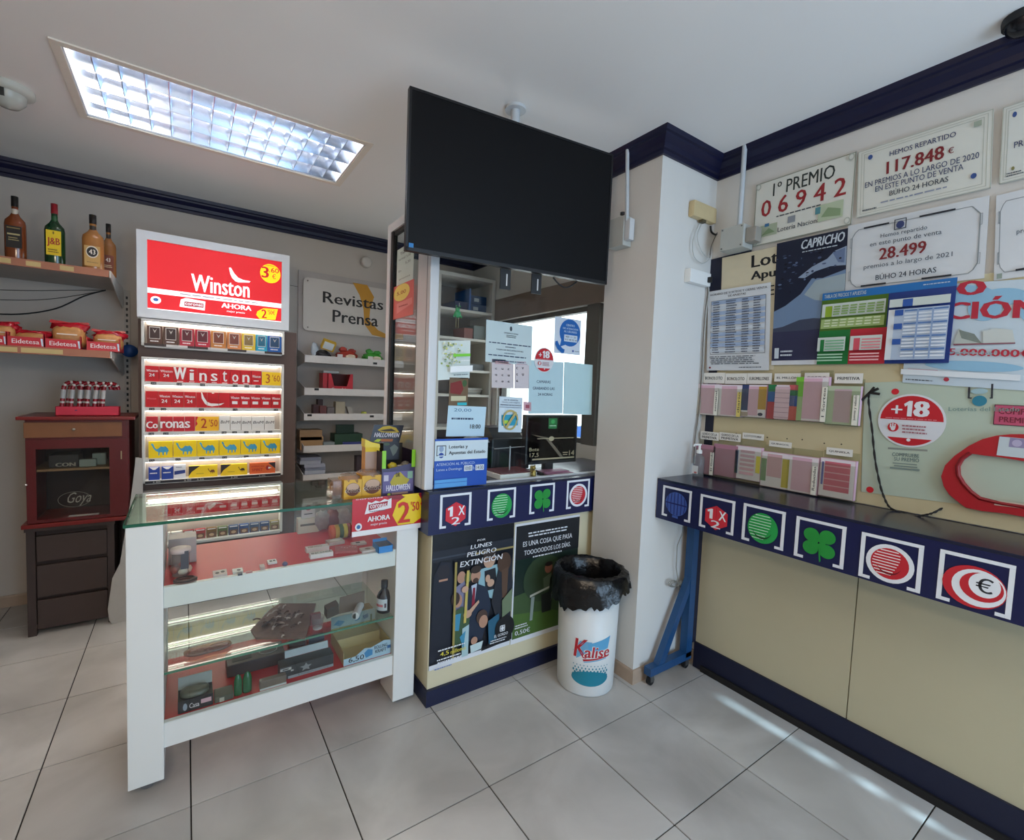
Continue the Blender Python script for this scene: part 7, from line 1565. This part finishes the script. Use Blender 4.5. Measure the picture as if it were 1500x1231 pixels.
MB().lathe([(r_*.46, hz_*.78), (r_*.46, hz_), (.001, hz_)], (q.x, q.y+r_, Z2), mat('17131a', .35), 20).build('cap', t)
m = MB(); n = 9
for (za, zb2, c, da0, da1) in ((.1, .47, 'c4ccd0', 0, 1), (.22, .3, 'c86a6c', .1, .7), (.2, .34, '4a2a3c', .8, .93)):
    vs = []; e_ = .0008 if c == 'c4ccd0' else .0014
    for i in range(n+1):
        a = PI*1.22-.95+(da0+(da1-da0)*i/n)*1.9
        for z in (za, zb2): vs.append((q.x+(r_+e_)*math.cos(a), q.y+r_+(r_+e_)*math.sin(a), Z2+hz_*z))
    m.add(vs, [(2*i, 2*i+2, 2*i+3, 2*i+1) for i in range(n)], P(c))
m.build('bottle_label', t)
# ---- bottom red shelf
def b5(a, b, y=1.925): return at(*S5(a, b), 'y', y)
def b6(a, b, y=1.925): return at(*S6(a, b), 'y', y)
# open black box with grey lid
q0, q1 = b5(188, 1000), b5(505, 940)
t = thing('open_box', 'black box with grey raised lid lettered Casa at the left of the bottom shelf', 'box', ((q0.x+q1.x)/2, 1.97, Z3))
BKB = mat('201c22', .45)
zl = b5(340, 560, 2.0).z; zfr = Z3+.045
b = MB().box(q0.x, 1.925, Z3+.0005, q1.x, 2.0, zfr, BKB); b.fr((q0.x, 1.925, zfr), (q1.x-q0.x, 0, 0), (0, 0, Z3-zfr), [('E', .2, .55, .06, .3, P('8a94a0')), ('T', 'Casa', .32, .35, .6, .75, P('c8c4c8'), .03), ('R', .65, .25, .95, .6, P('c8a0a8'))], .0004); b.build('box_base', t)
MB().obox((q0.x, 2.0, zfr), (q1.x-q0.x, 0, 0), (0, .012, zl-zfr), (0, .004, 0), mat('8a8f8c', .4)).build('raised_lid', t)
MB().blob(((q0.x+q1.x)/2, 1.963, zfr+.006), ((q1.x-q0.x)*.42, .03, .012), mat('5a5c50', .35, noise=.3), wob=.1, pw=.7).build('contents', t)
q0, q1 = b5(520, 900), b5(690, 850); z_ = b5(600, 700, 1.95).z
t = bxt('small_dark_box', 'small dark olive box with white tag on the bottom shelf', 'box', q0.x, 1.925, Z3, q1.x, 1.985, z_, mat('4a4a3e', .5), lab=(.25, .05, .5, .75, P('a8a496')))
for k, (a0, a1) in enumerate(((695, 770), (775, 860))):
    q0, q1 = b5(a0, 800), b5(a1, 780); x = (q0.x+q1.x)/2; w = (q1.x-q0.x)/2
    MB().lathe([(.001, 0), (w*.95, 0), (w, .006), (w, .055), (w*.6, .075), (.001, .08)], (x, 1.94+.004*k, Z3+.0005), mat('1e5a34', .2, noise=.2, scale=40), 14, sy=.6).build('green_lighter', label='rounded dark green lighter on the bottom shelf, %s of the pair' % ('left', 'right')[k], cat='lighter', group='green lighters on the bottom shelf')
q0, q1 = b5(925, 760), b5(1165, 690); z_ = b5(1050, 640, 1.94).z
bxt('clear_topped_box', 'small tan box with white base in front of the dark star box', 'box', q0.x, 1.922, Z3, q1.x, 1.946, Z3+.036, mat('6a5c50', .3, noise=.2), lab=(0, 0, 1, .2, P('b8bcb8')))
q0, q1 = b5(630, 660, 2.08), b5(1150, 560, 2.08); z_ = b5(880, 460, 2.12).z
t = thing('display_case', 'long dark brown case with oval ring on its lid on the bottom shelf', 'case', ((q0.x+q1.x)/2, 2.1, Z3))
MB().bbox(q0.x, 2.07, Z3+.0005, q1.x, 2.17, max(z_-.01, Z3+.05), mat('3c302e', .45, noise=.1), .004).build('case_body', t)
zc_ = max(z_-.01, Z3+.05)
rx = q0.x+(q1.x-q0.x)*.72; MB().tube([(rx+.034*math.cos(2*PI*i/24), 2.115+.024*math.sin(2*PI*i/24), zc_+.0015) for i in range(24)], .0015, P('9a948c'), 6, True).build('oval_ring', t)
MB().box(q0.x+.02, 2.09, zc_, q0.x+.09, 2.13, zc_+.001, BLACK).build('lid_panel', t)
# dark box with star and raised grey lid
q0, q1 = b6(70, 700, 1.95), b6(600, 600, 1.95)
zb1 = b6(300, 480, 1.95).z
t = thing('star_box', 'dark box with silver star and pale raised lid on the bottom shelf', 'box', ((q0.x+q1.x)/2, 2.0, Z3))
b = MB().box(q0.x, 1.95, Z3+.0005, q1.x, 2.01, zb1, mat('2e2c2c', .4)); star = []
for i in range(10):
    r = 1 if i % 2 == 0 else .45; a = -PI/2+2*PI*i/10; star.append((.47+.12*r*math.cos(a), .42+.34*r*math.sin(a)))
b.fr((q0.x, 1.95, zb1), (q1.x-q0.x, 0, 0), (0, 0, Z3-zb1), [('P', star, P('8c8e8c', .3, metal=.4)), ('R', .0, .1, .2, .3, P('b0b0ac')), ('R', .04, .15, .15, .25, dk), ('R', .19, .33, .24, .45, P('b0b0ac')), ('R', .14, .78, 1, 1, P('8e9498')), ('T', 'TOBACCO', .3, .82, .9, .94, P('6a7074'), .02)], .0004); b.build('box_base', t)
lq0, lq1 = b6(120, 500, 2.01), b6(550, 400, 2.01); lz1 = b6(330, 320, 2.02).z
MB().obox((lq0.x, 2.012, zb1), (lq1.x-lq0.x, 0, 0), (0, .01, lz1-zb1), (0, .004, 0), mat('9ea6a8', .4)).build('raised_lid', t)
# battery / tape packs behind
for k, (a, bb, c, l) in enumerate(((240, 320, '5a3428', 'brown roll behind the pale lid on the bottom shelf'), (430, 250, '2c3048', 'dark blue roll with red ends behind the pale lid'))):
    q = b6(a, bb, 2.16); m = MB().lathe([(.018, -.035), (.018, .035)], (q.x, 2.17, Z3+.0185+.002), mat(c, .4, noise=.1), 16, 'x')
    m.lathe([(.0185, -.04), (.0185, -.034)], (q.x, 2.17, Z3+.0185+.002), mat('a83428', .4), 16, 'x'); m.build('small_roll', label=l, cat='roll')
# blue price display tray 6,50
q0, q1 = b6(700, 640, 1.925), b6(1195, 540, 1.925); zk = b6(860, 190, 2.12).z
t = thing('paper_display', 'pale blue open display tray marked 6,50 at the right of the bottom shelf', 'display tray', ((q0.x+q1.x)/2, 2.0, Z3))
SK_, CRM = P('a9c4d4', .45), mat('b8a878', .5, noise=.06)
X0, X1 = q0.x, min(q1.x, ix1-.003)
pf = [(X0, 1.922, Z3+.0005), (X1, 1.922, Z3+.0005), (X1, 1.922, Z3+.062), (X1-.03, 1.922, Z3+.068), (X1-.09, 1.922, Z3+.05), (X0+.09, 1.922, Z3+.055), (X0+.05, 1.922, Z3+.03), (X0, 1.922, Z3+.03)]
b = MB().prism(pf, (0, .002, 0), SK_); b.fr((X0, 1.922, Z3+.068), (X1-X0, 0, 0), (0, 0, -.0675), [('T', '6,50', .1, .55, .42, .92, INK, .03), ('P', [(.42, .5), (.5, .3), (.6, .4), (.6, .75), (.46, .85)], P('3c84b8')), ('T', 'ROLLING', .64, .22, .92, .44, INK, .03), ('T', 'KRAFT', .66, .5, .9, .72, INK, .03), ('R', .92, .4, 1, .6, P('2c5c90'))], .0004)
b.build('front_panel', t)
zk = max(zk, Z3+.12)
b = MB().box(X0, 2.13, Z3+.001, X1, 2.132, zk, P('b8c4cc')); b.fr((X0, 2.13, zk), (X1-X0, 0, 0), (0, 0, Z3-zk), [('R', 0, .45, 1, 1, P('b09c58')), ('P', [(.05, .3), (.15, .15), (.3, .25), (.2, .4)], P('5a90bc')), ('P', [(.5, .2), (.62, .14), (.64, .3), (.54, .35)], P('5a90bc')), ('P', [(.7, .2), (.82, .14), (.84, .3), (.74, .35)], P('6a80a4')), ('R', .88, .2, .92, .5, P('6a7040'))], .0004); b.build('back_panel', t)
MB().box(X0, 1.924, Z3+.001, X0+.002, 2.13, Z3+.06, CRM).box(X1-.002, 1.924, Z3+.001, X1, 2.13, Z3+.06, CRM).box(X0+.002, 1.924, Z3+.001, X1-.002, 2.13, Z3+.003, CRM).box(X0+.004, 2.05, Z3+.003, X1-.004, 2.128, Z3+.05, CRM).build('tray_body', t)
q = b6(1020, 105, 2.2); MB().bbox(q.x-.06, 2.18, Z3+.001, q.x+.05, 2.24, Z3+.1, mat('c08a28', .4, noise=.15), .003).build('amber_box', label='amber yellow box behind the blue display tray on the bottom shelf', cat='box')
